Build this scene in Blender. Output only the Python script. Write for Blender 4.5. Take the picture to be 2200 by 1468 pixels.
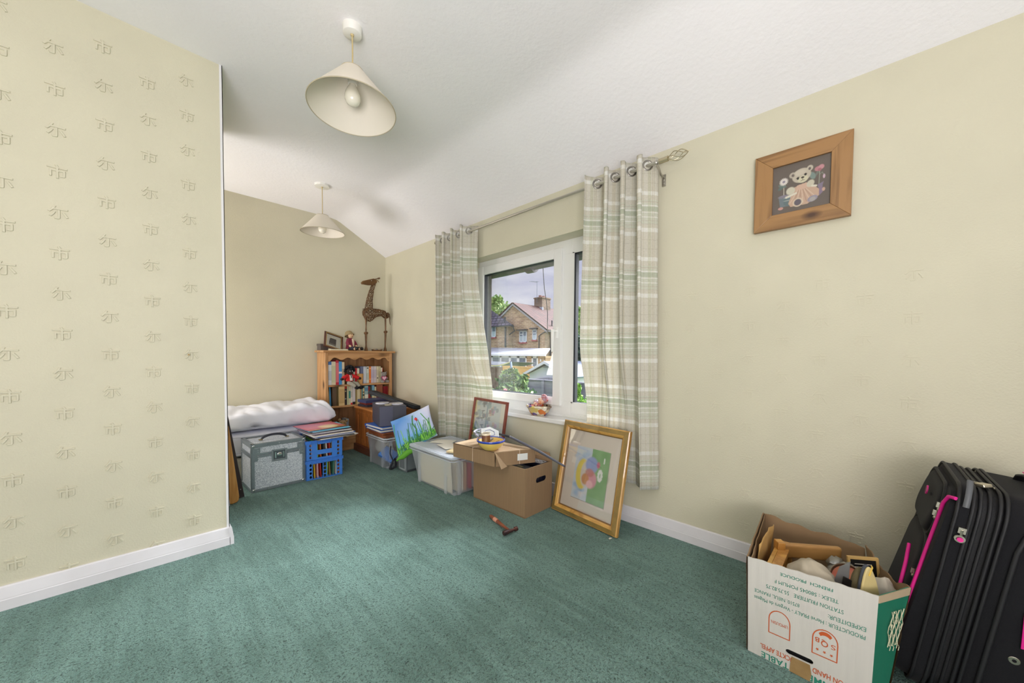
# A bedroom corner with stored boxes, books and pictures, seen towards the window wall.
# World axes: x runs towards the window wall, y along it, z up; the camera stands at x=0, y=0, 1 m above the carpet.
import bpy, bmesh, math, random
from mathutils import Vector, Matrix, Euler, noise
R=random.Random(7)
pi=math.pi; sin=math.sin; cos=math.cos
sc=bpy.context.scene
for o in list(bpy.data.objects): bpy.data.objects.remove(o)
col=sc.collection
def S(r,g=None,b=None,a=1.0):
    if isinstance(r,(tuple,list)): r,g,b=r[:3]
    f=lambda c:(c/255/12.92 if c<=10.3 else ((c/255+.055)/1.055)**2.4)
    return (f(r),f(g),f(b),a)
# ---------------------------------------------------------------- camera
YAW,PIT,ROL=0.797529,0.0309788,0.00765217
fw=Vector((sin(YAW)*cos(PIT),cos(YAW)*cos(PIT),-sin(PIT))); rr=Vector((cos(YAW),-sin(YAW),0)); uu=rr.cross(fw)
r2=cos(ROL)*rr+sin(ROL)*uu; u2=-sin(ROL)*rr+cos(ROL)*uu
cam=bpy.data.cameras.new('camera'); camo=bpy.data.objects.new('camera',cam); col.objects.link(camo)
cam.sensor_width=36; cam.sensor_fit='HORIZONTAL'; cam.lens=783.527/2200*36; cam.shift_y=(788.774-734)/2200
cam.clip_start=.03; cam.clip_end=500
camo.matrix_world=Matrix(((r2.x,u2.x,-fw.x,0),(r2.y,u2.y,-fw.y,0),(r2.z,u2.z,-fw.z,1.0),(0,0,0,1)))
sc.camera=camo
# ---------------------------------------------------------------- exposure
sc.view_settings.view_transform='Standard'; sc.view_settings.look='None'
sc.view_settings.gamma=1; sc.view_settings.use_curve_mapping=False; sc.view_settings.exposure=-0.10
sc.cycles.max_bounces=10; sc.cycles.diffuse_bounces=7; sc.cycles.transparent_max_bounces=16
sc.cycles.caustics_reflective=False; sc.cycles.caustics_refractive=False; sc.cycles.sample_clamp_indirect=6
# ---------------------------------------------------------------- sky: broken cloud, brighter overhead
w=bpy.data.worlds.new('sky'); sc.world=w; w.use_nodes=True; nt=w.node_tree; nt.nodes.clear()
N=nt.nodes.new; L=nt.links.new
tc=N('ShaderNodeTexCoord'); mp=N('ShaderNodeMapping'); mp.inputs['Scale'].default_value=(1,1,3.2)
no=N('ShaderNodeTexNoise'); no.inputs['Scale'].default_value=3.0; no.inputs['Detail'].default_value=6; no.inputs['Roughness'].default_value=.55
cr=N('ShaderNodeValToRGB'); cr.color_ramp.elements[0].position=.40; cr.color_ramp.elements[0].color=S(190,194,222)
cr.color_ramp.elements[1].position=.62; cr.color_ramp.elements[1].color=S(232,234,245)
sx=N('ShaderNodeSeparateXYZ'); mr=N('ShaderNodeMapRange'); mr.inputs['From Min'].default_value=.30; mr.inputs['From Max'].default_value=.75
mr.inputs['To Min'].default_value=1.0; mr.inputs['To Max'].default_value=3.2
bg=N('ShaderNodeBackground'); ow=N('ShaderNodeOutputWorld')
L(tc.outputs['Generated'],mp.inputs[0]); L(mp.outputs[0],no.inputs[0]); L(no.outputs['Fac'],cr.inputs[0]); L(cr.outputs[0],bg.inputs[0])
L(tc.outputs['Generated'],sx.inputs[0]); L(sx.outputs['Z'],mr.inputs['Value']); L(mr.outputs[0],bg.inputs['Strength']); L(bg.outputs[0],ow.inputs[0])
# ---------------------------------------------------------------- veiled sun behind thin cloud, shining in through the window
def lamp(name,typ,loc,direction,energy,color,**k):
    l=bpy.data.lights.new(name,typ); l.energy=energy; l.color=color
    for a,b in k.items(): setattr(l,a,b)
    o=bpy.data.objects.new(name,l); col.objects.link(o); o.location=loc
    o.rotation_euler=Vector(direction).to_track_quat('-Z','Y').to_euler(); return o
EL=math.radians(38)
lamp('sun','SUN',(30,1,20),(-cos(EL),.05,-sin(EL)),13.0,(.90,.96,1.0),angle=math.radians(30))
lamp('sky_fill','SUN',(30,-8,9),(-1,.38,-.20),8.0,(.98,.98,1.0),angle=math.radians(95))  # added second sun lamp, fills the far end and rakes the left wall
# added unseen fill lamps: one at the ceiling, one each from rear and alcove
lamp('ceiling_fill','AREA',(-.9,-.75,.8),(.42,.68,1),90,(1.0,.965,.965),shape='RECTANGLE',size=1.4,size_y=1.2)
lamp('rear_fill','AREA',(-.35,-1.62,1.5),(.12,1,.05),8,(1.0,.965,.95),shape='RECTANGLE',size=1.9,size_y=1.3)
lamp('alcove_fill','AREA',(-.95,3.62,1.35),(1,-.05,.45),54,(1.0,.965,.95),shape='RECTANGLE',size=.9,size_y=1.5)
# ================================================================ materials
MC={}
def mat(name,c,rough=.6,var=.0,vs=6,bump=0,bs=60,metal=0,spec=.5,c2=None,stretch=(1,1,1),trans=0,alpha=1,coat=0,detail=3,sheen=0):
    if name in MC: return MC[name]
    m=bpy.data.materials.new(name); m.use_nodes=True; nt=m.node_tree; N=nt.nodes.new; L=nt.links.new
    p=nt.nodes['Principled BSDF']; c=S(c); p.inputs['Base Color'].default_value=c
    p.inputs['Roughness'].default_value=rough; p.inputs['Metallic'].default_value=metal
    p.inputs['Specular IOR Level'].default_value=spec; p.inputs['Coat Weight'].default_value=coat
    p.inputs['Sheen Weight'].default_value=sheen; p.inputs['Alpha'].default_value=alpha
    if trans: p.inputs['Transmission Weight'].default_value=trans; p.inputs['IOR'].default_value=1.3
    if var or c2 or bump:
        tc=N('ShaderNodeTexCoord'); mp=N('ShaderNodeMapping'); mp.inputs['Scale'].default_value=stretch; L(tc.outputs['Object'],mp.inputs[0])
    if var or c2:
        n=N('ShaderNodeTexNoise'); n.inputs['Scale'].default_value=vs; n.inputs['Detail'].default_value=detail; L(mp.outputs[0],n.inputs[0])
        r=N('ShaderNodeValToRGB'); r.color_ramp.elements[0].position=.3; r.color_ramp.elements[1].position=.7
        if c2: a,b=c,S(c2)
        else: a=tuple(x*(1-var) for x in c[:3])+(1,); b=tuple(min(1,x*(1+var)) for x in c[:3])+(1,)
        r.color_ramp.elements[0].color=a; r.color_ramp.elements[1].color=b
        L(n.outputs['Fac'],r.inputs[0]); L(r.outputs[0],p.inputs['Base Color'])
    if bump:
        n=N('ShaderNodeTexNoise'); n.inputs['Scale'].default_value=bs; n.inputs['Detail'].default_value=4; L(mp.outputs[0],n.inputs[0])
        b=N('ShaderNodeBump'); b.inputs['Strength'].default_value=min(1,bump); b.inputs['Distance'].default_value=.002*max(1,bump); L(n.outputs['Fac'],b.inputs['Height']); L(b.outputs[0],p.inputs['Normal'])
    MC[name]=m; return m
def wood(name,c,c2,axis=2,scale=9,rough=.45,knots=0,coat=.15):
    if name in MC: return MC[name]
    m=bpy.data.materials.new(name); m.use_nodes=True; nt=m.node_tree; N=nt.nodes.new; L=nt.links.new
    p=nt.nodes['Principled BSDF']; p.inputs['Roughness'].default_value=rough; p.inputs['Coat Weight'].default_value=coat
    tc=N('ShaderNodeTexCoord'); mp=N('ShaderNodeMapping'); s=[1,1,1]; s[axis]=.09; mp.inputs['Scale'].default_value=s
    L(tc.outputs['Object'],mp.inputs[0])
    n=N('ShaderNodeTexNoise'); n.inputs['Scale'].default_value=scale; n.inputs['Detail'].default_value=8; n.inputs['Distortion'].default_value=.6; L(mp.outputs[0],n.inputs[0])
    ws=N('ShaderNodeMath'); ws.operation='MULTIPLY'; ws.inputs[1].default_value=9; L(n.outputs['Fac'],ws.inputs[0])
    fr=N('ShaderNodeMath'); fr.operation='PINGPONG'; fr.inputs[1].default_value=1; L(ws.outputs[0],fr.inputs[0])
    r=N('ShaderNodeValToRGB'); r.color_ramp.elements[0].color=S(c2); r.color_ramp.elements[1].color=S(c); r.color_ramp.elements[0].position=.0; r.color_ramp.elements[1].position=.75
    L(fr.outputs[0],r.inputs[0]); out=r.outputs[0]
    if knots:
        v=N('ShaderNodeTexVoronoi'); v.inputs['Scale'].default_value=knots; mk=N('ShaderNodeMapping'); s=[1,1,1]; s[axis]=.55; mk.inputs['Scale'].default_value=s
        L(tc.outputs['Object'],mk.inputs[0]); L(mk.outputs[0],v.inputs[0])
        kr=N('ShaderNodeValToRGB'); kr.color_ramp.elements[0].position=.05; kr.color_ramp.elements[0].color=(1,1,1,1); kr.color_ramp.elements[1].position=.16; kr.color_ramp.elements[1].color=(0,0,0,1)
        L(v.outputs['Distance'],kr.inputs[0]); mx=N('ShaderNodeMix'); mx.data_type='RGBA'; L(kr.outputs[0],mx.inputs['Factor']); L(out,mx.inputs['A']); mx.inputs['B'].default_value=S(70,42,22); out=mx.outputs['Result']
    L(out,p.inputs['Base Color']); MC[name]=m; return m
def bricks(name,c1,c2,mortar,bw=.225,rh=.075,ms=.01,rot=(0,0,0),rough=.85,off=.5,bump=.6):
    if name in MC: return MC[name]
    m=bpy.data.materials.new(name); m.use_nodes=True; nt=m.node_tree; N=nt.nodes.new; L=nt.links.new
    p=nt.nodes['Principled BSDF']; p.inputs['Roughness'].default_value=rough
    tc=N('ShaderNodeTexCoord'); mp=N('ShaderNodeMapping'); mp.inputs['Rotation'].default_value=rot; L(tc.outputs['Object'],mp.inputs[0])
    b=N('ShaderNodeTexBrick'); b.offset=off; b.inputs['Scale'].default_value=1; b.inputs['Brick Width'].default_value=bw; b.inputs['Row Height'].default_value=rh; b.inputs['Mortar Size'].default_value=ms
    b.inputs['Color1'].default_value=S(c1); b.inputs['Color2'].default_value=S(c2); b.inputs['Mortar'].default_value=S(mortar); L(mp.outputs[0],b.inputs[0])
    n=N('ShaderNodeTexNoise'); n.inputs['Scale'].default_value=1.2; n.inputs['Detail'].default_value=5; L(mp.outputs[0],n.inputs[0])
    mx=N('ShaderNodeMix'); mx.data_type='RGBA'; mx.blend_type='MULTIPLY'; mx.inputs['Factor'].default_value=.55; L(b.outputs['Color'],mx.inputs['A'])
    rp=N('ShaderNodeValToRGB'); rp.color_ramp.elements[0].position=.35; rp.color_ramp.elements[0].color=(.55,.5,.45,1); rp.color_ramp.elements[1].position=.6; L(n.outputs['Fac'],rp.inputs[0]); L(rp.outputs[0],mx.inputs['B'])
    L(mx.outputs['Result'],p.inputs['Base Color'])
    bp=N('ShaderNodeBump'); bp.inputs['Strength'].default_value=bump; bp.inputs['Distance'].default_value=.01; bp.invert=True; L(b.outputs['Fac'],bp.inputs['Height']); L(bp.outputs[0],p.inputs['Normal'])
    MC[name]=m; return m
def glass(name='window_glass',tint=(1,1,1),refl=.06):
    if name in MC: return MC[name]
    m=bpy.data.materials.new(name); m.use_nodes=True; nt=m.node_tree; nt.nodes.clear(); N=nt.nodes.new; L=nt.links.new
    t=N('ShaderNodeBsdfTransparent'); t.inputs[0].default_value=(*tint,1); g=N('ShaderNodeBsdfGlossy'); g.inputs['Roughness'].default_value=.02
    f=N('ShaderNodeLayerWeight'); f.inputs[0].default_value=.25; ml=N('ShaderNodeMath'); ml.operation='MULTIPLY'; ml.inputs[1].default_value=.5; L(f.outputs['Fresnel'],ml.inputs[0])
    ad=N('ShaderNodeMath'); ad.operation='ADD'; ad.inputs[1].default_value=refl*.3; L(ml.outputs[0],ad.inputs[0])
    x=N('ShaderNodeMixShader'); o=N('ShaderNodeOutputMaterial'); L(ad.outputs[0],x.inputs[0]); L(t.outputs[0],x.inputs[1]); L(g.outputs[0],x.inputs[2]); L(x.outputs[0],o.inputs[0])
    MC[name]=m; return m
def plastic(name,c,opacity=.35,rough=.35):
    """milky see-through plastic: a thin sheet that lets some light straight through"""
    if name in MC: return MC[name]
    m=bpy.data.materials.new(name); m.use_nodes=True; nt=m.node_tree; nt.nodes.clear(); N=nt.nodes.new; L=nt.links.new
    t=N('ShaderNodeBsdfTransparent'); t.inputs[0].default_value=S(250,251,252); p0=N('ShaderNodeBsdfPrincipled'); p0.inputs['Base Color'].default_value=S(c); p0.inputs['Roughness'].default_value=rough; tl=N('ShaderNodeBsdfTranslucent'); tl.inputs[0].default_value=S(c); p=N('ShaderNodeMixShader'); p.inputs[0].default_value=.45; L(p0.outputs[0],p.inputs[1]); L(tl.outputs[0],p.inputs[2])
    x=N('ShaderNodeMixShader'); x.inputs[0].default_value=opacity; o=N('ShaderNodeOutputMaterial')
    f=N('ShaderNodeLayerWeight'); f.inputs[0].default_value=.35; a=N('ShaderNodeMath'); a.operation='MULTIPLY_ADD'; a.inputs[1].default_value=.45; a.inputs[2].default_value=opacity; a.use_clamp=True
    L(f.outputs['Facing'],a.inputs[0]); L(a.outputs[0],x.inputs[0])
    L(t.outputs[0],x.inputs[1]); L(p.outputs[0],x.inputs[2]); L(x.outputs[0],o.inputs[0]); MC[name]=m; return m
def colattr(name,rough=.6,coat=0,bump=0):
    """a printed or painted surface whose pattern is stored as point colours"""
    if name in MC: return MC[name]
    m=bpy.data.materials.new(name); m.use_nodes=True; nt=m.node_tree; p=nt.nodes['Principled BSDF']; p.inputs['Roughness'].default_value=rough; p.inputs['Coat Weight'].default_value=coat
    a=nt.nodes.new('ShaderNodeVertexColor'); a.layer_name='print'; nt.links.new(a.outputs[0],p.inputs['Base Color'])
    MC[name]=m; return m
# ================================================================ mesh building
class G:
    def __init__(s): s.v=[];s.f=[];s.m=[];s.c=None
    def add(s,vs,fs,mi=0,T=None):
        b=len(s.v)
        for p in vs:
            p=Vector(p)
            if T is not None: p=T@p
            s.v.append(tuple(p))
        for f in fs: s.f.append(tuple(b+i for i in f)); s.m.append(mi)
        return s
    def box(s,x0,x1,y0,y1,z0,z1,mi=0,T=None):
        return s.add([(x0,y0,z0),(x1,y0,z0),(x1,y1,z0),(x0,y1,z0),(x0,y0,z1),(x1,y0,z1),(x1,y1,z1),(x0,y1,z1)],
            [(3,2,1,0),(4,5,6,7),(0,1,5,4),(1,2,6,5),(2,3,7,6),(3,0,4,7)],mi,T)
    def hexa(s,p,mi=0,T=None): # 8 points: bottom 4 (ccw from above), top 4
        return s.add(p,[(3,2,1,0),(4,5,6,7),(0,1,5,4),(1,2,6,5),(2,3,7,6),(3,0,4,7)],mi,T)
    def poly(s,pts,mi=0,T=None): return s.add(pts,[tuple(range(len(pts)))],mi,T)
    def prism(s,pts,d,mi=0,T=None): # pts: planar loop of 3d points, d: extrusion vector
        n=len(pts); d=Vector(d); vs=[Vector(p) for p in pts]+[Vector(p)+d for p in pts]
        nn=Vector((0,0,0))
        for i in range(n): nn+=vs[i].cross(vs[(i+1)%n])
        fs=[tuple(range(n)),tuple(range(2*n-1,n-1,-1))]+[(i,n+i,n+(i+1)%n,(i+1)%n) for i in range(n)]
        if nn.dot(d)>0: fs=[tuple(reversed(f)) for f in fs]
        return s.add(vs,fs,mi,T)
    def tube(s,path,r,n=8,mi=0,T=None,caps=True,flat=1):
        P=[Vector(p) for p in path]; k=len(P); vs=[];fs=[]; up=None
        for i in range(k):
            t=(P[min(i+1,k-1)]-P[max(i-1,0)]).normalized()
            if up is None:
                up=Vector((0,0,1)) if abs(t.z)<.9 else Vector((1,0,0))
            a=(up-t*up.dot(t)).normalized(); b=t.cross(a); up=a
            rad=r(i/(k-1)) if callable(r) else (r[i] if isinstance(r,(list,tuple)) else r)
            for j in range(n):
                q=2*pi*j/n; vs.append(P[i]+a*cos(q)*rad*flat+b*sin(q)*rad)
        for i in range(k-1):
            for j in range(n): fs.append((i*n+j,i*n+(j+1)%n,(i+1)*n+(j+1)%n,(i+1)*n+j))
        if caps: fs.append(tuple(range(n-1,-1,-1))); fs.append(tuple((k-1)*n+j for j in range(n)))
        return s.add(vs,fs,mi,T)
    def cyl(s,p0,p1,r,r1=None,n=16,mi=0,T=None,caps=True): return s.tube([p0,p1],[r,r if r1 is None else r1],n,mi,T,caps)
    def lathe(s,prof,n=32,mi=0,T=None,arc=2*pi,ex=1,ey=1):
        vs=[];fs=[];k=len(prof);cl=arc>=2*pi-1e-6; m=n if cl else n+1
        for i in range(m):
            a=arc*i/n
            for (r,z) in prof: vs.append((r*cos(a)*ex,r*sin(a)*ey,z))
        for i in range(n):
            j=(i+1)%m
            for q in range(k-1): fs.append((i*k+q,j*k+q,j*k+q+1,i*k+q+1))
        return s.add(vs,fs,mi,T)
    def ball(s,c,r,nu=16,nv=10,mi=0,T=None,fn=None,rot=None):
        if not isinstance(r,(tuple,list)): r=(r,r,r)
        vs=[];fs=[];M=rot.to_matrix() if rot else None
        for i in range(nv+1):
            th=pi*i/nv
            for j in range(nu):
                ph=2*pi*j/nu; d=Vector((sin(th)*cos(ph),sin(th)*sin(ph),cos(th))); k=fn(d) if fn else 1
                p=Vector((d.x*r[0],d.y*r[1],d.z*r[2]))*k
                if M: p=M@p
                vs.append(Vector(c)+p)
        for i in range(nv):
            for j in range(nu): fs.append((i*nu+j,(i+1)*nu+j,(i+1)*nu+(j+1)%nu,i*nu+(j+1)%nu))
        return s.add(vs,fs,mi,T)
    def grid(s,fn,nu,nv,mi=0,T=None):
        vs=[fn(i/nu,j/nv) for j in range(nv+1) for i in range(nu+1)]; w=nu+1
        fs=[(j*w+i,j*w+i+1,(j+1)*w+i+1,(j+1)*w+i) for j in range(nv) for i in range(nu)]
        return s.add(vs,fs,mi,T)
    def text(s,txt,size,T,mi=0,depth=0,bev=0,width=None,align='LEFT',res=3,shear=0,off=0):
        """lettering lying in the local xy plane, placed by T; width squeezes or stretches the line to that length"""
        c=bpy.data.curves.new('lettering','FONT'); c.body=txt; c.size=size; c.extrude=depth; c.bevel_depth=bev; c.bevel_resolution=1; c.align_x=align; c.resolution_u=res; c.shear=shear; c.offset=off
        o=bpy.data.objects.new('lettering',c); col.objects.link(o); bpy.context.view_layer.update()
        me=bpy.data.meshes.new_from_object(o.evaluated_get(bpy.context.evaluated_depsgraph_get()))
        vs=[v.co.copy() for v in me.vertices]; fs=[tuple(p.vertices) for p in me.polygons]
        bpy.data.objects.remove(o); bpy.data.curves.remove(c); bpy.data.meshes.remove(me)
        if width and vs:
            x0=min(v.x for v in vs); x1=max(v.x for v in vs); k=width/max(1e-6,x1-x0)
            for v in vs: v.x=(v.x-x0)*k
        return s.add(vs,fs,mi,T)
    def cut(s,nx,ny):
        """slice the faces along even x and y lines so that a flat panel can follow a warped surface"""
        bm=bmesh.new(); vs=[bm.verts.new(p) for p in s.v]
        for f,m in zip(s.f,s.m):
            q=bm.faces.new([vs[i] for i in f]); q.material_index=m
        for k,n in ((0,nx),(1,ny)):
            for i in range(1,n):
                co=[0,0,0]; co[k]=i/n; no=[0,0,0]; no[k]=1
                bmesh.ops.bisect_plane(bm,geom=bm.verts[:]+bm.edges[:]+bm.faces[:],plane_co=co,plane_no=no,dist=1e-7)
        bm.verts.index_update(); s.v=[tuple(v.co) for v in bm.verts]; s.f=[tuple(v.index for v in f.verts) for f in bm.faces]; s.m=[f.material_index for f in bm.faces]; bm.free(); return s
    def build(s,name,mats,parent=None,smooth=0,bevel=0,seg=2,sub=0,solid=0,loc=None):
        me=bpy.data.meshes.new(name); me.from_pydata(s.v,[],s.f); me.update()
        if not isinstance(mats,(list,tuple)): mats=[mats]
        for m in mats: me.materials.append(m)
        if len(mats)>1: me.polygons.foreach_set('material_index',s.m)
        if s.c is not None:
            ca=me.color_attributes.new('print','FLOAT_COLOR','POINT')
            fl=[]
            for i in range(len(s.v)): fl.extend(s.c[i] if i<len(s.c) else (1,1,1,1))
            ca.data.foreach_set('color',fl)
        if smooth:
            me.polygons.foreach_set('use_smooth',[True]*len(me.polygons))
            if smooth<180: me.set_sharp_from_angle(angle=math.radians(smooth))
        o=bpy.data.objects.new(name,me); col.objects.link(o)
        if parent is not None: o.parent=parent
        if loc is not None: o.location=loc
        if solid: q=o.modifiers.new('thickness','SOLIDIFY'); q.thickness=solid; q.offset=0
        if bevel:
            q=o.modifiers.new('bevel','BEVEL'); q.width=bevel; q.segments=seg; q.limit_method='ANGLE'; q.angle_limit=math.radians(40); q.harden_normals=False
        if sub: q=o.modifiers.new('sub','SUBSURF'); q.levels=sub; q.render_levels=sub
        return o
def thing(name,label,cat,loc=(0,0,0),rz=0,group=None):
    o=bpy.data.objects.new(name,None); o.empty_display_size=.05; col.objects.link(o); o.location=loc; o.rotation_euler=(0,0,rz)
    o['label']=label; o['category']=cat
    if group: o['group']=group
    return o
def tag(o,label,cat,group=None,kind=None):
    o['label']=label; o['category']=cat
    if group: o['group']=group
    if kind: o['kind']=kind
    return o
def struct(o,label=None,cat=None):
    o['kind']='structure'
    if label: o['label']=label
    if cat: o['category']=cat
    return o
def TR(loc,rx=0,ry=0,rz=0,s=1): return Matrix.Translation(loc)@Euler((rx,ry,rz)).to_matrix().to_4x4()@Matrix.Scale(s,4)
def frameT(o,ux,uy): # local xy plane spanned by ux,uy at o
    ux=Vector(ux).normalized(); uy=Vector(uy); uy=(uy-ux*uy.dot(ux)).normalized(); uz=ux.cross(uy)
    return Matrix(((ux.x,uy.x,uz.x,o[0]),(ux.y,uy.y,uz.y,o[1]),(ux.z,uy.z,uz.z,o[2]),(0,0,0,1)))
def lerp(a,b,t): return a+(b-a)*t
def smooth(a,b,x): t=max(0,min(1,(x-a)/(b-a))); return t*t*(3-2*t)
class Canvas:
    """a small painting held as an array of colours, later stored on the points of a picture mesh"""
    def __init__(s,w,h,bg): s.w=w;s.h=h;s.p=[[S(bg) for _ in range(w)] for _ in range(h)]; s.asp=w/h
    def each(s,x0,x1,y0,y1,fn,c,a=1): # fn(u,v)->coverage, u,v in 0..1, v upwards
        c=S(c)
        for j in range(max(0,int(y0*s.h)-1),min(s.h,int(y1*s.h)+2)):
            for i in range(max(0,int(x0*s.w)-1),min(s.w,int(x1*s.w)+2)):
                k=fn((i+.5)/s.w,(j+.5)/s.h)*a
                if k>0:
                    k=min(1,k); q=s.p[j][i]; s.p[j][i]=tuple(q[n]*(1-k)+c[n]*k for n in range(3))+(1,)
        return s
    def ell(s,cx,cy,rx,ry,c,a=1,soft=.12,rot=0):
        m=max(rx,ry*1.0)*1.15+.01; cr,sr=cos(rot),sin(rot); A=s.asp
        def fn(u,v):
            x=(u-cx)*A;y=v-cy; X=(x*cr+y*sr)/(rx*A);Y=(-x*sr+y*cr)/ry; d=math.sqrt(X*X+Y*Y)
            return max(0,min(1,(1-d)/soft+.5))
        M=max(rx,ry/A,rx*A,ry)+.02
        return s.each(cx-M,cx+M,cy-M,cy+M,fn,c,a)
    def pol(s,pts,c,a=1):
        xs=[p[0] for p in pts];ys=[p[1] for p in pts];n=len(pts)
        def fn(u,v):
            ins=False
            for i in range(n):
                x1,y1=pts[i];x2,y2=pts[(i+1)%n]
                if (y1>v)!=(y2>v) and u<(x2-x1)*(v-y1)/(y2-y1)+x1: ins=not ins
            return 1 if ins else 0
        return s.each(min(xs),max(xs),min(ys),max(ys),fn,c,a)
    def tone(s,k,sat):
        """mute a painting's pigments"""
        for row in s.p:
            for i,q in enumerate(row): m=(q[0]+q[1]+q[2])/3; row[i]=tuple((m+(c-m)*sat)*k for c in q[:3])+(1,)
        return s
    def line(s,pts,w,c,a=1):
        A=s.asp
        for k in range(len(pts)-1):
            (x1,y1),(x2,y2)=pts[k],pts[k+1]; dx=(x2-x1)*A;dy=y2-y1; LL=dx*dx+dy*dy+1e-12
            def fn(u,v):
                px=(u-x1)*A;py=v-y1; t=max(0,min(1,(px*dx+py*dy)/LL)); d=math.hypot(px-dx*t,py-dy*t); return max(0,min(1,(w-d)/(.35*w+.3/s.h)+.5))
            s.each(min(x1,x2)-w/A,max(x1,x2)+w/A,min(y1,y2)-w,max(y1,y2)+w,fn,c,a)
        return s
    def onto(s,g,fn): # fn(u,v)->3d
        b=len(g.v); g.grid(lambda u,v:fn(u,v),s.w-1,s.h-1)
        if g.c is None: g.c=[(1,1,1,1)]*b
        g.c+= [(1,1,1,1)]*(b-len(g.c))
        for j in range(s.h):
            for i in range(s.w): g.c.append(s.p[j][i])
        return g
# ================================================================ room shell
W,D,LY,XE,HC,HW,XK=2.0683,4.1328,2.3792,.3179,2.454,2.150,1.55
XL,YR=-1.9,-1.7           # left and rear limits of the room behind the camera
M_wall=mat('cream_wallpaper',(202,197,176),.75,var=.03,vs=3,bump=.55,bs=150,detail=2)
M_ceil=mat('white_ceiling',(238,236,240),.9,var=.015,vs=2,bump=.9,bs=45)
M_white=mat('white_gloss_paint',(222,221,224),.35,coat=.2,var=.02,vs=8)
M_upvc=mat('white_upvc',(226,226,226),.3,coat=.2)
def carpet():
    m=bpy.data.materials.new('green_pile_carpet'); m.use_nodes=True; nt=m.node_tree; N=nt.nodes.new; L=nt.links.new
    p=nt.nodes['Principled BSDF']; p.inputs['Roughness'].default_value=.95; p.inputs['Specular IOR Level'].default_value=.1; p.inputs['Sheen Weight'].default_value=.35; p.inputs['Sheen Roughness'].default_value=.6
    p.inputs['Sheen Tint'].default_value=(.7,.9,.85,1)
    tc=N('ShaderNodeTexCoord'); mp=N('ShaderNodeMapping'); L(tc.outputs['Object'],mp.inputs[0])
    def noise_(s,d,dist=0,src=mp):
        n=N('ShaderNodeTexNoise'); n.inputs['Scale'].default_value=s; n.inputs['Detail'].default_value=d; n.inputs['Distortion'].default_value=dist; L(src.outputs[0],n.inputs[0]); return n
    a=noise_(140,3,1.2); st=N('ShaderNodeMapping'); st.inputs['Rotation'].default_value=(0,0,.75); st.inputs['Scale'].default_value=(1,.12,1); L(tc.outputs['Object'],st.inputs[0])
    b=noise_(22,4,.3,st); c=noise_(3.5,3,.5)
    r=N('ShaderNodeValToRGB'); e=r.color_ramp.elements; e[0].position=.33; e[0].color=S(44,66,60); e[1].position=.50; e[1].color=S(116,150,142); L(a.outputs['Fac'],r.inputs[0])
    r2=N('ShaderNodeValToRGB'); r2.color_ramp.elements[0].position=.40; r2.color_ramp.elements[0].color=(.66,.71,.69,1); r2.color_ramp.elements[1].position=.56; r2.color_ramp.elements[1].color=(1,1,1,1)
    mxn=N('ShaderNodeMath'); mxn.operation='MULTIPLY_ADD'; mxn.inputs[1].default_value=.5; L(b.outputs['Fac'],mxn.inputs[0]); hf=N('ShaderNodeMath'); hf.operation='MULTIPLY'; hf.inputs[1].default_value=.5; L(c.outputs['Fac'],hf.inputs[0]); L(hf.outputs[0],mxn.inputs[2]); L(mxn.outputs[0],r2.inputs[0])
    mx=N('ShaderNodeMix'); mx.data_type='RGBA'; mx.blend_type='MULTIPLY'; mx.inputs['Factor'].default_value=1; L(r.outputs[0],mx.inputs['A']); L(r2.outputs[0],mx.inputs['B']); L(mx.outputs['Result'],p.inputs['Base Color'])
    h=N('ShaderNodeMath'); h.operation='MULTIPLY_ADD'; h.inputs[1].default_value=.9; L(a.outputs['Fac'],h.inputs[0]); L(b.outputs['Fac'],h.inputs[2])
    bp=N('ShaderNodeBump'); bp.inputs['Strength'].default_value=1; bp.inputs['Distance'].default_value=.014; L(h.outputs[0],bp.inputs['Height']); L(bp.outputs[0],p.inputs['Normal'])
    return m
struct(G().box(XL,W,YR,D,-.06,0).build('floor',carpet()),'green cut pile carpet over the whole bedroom floor','carpet')
# ceiling: flat, then folding down towards the window wall
g=G(); pts=[(XL-.1,HC),(1.40,HC),(1.46,HC-.002),(1.51,HC-.009),(1.555,HC-.026),(1.62,HC-.062),(W+.05,HW-.03)]
pts=[(x,z) for x,z in pts]; k=(HW-(HC-.062))/(W-1.62); pts[-1]=(W+.05,HW+k*.05)
g.prism([(x,YR-.1,z) for x,z in pts]+[(W+.05,YR-.1,HC+.12),(XL-.1,YR-.1,HC+.12)],(0,D-YR+.2,0))
struct(g.build('ceiling',M_ceil,smooth=35),'white textured ceiling with a sloping strip above the window','ceiling')
def glyphs(g,o,ux,uy,cols,rows,z0,du=.1335,dz=.1645,skip=None,dep=.0016):
    """the raised character pattern of the wallpaper"""
    for i in cols:
        for r in rows:
            z=z0+(0 if i%2==0 else -.081)+dz*r
            ch='\u5e02' if (r%2==0)==((i//2)%2==0) else '\u5c13'
            u=du*i
            if skip and skip(u,z): continue
            T=frameT(Vector(o)+Vector(ux)*u+Vector(uy)*z,ux,uy)@Matrix.Translation((-.029,-.021,0))
            g.text(ch,.056,T,0,depth=dep,bev=dep*.8,res=2,off=-.0006)
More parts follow.
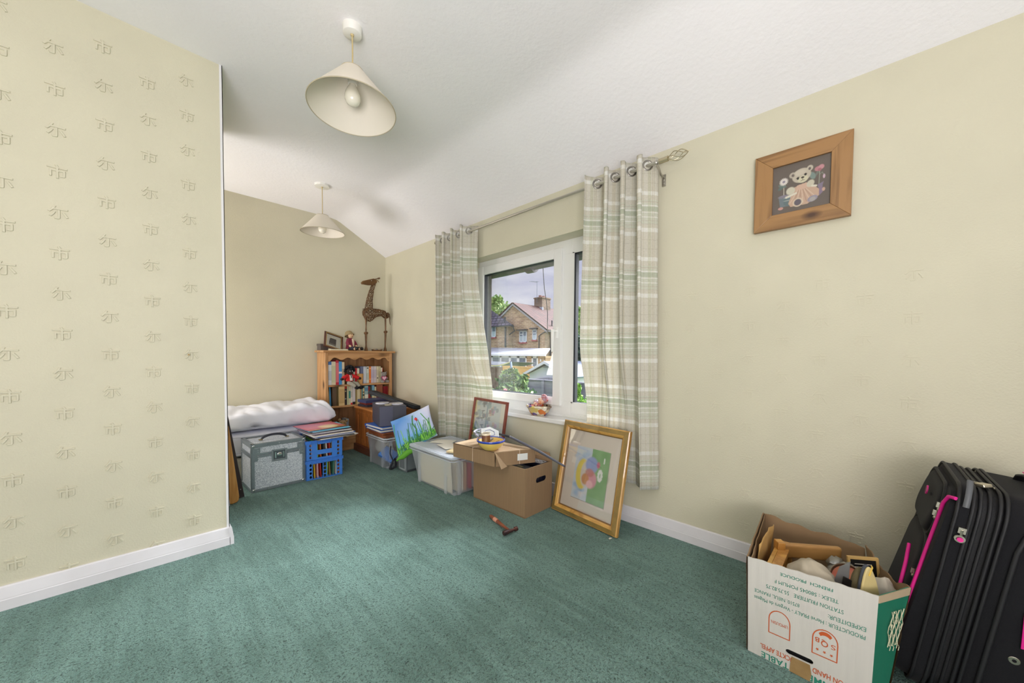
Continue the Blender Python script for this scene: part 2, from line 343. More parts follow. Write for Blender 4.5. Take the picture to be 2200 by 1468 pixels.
# partition whose front faces the camera side
g=G().box(XL,XE,LY,3.12,0,HC)
glyphs(g,(-.350,LY,.169),(1,0,0),(0,0,1),range(-8,5),range(0,14),0.0,skip=lambda u,z:z>2.2,dep=.0024)
struct(g.build('wall_left',M_wall,smooth=40),'cream embossed wallpaper wall with raised characters','wall')
struct(G().box(XE-.0005,XE+.0025,LY-.0025,LY+.012,.08,HC).box(XE-.010,XE+.0025,LY-.0025,LY+.001,.08,HC).build('trim_1',M_white),'pale painted corner bead of the partition','trim')
g=G(); g.box(XL-.1,W+.2,D,D+.1,0,HC+.05)
struct(g.build('wall_back',M_wall),'cream wall behind the bookcase','wall')
# window wall with its opening
Y0,Y1,Z0,Z1=.965,2.56,.552,1.843; XI=2.20; XO=2.325
g=G().box(W,XI,YR,Y0,0,2.6).box(W,XI,Y1,D,0,2.6).box(W,XI,Y0,Y1,0,Z0-.03).box(W,XI,Y0,Y1,Z1,2.6)
glyphs(g,(W,.95,.17),(0,-1,0),(0,0,1),range(-1,9),range(0,8),0.0,skip=lambda u,z:z>1.3,dep=.0008)
struct(g.build('wall_right',M_wall),'cream embossed wallpaper wall with the window','wall')
M_obrick=bricks('purple_brown_brick',(92,66,68),(72,50,54),(92,82,80),rot=(pi/2,0,0))
g=G().box(XI,XO,YR,Y0,-1.7,2.3).box(XI,XO,2.545,D+.3,-1.7,2.3).box(XI,XO,Y0,2.545,-1.7,Z0-.06).box(XI,XO,Y0,2.545,Z1,2.3)
struct(g.build('wall_outer_leaf',M_obrick),'brown brick outer leaf of the window wall','wall')
struct(G().box(XL-.1,XL,YR,D,0,2.6).build('wall_far_left',M_wall),'cream wall left of the camera','wall')
struct(G().box(XL,-1.3,YR-.1,YR,0,2.6).box(.62,W,YR-.1,YR,0,2.6).box(-1.3,.62,YR-.1,YR,0,.8).box(-1.3,.62,YR-.1,YR,2.2,2.6).build('wall_rear',M_wall),'cream wall behind the camera with an added second window','wall')
g=G()
for x in (-1.3,-.37,.57): g.box(x,x+.05,YR-.09,YR-.03,.8,2.2)
g.box(-1.3,.62,YR-.09,YR-.03,.8,.86).box(-1.3,.62,YR-.09,YR-.03,2.14,2.2)
o=struct(g.build('window_2',M_upvc),'unseen window added in the rear wall for fill light','window')  # unseen window frame, put in to go with the rear fill lamp
struct(G().box(XL,-1.0,3.12,D,0,HC).build('wall_alcove',M_wall),'cream wall closing the alcove','wall')
# skirting boards: a chamfered upper strip over a flat lower one
def skirt(g,a,b,n): # a,b along wall at floor level (x,y), n outward normal
    a=Vector((*a,0));b=Vector((*b,0));n=Vector((*n,0)); pr=[(0,0),(.018,0),(.018,.040),(.0165,.043),(.0165,.046),(.010,.088),(.006,.092),(0,.092)]
    g.prism([a+n*u+Vector((0,0,z)) for u,z in pr],b-a)
M_sk=mat('white_skirting_paint',(214,211,216),.4,c2=(224,222,228),vs=6)
g=G(); skirt(g,(XL,LY),(XE+.002,LY),(0,-1)); skirt(g,(XE,LY-.018),(XE,2.90),(1,0))
struct(g.build('baseboard_left',M_sk),'white skirting board along the partition','skirting board')
g=G(); skirt(g,(W,YR),(W,D),(-1,0)); struct(g.build('baseboard_right',M_sk),'white skirting board under the window','skirting board')
g=G(); skirt(g,(XE,D),(W,D),(0,-1)); struct(g.build('baseboard_back',M_sk),'white skirting board behind the bookcase','skirting board')
# ---------------------------------------------------------------- window
XF=2.188
win=struct(thing('window_1','white double glazed window with an opening sash and a fixed pane','window',(0,0,0))); 
g=G(); f=XF
g.box(f,f+.07,1.536,Y1+.022,Z0,.672).box(f,f+.07,1.536,Y1+.022,1.74,Z1).box(f,f+.07,2.50,Y1+.022,.672,1.74).box(f,f+.07,Y0,Y0+.06,.660,1.745).box(f,f+.07,1.534,1.68,.672,1.74).box(f,f+.07,Y0,1.536,Z0,.660).box(f,f+.07,Y0,1.536,1.745,Z1)
g.box(f-.006,f,Y0,Y1,Z0,.572).box(f-.003,f,Y0,1.536,.585,.590)
g.build('window_frame',M_upvc,win,bevel=.003)
g=G(); s0,s1,t0,t1=1.621,2.561,.631,1.794; a=f-.018
g.box(a,f+.03,s0,s0+.072,t0,t1).box(a,f+.03,s1-.072,s1,t0,t1).box(a,f+.03,s0+.072,s1-.072,t0,t0+.062).box(a,f+.03,s0+.072,s1-.072,t1-.072,t1)
sash=g.build('sash',M_upvc,win,bevel=.004)
M_seal=mat('black_window_seal',(22,26,38),.5)
g=G(); g.box(f+.000,f+.04,1.692,1.699,.69,1.724).box(f+.000,f+.071,2.483,2.491,.69,1.724).box(f,f+.04,1.692,2.49,.690,.697).box(f,f+.04,1.692,2.49,1.717,1.724)
g.build('seal',M_seal,sash)
G().box(f+.012,f+.016,1.69,2.492,.69,1.724).build('pane',glass(),sash)
g=G(); g.box(a-.008,a,1.640,1.662,1.13,1.215,0); g.box(a-.045,a-.005,1.646,1.658,1.178,1.192); g.prism([(a-.048,1.652,1.196),(a-.048,1.676,1.196),(a-.046,1.674,1.03),(a-.046,1.660,1.03)],(.014,0,0)); g.box(a-.046,a-.034,1.648,1.676,1.176,1.196)
h=g.build('handle',mat('white_handle',(240,240,240),.25,coat=.4),sash,bevel=.003)
g=G()
for y0,y1,z0,z1 in ((1.52,1.534,.66,1.745),(Y0+.06,Y0+.075,.66,1.745),(Y0+.06,1.534,.652,.667),(Y0+.06,1.534,1.738,1.753)): g.box(f-.002,f+.03,y0,y1,z0,z1)
b=g.build('glazing_bead',M_upvc,win)
g=G().box(f+.004,f+.04,1.508,1.521,.667,1.738).box(f+.004,f+.04,Y0+.075,1.52,.660,.668).box(f+.004,f+.04,Y0+.075,1.52,1.730,1.738)
g.build('seal',M_seal,win); G().box(f+.012,f+.016,Y0+.06,1.53,.655,1.75).build('pane',glass(),win)
g=G().box(a+.004,f,2.562,2.575,.70,.76).box(a+.004,f,2.562,2.575,1.66,1.74); g.build('hinge',M_upvc,win)
struct(G().box(W-.022,XF,Y0-.005,Y1+.0,Z0-.032,Z0).build('window_sill',M_upvc,bevel=.006,seg=3),'white window sill board','window sill')
# eaves and gutter outside, over the window
M_dark=mat('dark_brown_timber',(64,54,54),.7,var=.15,vs=8)
gt=thing('gutter','dark half round gutter with a joint bracket along the eaves above the window','gutter',(0,0,0))
pr=[(2.62+.062*cos(q),1.872+.062*sin(q)) for q in [pi+pi*i/10 for i in range(11)]]+[(2.675,1.872),(2.565,1.872)]
G().prism([(x,.2,z) for x,z in pr],(0,3.4,0)).build('channel',mat('grey_brown_gutter_plastic',(84,78,86),.5),gt,smooth=30)
pr=[(2.62+.072*cos(q),1.872+.085*sin(q)) for q in [pi+pi*i/10 for i in range(11)]]
G().prism([(x,2.27,z) for x,z in pr],(0,.09,0)).build('joint_bracket',mat('grey_brown_gutter_plastic',(84,78,86),.5),gt,smooth=30)
g=G().box(XO,2.56,.2,3.6,1.885,1.92).box(2.54,2.565,.2,3.6,1.87,2.08)
g.prism([(XO,.2,1.92),(2.60,.2,1.95),(2.60,.2,2.0),(XO,.2,2.14)],(0,3.4,0))
for y in (1.0,1.6,2.2,2.8): g.box(XO,2.55,y,y+.05,1.862,1.886)
struct(g.build('trim_2',M_dark),'dark timber eaves board outside the window','eaves')
# ================================================================ outside
ZG=-1.6
struct(G().box(2.33,70,-30,60,ZG-.2,ZG).build('ground',mat('garden_grass',(96,128,74),.95,var=.3,vs=2)),'grass of the gardens beyond the window','grass')
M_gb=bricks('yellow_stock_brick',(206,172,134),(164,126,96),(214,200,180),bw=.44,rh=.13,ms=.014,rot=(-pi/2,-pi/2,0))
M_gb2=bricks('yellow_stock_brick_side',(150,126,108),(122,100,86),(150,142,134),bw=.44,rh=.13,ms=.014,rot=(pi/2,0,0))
M_red=bricks('red_roof_tiles',(96,48,44),(76,36,36),(38,20,22),bw=.50,rh=.30,ms=.045,off=0,bump=1)
M_slate=bricks('purple_grey_roof_tiles',(112,102,124),(88,80,100),(44,40,56),bw=.50,rh=.30,ms=.05,off=0,bump=1)
M_uw=mat('white_house_window',(240,242,248),.4); M_hg=mat('dark_house_glass',(88,104,128),.15,c2=(130,146,164),vs=3); M_cur=mat('net_curtain',(186,202,208),.7)
M_sillr=mat('red_tile_sill',(166,70,80),.7); M_blk=mat('black_rainwater_pipe',(46,48,62),.5)
def hwin(par,x,y0,y1,z0,z1,n=2,head=True,top=.3):
    """a white house window in a wall facing us: frame, panes, head and sill"""
    g=G(); t=.07; g.box(x-.05,x+.02,y0,y1,z0,z0+t).box(x-.05,x+.02,y0,y1,z1-t,z1).box(x-.05,x+.02,y0,y0+t,z0,z1).box(x-.05,x+.02,y1-t,y1,z0,z1)
    for i in range(1,n): yy=y0+(y1-y0)*i/n; g.box(x-.05,x+.02,yy-t/2,yy+t/2,z0,z1)
    if top: g.box(x-.05,x+.02,(y0+y1)/2 if n>1 else y0,y1,z1-top-t/2,z1-top+t/2)
    f=g.build('window_frame',M_uw,par); G().box(x-.02,x,y0,y1,z0,z1).build('pane',M_hg,f); G().box(x-.012+.0,x-.021,y0+t,y1-t,z0+t,z1-.45).build('net_curtain',M_cur,f)
    if head: G().box(x-.35,x+.0,y0-.12,y1+.12,z1+.02,z1+.12).build('canopy',M_blk,f)
    G().box(x-.1,x+.0,y0-.05,y1+.05,z0-.12,z0-.01).build('window_sill',M_sillr,f)
X=24.0; Ya=23.31; Ys=19.60; Yf=27.0; Za=5.72; Ze=3.30
hs=thing('brick_house','yellow brick house with a red tiled roof, its gable towards the window','house',(X,Ya,ZG))
def LO(g,base): # shift geometry into the local frame of a thing
    g.v=[(a-base[0],b-base[1],c-base[2]) for a,b,c in g.v]; return g
B=(X,Ya,ZG)
LO(G().prism([(X,Ys,ZG),(X,Yf,ZG),(X,Yf,Ze+.0),(X,Ya,Za),(X,Ys,Ze)],(14,0,0)),B).build('wall',[M_gb],hs)
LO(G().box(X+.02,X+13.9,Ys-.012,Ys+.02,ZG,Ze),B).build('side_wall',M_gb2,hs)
def slab(g,a,b,c,d,t): # roof plane quad with thickness upward
    n=(Vector(b)-Vector(a)).cross(Vector(d)-Vector(a)).normalized()
    if n.z<0: n=-n
    q=[Vector(p) for p in (a,b,c,d)]; g.prism(q,n*t)
def roof(name,matl,par,base,ridge0,ridge1,eave0,eave1,t=.10):
    """one tiled slope as its own frame so the courses run level"""
    r0=Vector(ridge0);r1=Vector(ridge1);e0=Vector(eave0); ux=(r1-r0).normalized(); uy=(r0-e0); T=frameT(e0,ux,uy); Ti=T.inverted(); g=G()
    slab(g,Ti@e0,Ti@Vector(eave1),Ti@r1,Ti@r0,t)
    o=g.build(name,matl,par); o.matrix_local=Matrix.Translation(-Vector(base))@T; return o
sl=(Za-Ze)/(Ya-Ys)
roof('roof',M_red,hs,B,(X-.15,Ya,Za+.05),(X+14,Ya,Za+.05),(X-.15,Ys-.35,Ze+.05-.35*sl),(X+14,Ys-.35,Ze+.05-.35*sl))
roof('roof',M_red,hs,B,(X+14,Ya,Za+.05),(X-.15,Ya,Za+.05),(X+14,Yf+.3,Ze+.05),(X-.15,Yf+.3,Ze+.05))
g=G(); g.prism([(X-.12,Ya,Za+.04),(X-.12,Ya,Za-.14),(X-.12,Ys-.3,Ze-.14-.3*sl),(X-.12,Ys-.3,Ze+.04-.3*sl)],(.10,0,0)); g.prism([(X-.12,Ya,Za+.04),(X-.12,Ya,Za-.14),(X-.12,Yf,Ze-.1),(X-.12,Yf,Ze+.08)],(.10,0,0))
LO(g,B).build('barge_board',mat('grey_verge_mortar',(168,164,168),.8),hs)
for y0,y1,z0,z1,n in ((21.60,22.50,2.20,3.22,2),(20.45,20.95,2.38,3.28,1)):
    hwin(hs,X-B[0],y0-B[1],y1-B[1],z0-B[2],z1-B[2],n)
# windows of the shaded side wall
for x0,x1,z0,z1 in ((25.0,25.75,2.45,3.2),(25.1,26.0,.3,1.0),(25.2,26.1,-1.0,.1)):
    g=G(); y=Ys-.03; t=.06
    for a in ((x0,x1,z0,z0+t),(x0,x1,z1-t,z1),(x0,x0+t,z0,z1),(x1-t,x1,z0,z1),((x0+x1)/2,(x0+x1)/2+t,z0,z1)): g.box(a[0],a[1],y-.03,y+.01,a[2],a[3])
    fr=LO(g,B).build('window_frame',M_uw,hs); LO(G().box(x0,x1,y,y+.01,z0,z1),B).build('pane',M_hg,fr)
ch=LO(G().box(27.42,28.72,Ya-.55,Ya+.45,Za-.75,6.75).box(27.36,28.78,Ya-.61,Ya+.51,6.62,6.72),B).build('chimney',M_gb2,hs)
for q in (27.8,28.3): LO(G().cyl((q,Ya,6.72),(q,Ya,6.96),.16),B).build('chimney_pot',mat('clay_pot',(150,112,104),.8),ch,smooth=40)
LO(G().box(27.2,28.95,Ya-.82,Ya-.56,Za-.55,Za-.43).box(27.30,27.45,Ya-.7,Ya+.1,Za-.55,Za-.0),B).build('flashing',mat('lead_flashing',(176,182,200),.5),ch)
g=G(); g.cyl((27.3,Ya,6.2),(27.3,Ya,8.3),.025,n=6); g.cyl((26.2,Ya,8.1),(27.6,Ya+.2,8.25),.02,n=6)
for i in range(6): g.cyl((26.4+i*.2,Ya-.2,8.13+.02*i),(26.4+i*.2,Ya+.2,8.13+.02*i),.012,n=5)
LO(g,B).build('aerial',mat('aluminium_aerial',(120,124,136),.4,metal=.6),hs)
g=G(); g.tube([(X+.7,Ys-.1,3.2),(X+.7,Ys-.1,.9)],.06,8).tube([(X+.1,Ys-.35,3.15),(X-.05,Ys+.25,2.9),(X-.08,Ys+.55,2.7),(X-.08,Ys+.55,1.6)],.05,8).box(X-.1,X+14,Ys-.46,Ys-.33,3.02,3.14)
LO(g,B).build('rainwater_pipe',M_blk,hs)
LO(G().cyl((X+1.3,Ys+.25,3.4),(X+1.3,Ys+.25,4.1),.06,n=8),B).build('vent_pipe',M_blk,hs,smooth=40)
# the darker roofed house to the left, its hip end showing
X2=23.4; B2=(X2,27,ZG)
h2=thing('tiled_house','brick house with a purple grey tiled roof left of the gabled house','house',B2)
LO(G().box(X2,X2+.56,23.4,31.0,ZG,3.9).box(X2+.56,X2+3,27.1,31,ZG,3.9),B2).build('wall',M_gb,h2)
roof('roof',M_slate,h2,B2,(24.1,26.4,5.42),(24.1,31,5.42),(23.05,22.45,3.70),(23.05,31,3.85))
LO(G().prism([(23.05,22.45,3.70),(24.1,26.4,5.42),(24.1,31,5.42),(24.1,31,3.8),(23.9,23.0,3.66)],(.05,.0,-.02)),B2).build('hip_slope',M_slate,h2)
hwin(h2,0,24.95-27,26.0-27,2.72-ZG,3.72-ZG,2,head=False)
g=G(); g.box(X2-.42,X2-.30,22.4,31,3.62,3.74); g.tube([(X2-.1,23.62,3.6),(X2-.08,23.62,1.75)],.08,8); g.tube([(X2-.3,22.5,3.6),(X2-.1,22.45,3.2),(X2+.1,23.2,2.95),(X2+.2,23.4,2.9)],.05,8)
LO(g,B2).build('rainwater_pipe',M_blk,h2)
LO(G().cyl((X2-.1,23.68,3.8),(X2-.1,23.68,4.5),.10,n=8),B2).build('vent_pipe',M_blk,h2,smooth=40)
# white roofed garden room joined to the houses
X3=19.0; B3=(X3,18.5,ZG)
cs=thing('garden_room','low garden room with a ribbed white roof and white framed doors','extension',B3)
g=G(); roof('roof',bricks('white_ribbed_roof',(160,162,170),(150,152,162),(96,104,124),bw=.62,rh=6,ms=.05,off=0,bump=.3),cs,B3,(23.0,18.2,1.62),(23.0,25.5,1.74),(X3-.2,15.3,1.08),(X3-.2,25.5,1.10))
g=G(); g.box(X3-.22,X3-.1,15.3,25.5,.98,1.10); LO(g,B3).build('gutter',M_uw,cs)
g=G(); g.box(X3,X3+.1,15.45,16.08,ZG,1.0).box(X3,X3+.1,16.66,17.12,ZG,1.0).box(X3,X3+5,15.44,15.5,ZG,1.0); LO(g,B3).build('wall',M_gb,cs)
LO(G().box(X3-.06,X3-.02,15.75,15.85,.62,.78),B3).build('wall_light',M_uw,cs)
for y0,y1,z0,z1,nm in ((16.08,16.66,ZG,1.0,'door'),(17.12,17.95,ZG,1.0,'door'),(17.95,18.8,ZG,1.0,'door')):
    t=.12; g=G(); g.box(X3,X3+.08,y0,y0+t,z0,z1).box(X3,X3+.08,y1-t,y1,z0,z1).box(X3,X3+.08,y0,y1,z1-.16,z1).box(X3,X3+.08,y0,y1,z0,z0+.3)
    d=LO(g,B3).build(nm,M_uw,cs); LO(G().box(X3+.03,X3+.05,y0+t,y1-t,z0+.3,z1-.16),B3).build('pane',M_hg,d)
for i in range(5):
    y0=18.8+i*.95; g=G(); t=.08
    for a in ((y0,y0+t,-.2,1.0),(y0+.95-t,y0+.95,-.2,1.0),(y0,y0+.95,.86,1.0),(y0,y0+.95,.36,.50),(y0,y0+.95,-.2,-.06)): g.box(X3,X3+.08,*a)
    d=LO(g,B3).build('window_frame',M_uw,cs); LO(G().box(X3+.03,X3+.05,y0+t,y0+.95-t,-.1,.9),B3).build('pane',mat('frosted_pane',(150,158,166),.3),d)
LO(G().box(X3,X3+.1,18.8,25.5,ZG,-.2),B3).build('wall',M_uw,cs)
# shed with an arched doorway
M_shed=mat('pale_grey_resin',(214,208,224),.6,var=.04,vs=3); M_shd=mat('mauve_grey_resin',(166,156,178),.6,var=.06,vs=3); M_shr=mat('blue_grey_shed_roof',(120,128,150),.7)
B4=(14,10.9,ZG)
sh=thing('garden_shed','pale grey plastic garden shed with a gabled roof and double doors','shed',B4)
x=14; LO(G().prism([(x,9.85,ZG),(x,12.4,ZG),(x,12.4,.10),(x,11.2,.60),(x,9.85,.05)],(2.6,0,0)),B4).build('wall',M_shed,sh)
g=G(); ap=(x-.2,11.26,.70); slab(g,(x-.22,11.26,.68),(x+2.8,11.26,.68),(x+2.8,9.62,-.02),(x-.22,9.62,-.02),.07); slab(g,(x-.22,11.26,.68),(x-.22,12.62,.06),(x+2.8,12.62,.06),(x+2.8,11.26,.68),.07)
LO(g,B4).build('roof',M_shr,sh)
g=G(); g.prism([(x-.25,11.26,.76),(x-.25,9.6,.02),(x-.25,9.6,-.10),(x-.25,11.26,.62)],(.05,0,0)).prism([(x-.25,11.26,.76),(x-.25,11.26,.62),(x-.25,12.66,-.02),(x-.25,12.66,.10)],(.05,0,0))
LO(g,B4).build('barge_board',M_shed,sh)
LO(G().prism([(x-.03,11.55,.42),(x-.03,10.95,.42),(x-.03,11.26,.58)],(.02,0,0)),B4).build('gable_vent',M_shd,sh)
for (a,b) in ((11.12,12.02),(10.2,11.1)):
    arch=[(x-.05,a,ZG+.1)]+[(x-.05,lerp(a,b,t),-.06-.14*((lerp(a,b,t)-11.1)/.95)**2*1.0+.0) for t in [i/8 for i in range(9)]]+[(x-.05,b,ZG+.1)]
    d=LO(G().prism(arch,(.04,0,0)),B4).build('door',M_shd,sh)
    g=G(); c0,c1=min(a,b)+.15,max(a,b)-.15
    for z0,z1 in ((-.9,-.36),(-1.4,-1.0)):
        for q in ((c0,c1,z0,z0+.02),(c0,c1,z1-.02,z1),(c0,c0+.02,z0,z1),(c1-.02,c1,z0,z1)): g.box(x-.06,x-.045,*q)
    LO(g,B4).build('door_moulding',M_blk,d)
# fences
def fence(name,label,x,y0,y1,top,matl,vertical=False,post=True,n=8):
    t=thing(name,label,'fence',(x,(y0+y1)/2,ZG)); Bf=(x,(y0+y1)/2,ZG); g=G(); h=top-ZG
    if vertical:
        k=int((y1-y0)/.1)
        for i in range(k): g.box(x,x+.02,y0+.1*i+.004,y0+.1*i+.097,ZG,top-.06)
        g.box(x-.02,x+.04,y0,y1,top-.07,top)
    else:
        for i in range(n):
            z=ZG+h*i/n; g.hexa([(x+.01,y0,z),(x+.03,y0,z),(x+.03,y1,z),(x+.01,y1,z),(x-.02,y0,z+h/n+.02),(x-.01,y0,z+h/n+.02),(x-.01,y1,z+h/n+.02),(x-.02,y1,z+h/n+.02)])
        g.box(x-.04,x+.04,y0,y1,top,top+.03)
    LO(g,Bf).build('slat_panel',matl,t)
    if post:
        yy=y0
        while yy<=y1+.01: LO(G().box(x-.06,x+.0,yy-.04,yy+.04,ZG,top+.03),Bf).build('post',matl,t); yy+=.62 if not vertical else 1.8
    return t
M_gf=mat('grey_weathered_fence',(146,142,158),.9,var=.18,vs=5,stretch=(1,.4,3)); M_of=mat('new_orange_fence_wood',(226,170,104),.8,c2=(244,196,136),vs=8,stretch=(1,6,.4)); M_bf=mat('brown_fence_wood',(140,120,112),.9,var=.2,vs=6)
fence('fence','weathered grey overlap fence in front of the shed',8,2.2,7.2,.295,M_gf)
fence('fence','new orange vertical board fence behind the bush',14.6,12.7,15.0,.42,M_of,True)
fence('fence','brown fence left of the orange one, behind the netting',16.5,15.8,22,.25,M_bf,True)
g=G(); base=(8,7.9,ZG)
net=thing('garden_canopy','sagging dark mesh canopy tied to a blue grey pole','canopy',base)
g=G(); g.grid(lambda u,v:(8+1.2*v,7.9+1.6*u,.82-.13*sin(pi*min(1,u*1.1))*1-.05*v+.0),16,6); LO(g,base).build('mesh_sheet',mat('dark_mesh_fabric',(66,70,78),.8),net,smooth=180,solid=.01)
g=G(); g.tube([(8,7.9+1.6*u,.80-.13*sin(pi*min(1,u*1.1))) for u in [i/12 for i in range(13)]],.018,6); LO(g,base).build('pale_cord',mat('cream_cord',(220,206,160),.7),net)
LO(G().tube([(8,7.86,.80),(7.9,7.72,.50),(7.9,7.70,.15)],.035,8).tube([(7.9,7.7,.15),(7.9,7.7,ZG)],.035,8),base).build('pole',mat('blue_grey_pole',(112,132,158),.5),net)
# ---------------------------------------------------------------- trees and shrubs
def leafy(g,c,r,n,ls,seed,squash=1,up=.0,mi=2,shell=.55,long_=1.7,droop=0):
    q=random.Random(seed)
    for i in range(n):
        d=Vector((q.gauss(0,1),q.gauss(0,1),q.gauss(0,1))).normalized()*(shell+(1-shell)*q.random()**.6)
        k=.72+.45*noise.noise(d*2.1+Vector((seed,0,0)))
        p=Vector(c)+Vector((d.x*r,d.y*r,d.z*r*squash))*k*1.25
        a=Vector((q.gauss(0,1),q.gauss(0,1),q.gauss(0,1)+up)).normalized(); b=a.cross(Vector((q.gauss(0,1),q.gauss(0,1),q.gauss(0,1)))).normalized()
        s=ls*(.6+.8*q.random()); g.add([p-a*s*long_/2,p+b*s*.5,p+a*s*long_/2,p-b*s*.5],[(0,1,2,3)],q.randrange(mi))
def tree(name,label,base,trunk_h,blobs,leaf,cols,cat='tree',trunk_r=.15,long_=1.4,n=900,up=0,group=None):
    t=thing(name,label,cat,base,group=group); g=G()
    for i,(dx,dy,dz,r,sq) in enumerate(blobs): leafy(g,(dx,dy,dz),r,int(n),leaf,i*7+len(label),sq,mi=len(cols),long_=long_,up=up)
    g.build('foliage',[mat('leaf_%s_%d'%(name+str(len(label)),i),c,.7) for i,c in enumerate(cols)],t)
    g=G(); g.tube([(0,0,0),(.05,0,trunk_h*.5),(0,.05,trunk_h)],[trunk_r,trunk_r*.8,trunk_r*.4],8)
    for dx,dy,dz,r,sq in blobs: g.tube([(0,0,trunk_h*.6),(dx*.6,dy*.6,lerp(trunk_h,dz,.6)),(dx,dy,dz)],[trunk_r*.5,trunk_r*.3,trunk_r*.1],6)
    g.build('trunk',mat('bark',(92,78,66),.9),t,smooth=60); return t
tree('tree','loose light green tree behind the left house roof',(31,32.6,ZG),5.5,[(0,0,8.0,1.5,1.1),(-.6,-1.9,7.6,1.1,1),(.8,1.5,8.2,1.7,1),(0,.3,9.3,.8,1.1),(0,-2.3,6.6,.8,.8),(0,-.8,6.3,1.2,.8)],.24,[(150,176,104),(112,146,84),(178,196,128)],n=560)
tree('tree','tree with lilac leaves beyond the right hand pane',(20,13.1,ZG),3.5,[(0,0,4.7,.75,1.2),(.2,-.2,5.6,.5,1.3),(0,-.3,4.0,.8,1)],.12,[(150,122,150),(178,150,176),(128,140,110)],n=700)
tree('tree','small pale green tree beside the lilac one',(22,15.1,ZG),4.5,[(0,0,5.9,.42,.9),(.2,-.3,5.7,.4,.9)],.14,[(150,180,110),(120,156,90)],n=300)
tree('conifer','dark blue green conifer beyond the right hand pane',(17.6,11.6,ZG),2.0,[(0,.0,2.3,.8,1.1),(0,-.2,3.1,.7,1),(.1,-.3,1.4,.9,.8)],.11,[(64,88,78),(48,70,66),(82,108,90)],n=1500,long_=2)
SB=(6.5,6.2,ZG)
tree('shrub','loose green shrub with long leaves in front of the canopy',SB,1.4,[(-.0,.35,1.75,.25,1.3),(-.1,.05,1.6,.40,.8),(0,-.30,1.62,.30,.8),(.1,-.60,1.5,.22,.7),(-.1,.65,1.55,.3,.7),(0,.12,2.12,.13,1.0),(0,-.18,1.98,.16,.9),(0,.30,2.1,.12,1.2)],.06,[(126,160,106),(92,126,92),(170,200,124),(76,104,74)],cat='shrub',trunk_r=.03,n=430,long_=2.6,up=.8)
g=G(); g.ball((0,0,0),(.04,.04,.035),12,8)
for k in range(7): g.ball((.028*cos(k*.9),.028*sin(k*.9),.012*(k%2)),(.02,.02,.022),8,6)
o=g.build('pink_rose',mat('pink_petal',(222,130,140),.6),loc=(5.95,6.02,.20)); tag(o,'single pink rose bloom among the shrub leaves','flower')
tree('shrub','bright yellow green shrub seen through the right hand pane',(5.0,3.36,ZG),1.6,[(0,0,1.82,.16,.9),(0,-.1,1.62,.26,.9),(0,.02,2.06,.05,1.8),(0,.12,1.6,.2,1)],.032,[(150,196,92),(176,214,110),(112,160,72)],cat='shrub',trunk_r=.02,n=900,long_=1.5)
g=G(); g.tube([(2.62,2.17,1.85),(2.62,2.165,1.78),(2.622,2.15,1.62),(2.63,2.135,1.52),(2.66,2.14,1.40),(2.66,2.14,1.2)],.0035,6)
tag(g.build('cable',mat('black_cable',(40,40,48),.5)),'thin dark cable hanging slack from the gutter outside','cable')

o=G().cyl((0,0,0),(0,-.012,0),.0016,n=8).cyl((0,-.011,0),(0,-.013,0),.004,n=10).build('nail',mat('dull_brass_nail',(150,130,90),.4,metal=.8)); o.location=(.1713,LY,.9925); tag(o,'single nail head standing out of the left wallpapered wall','nail')
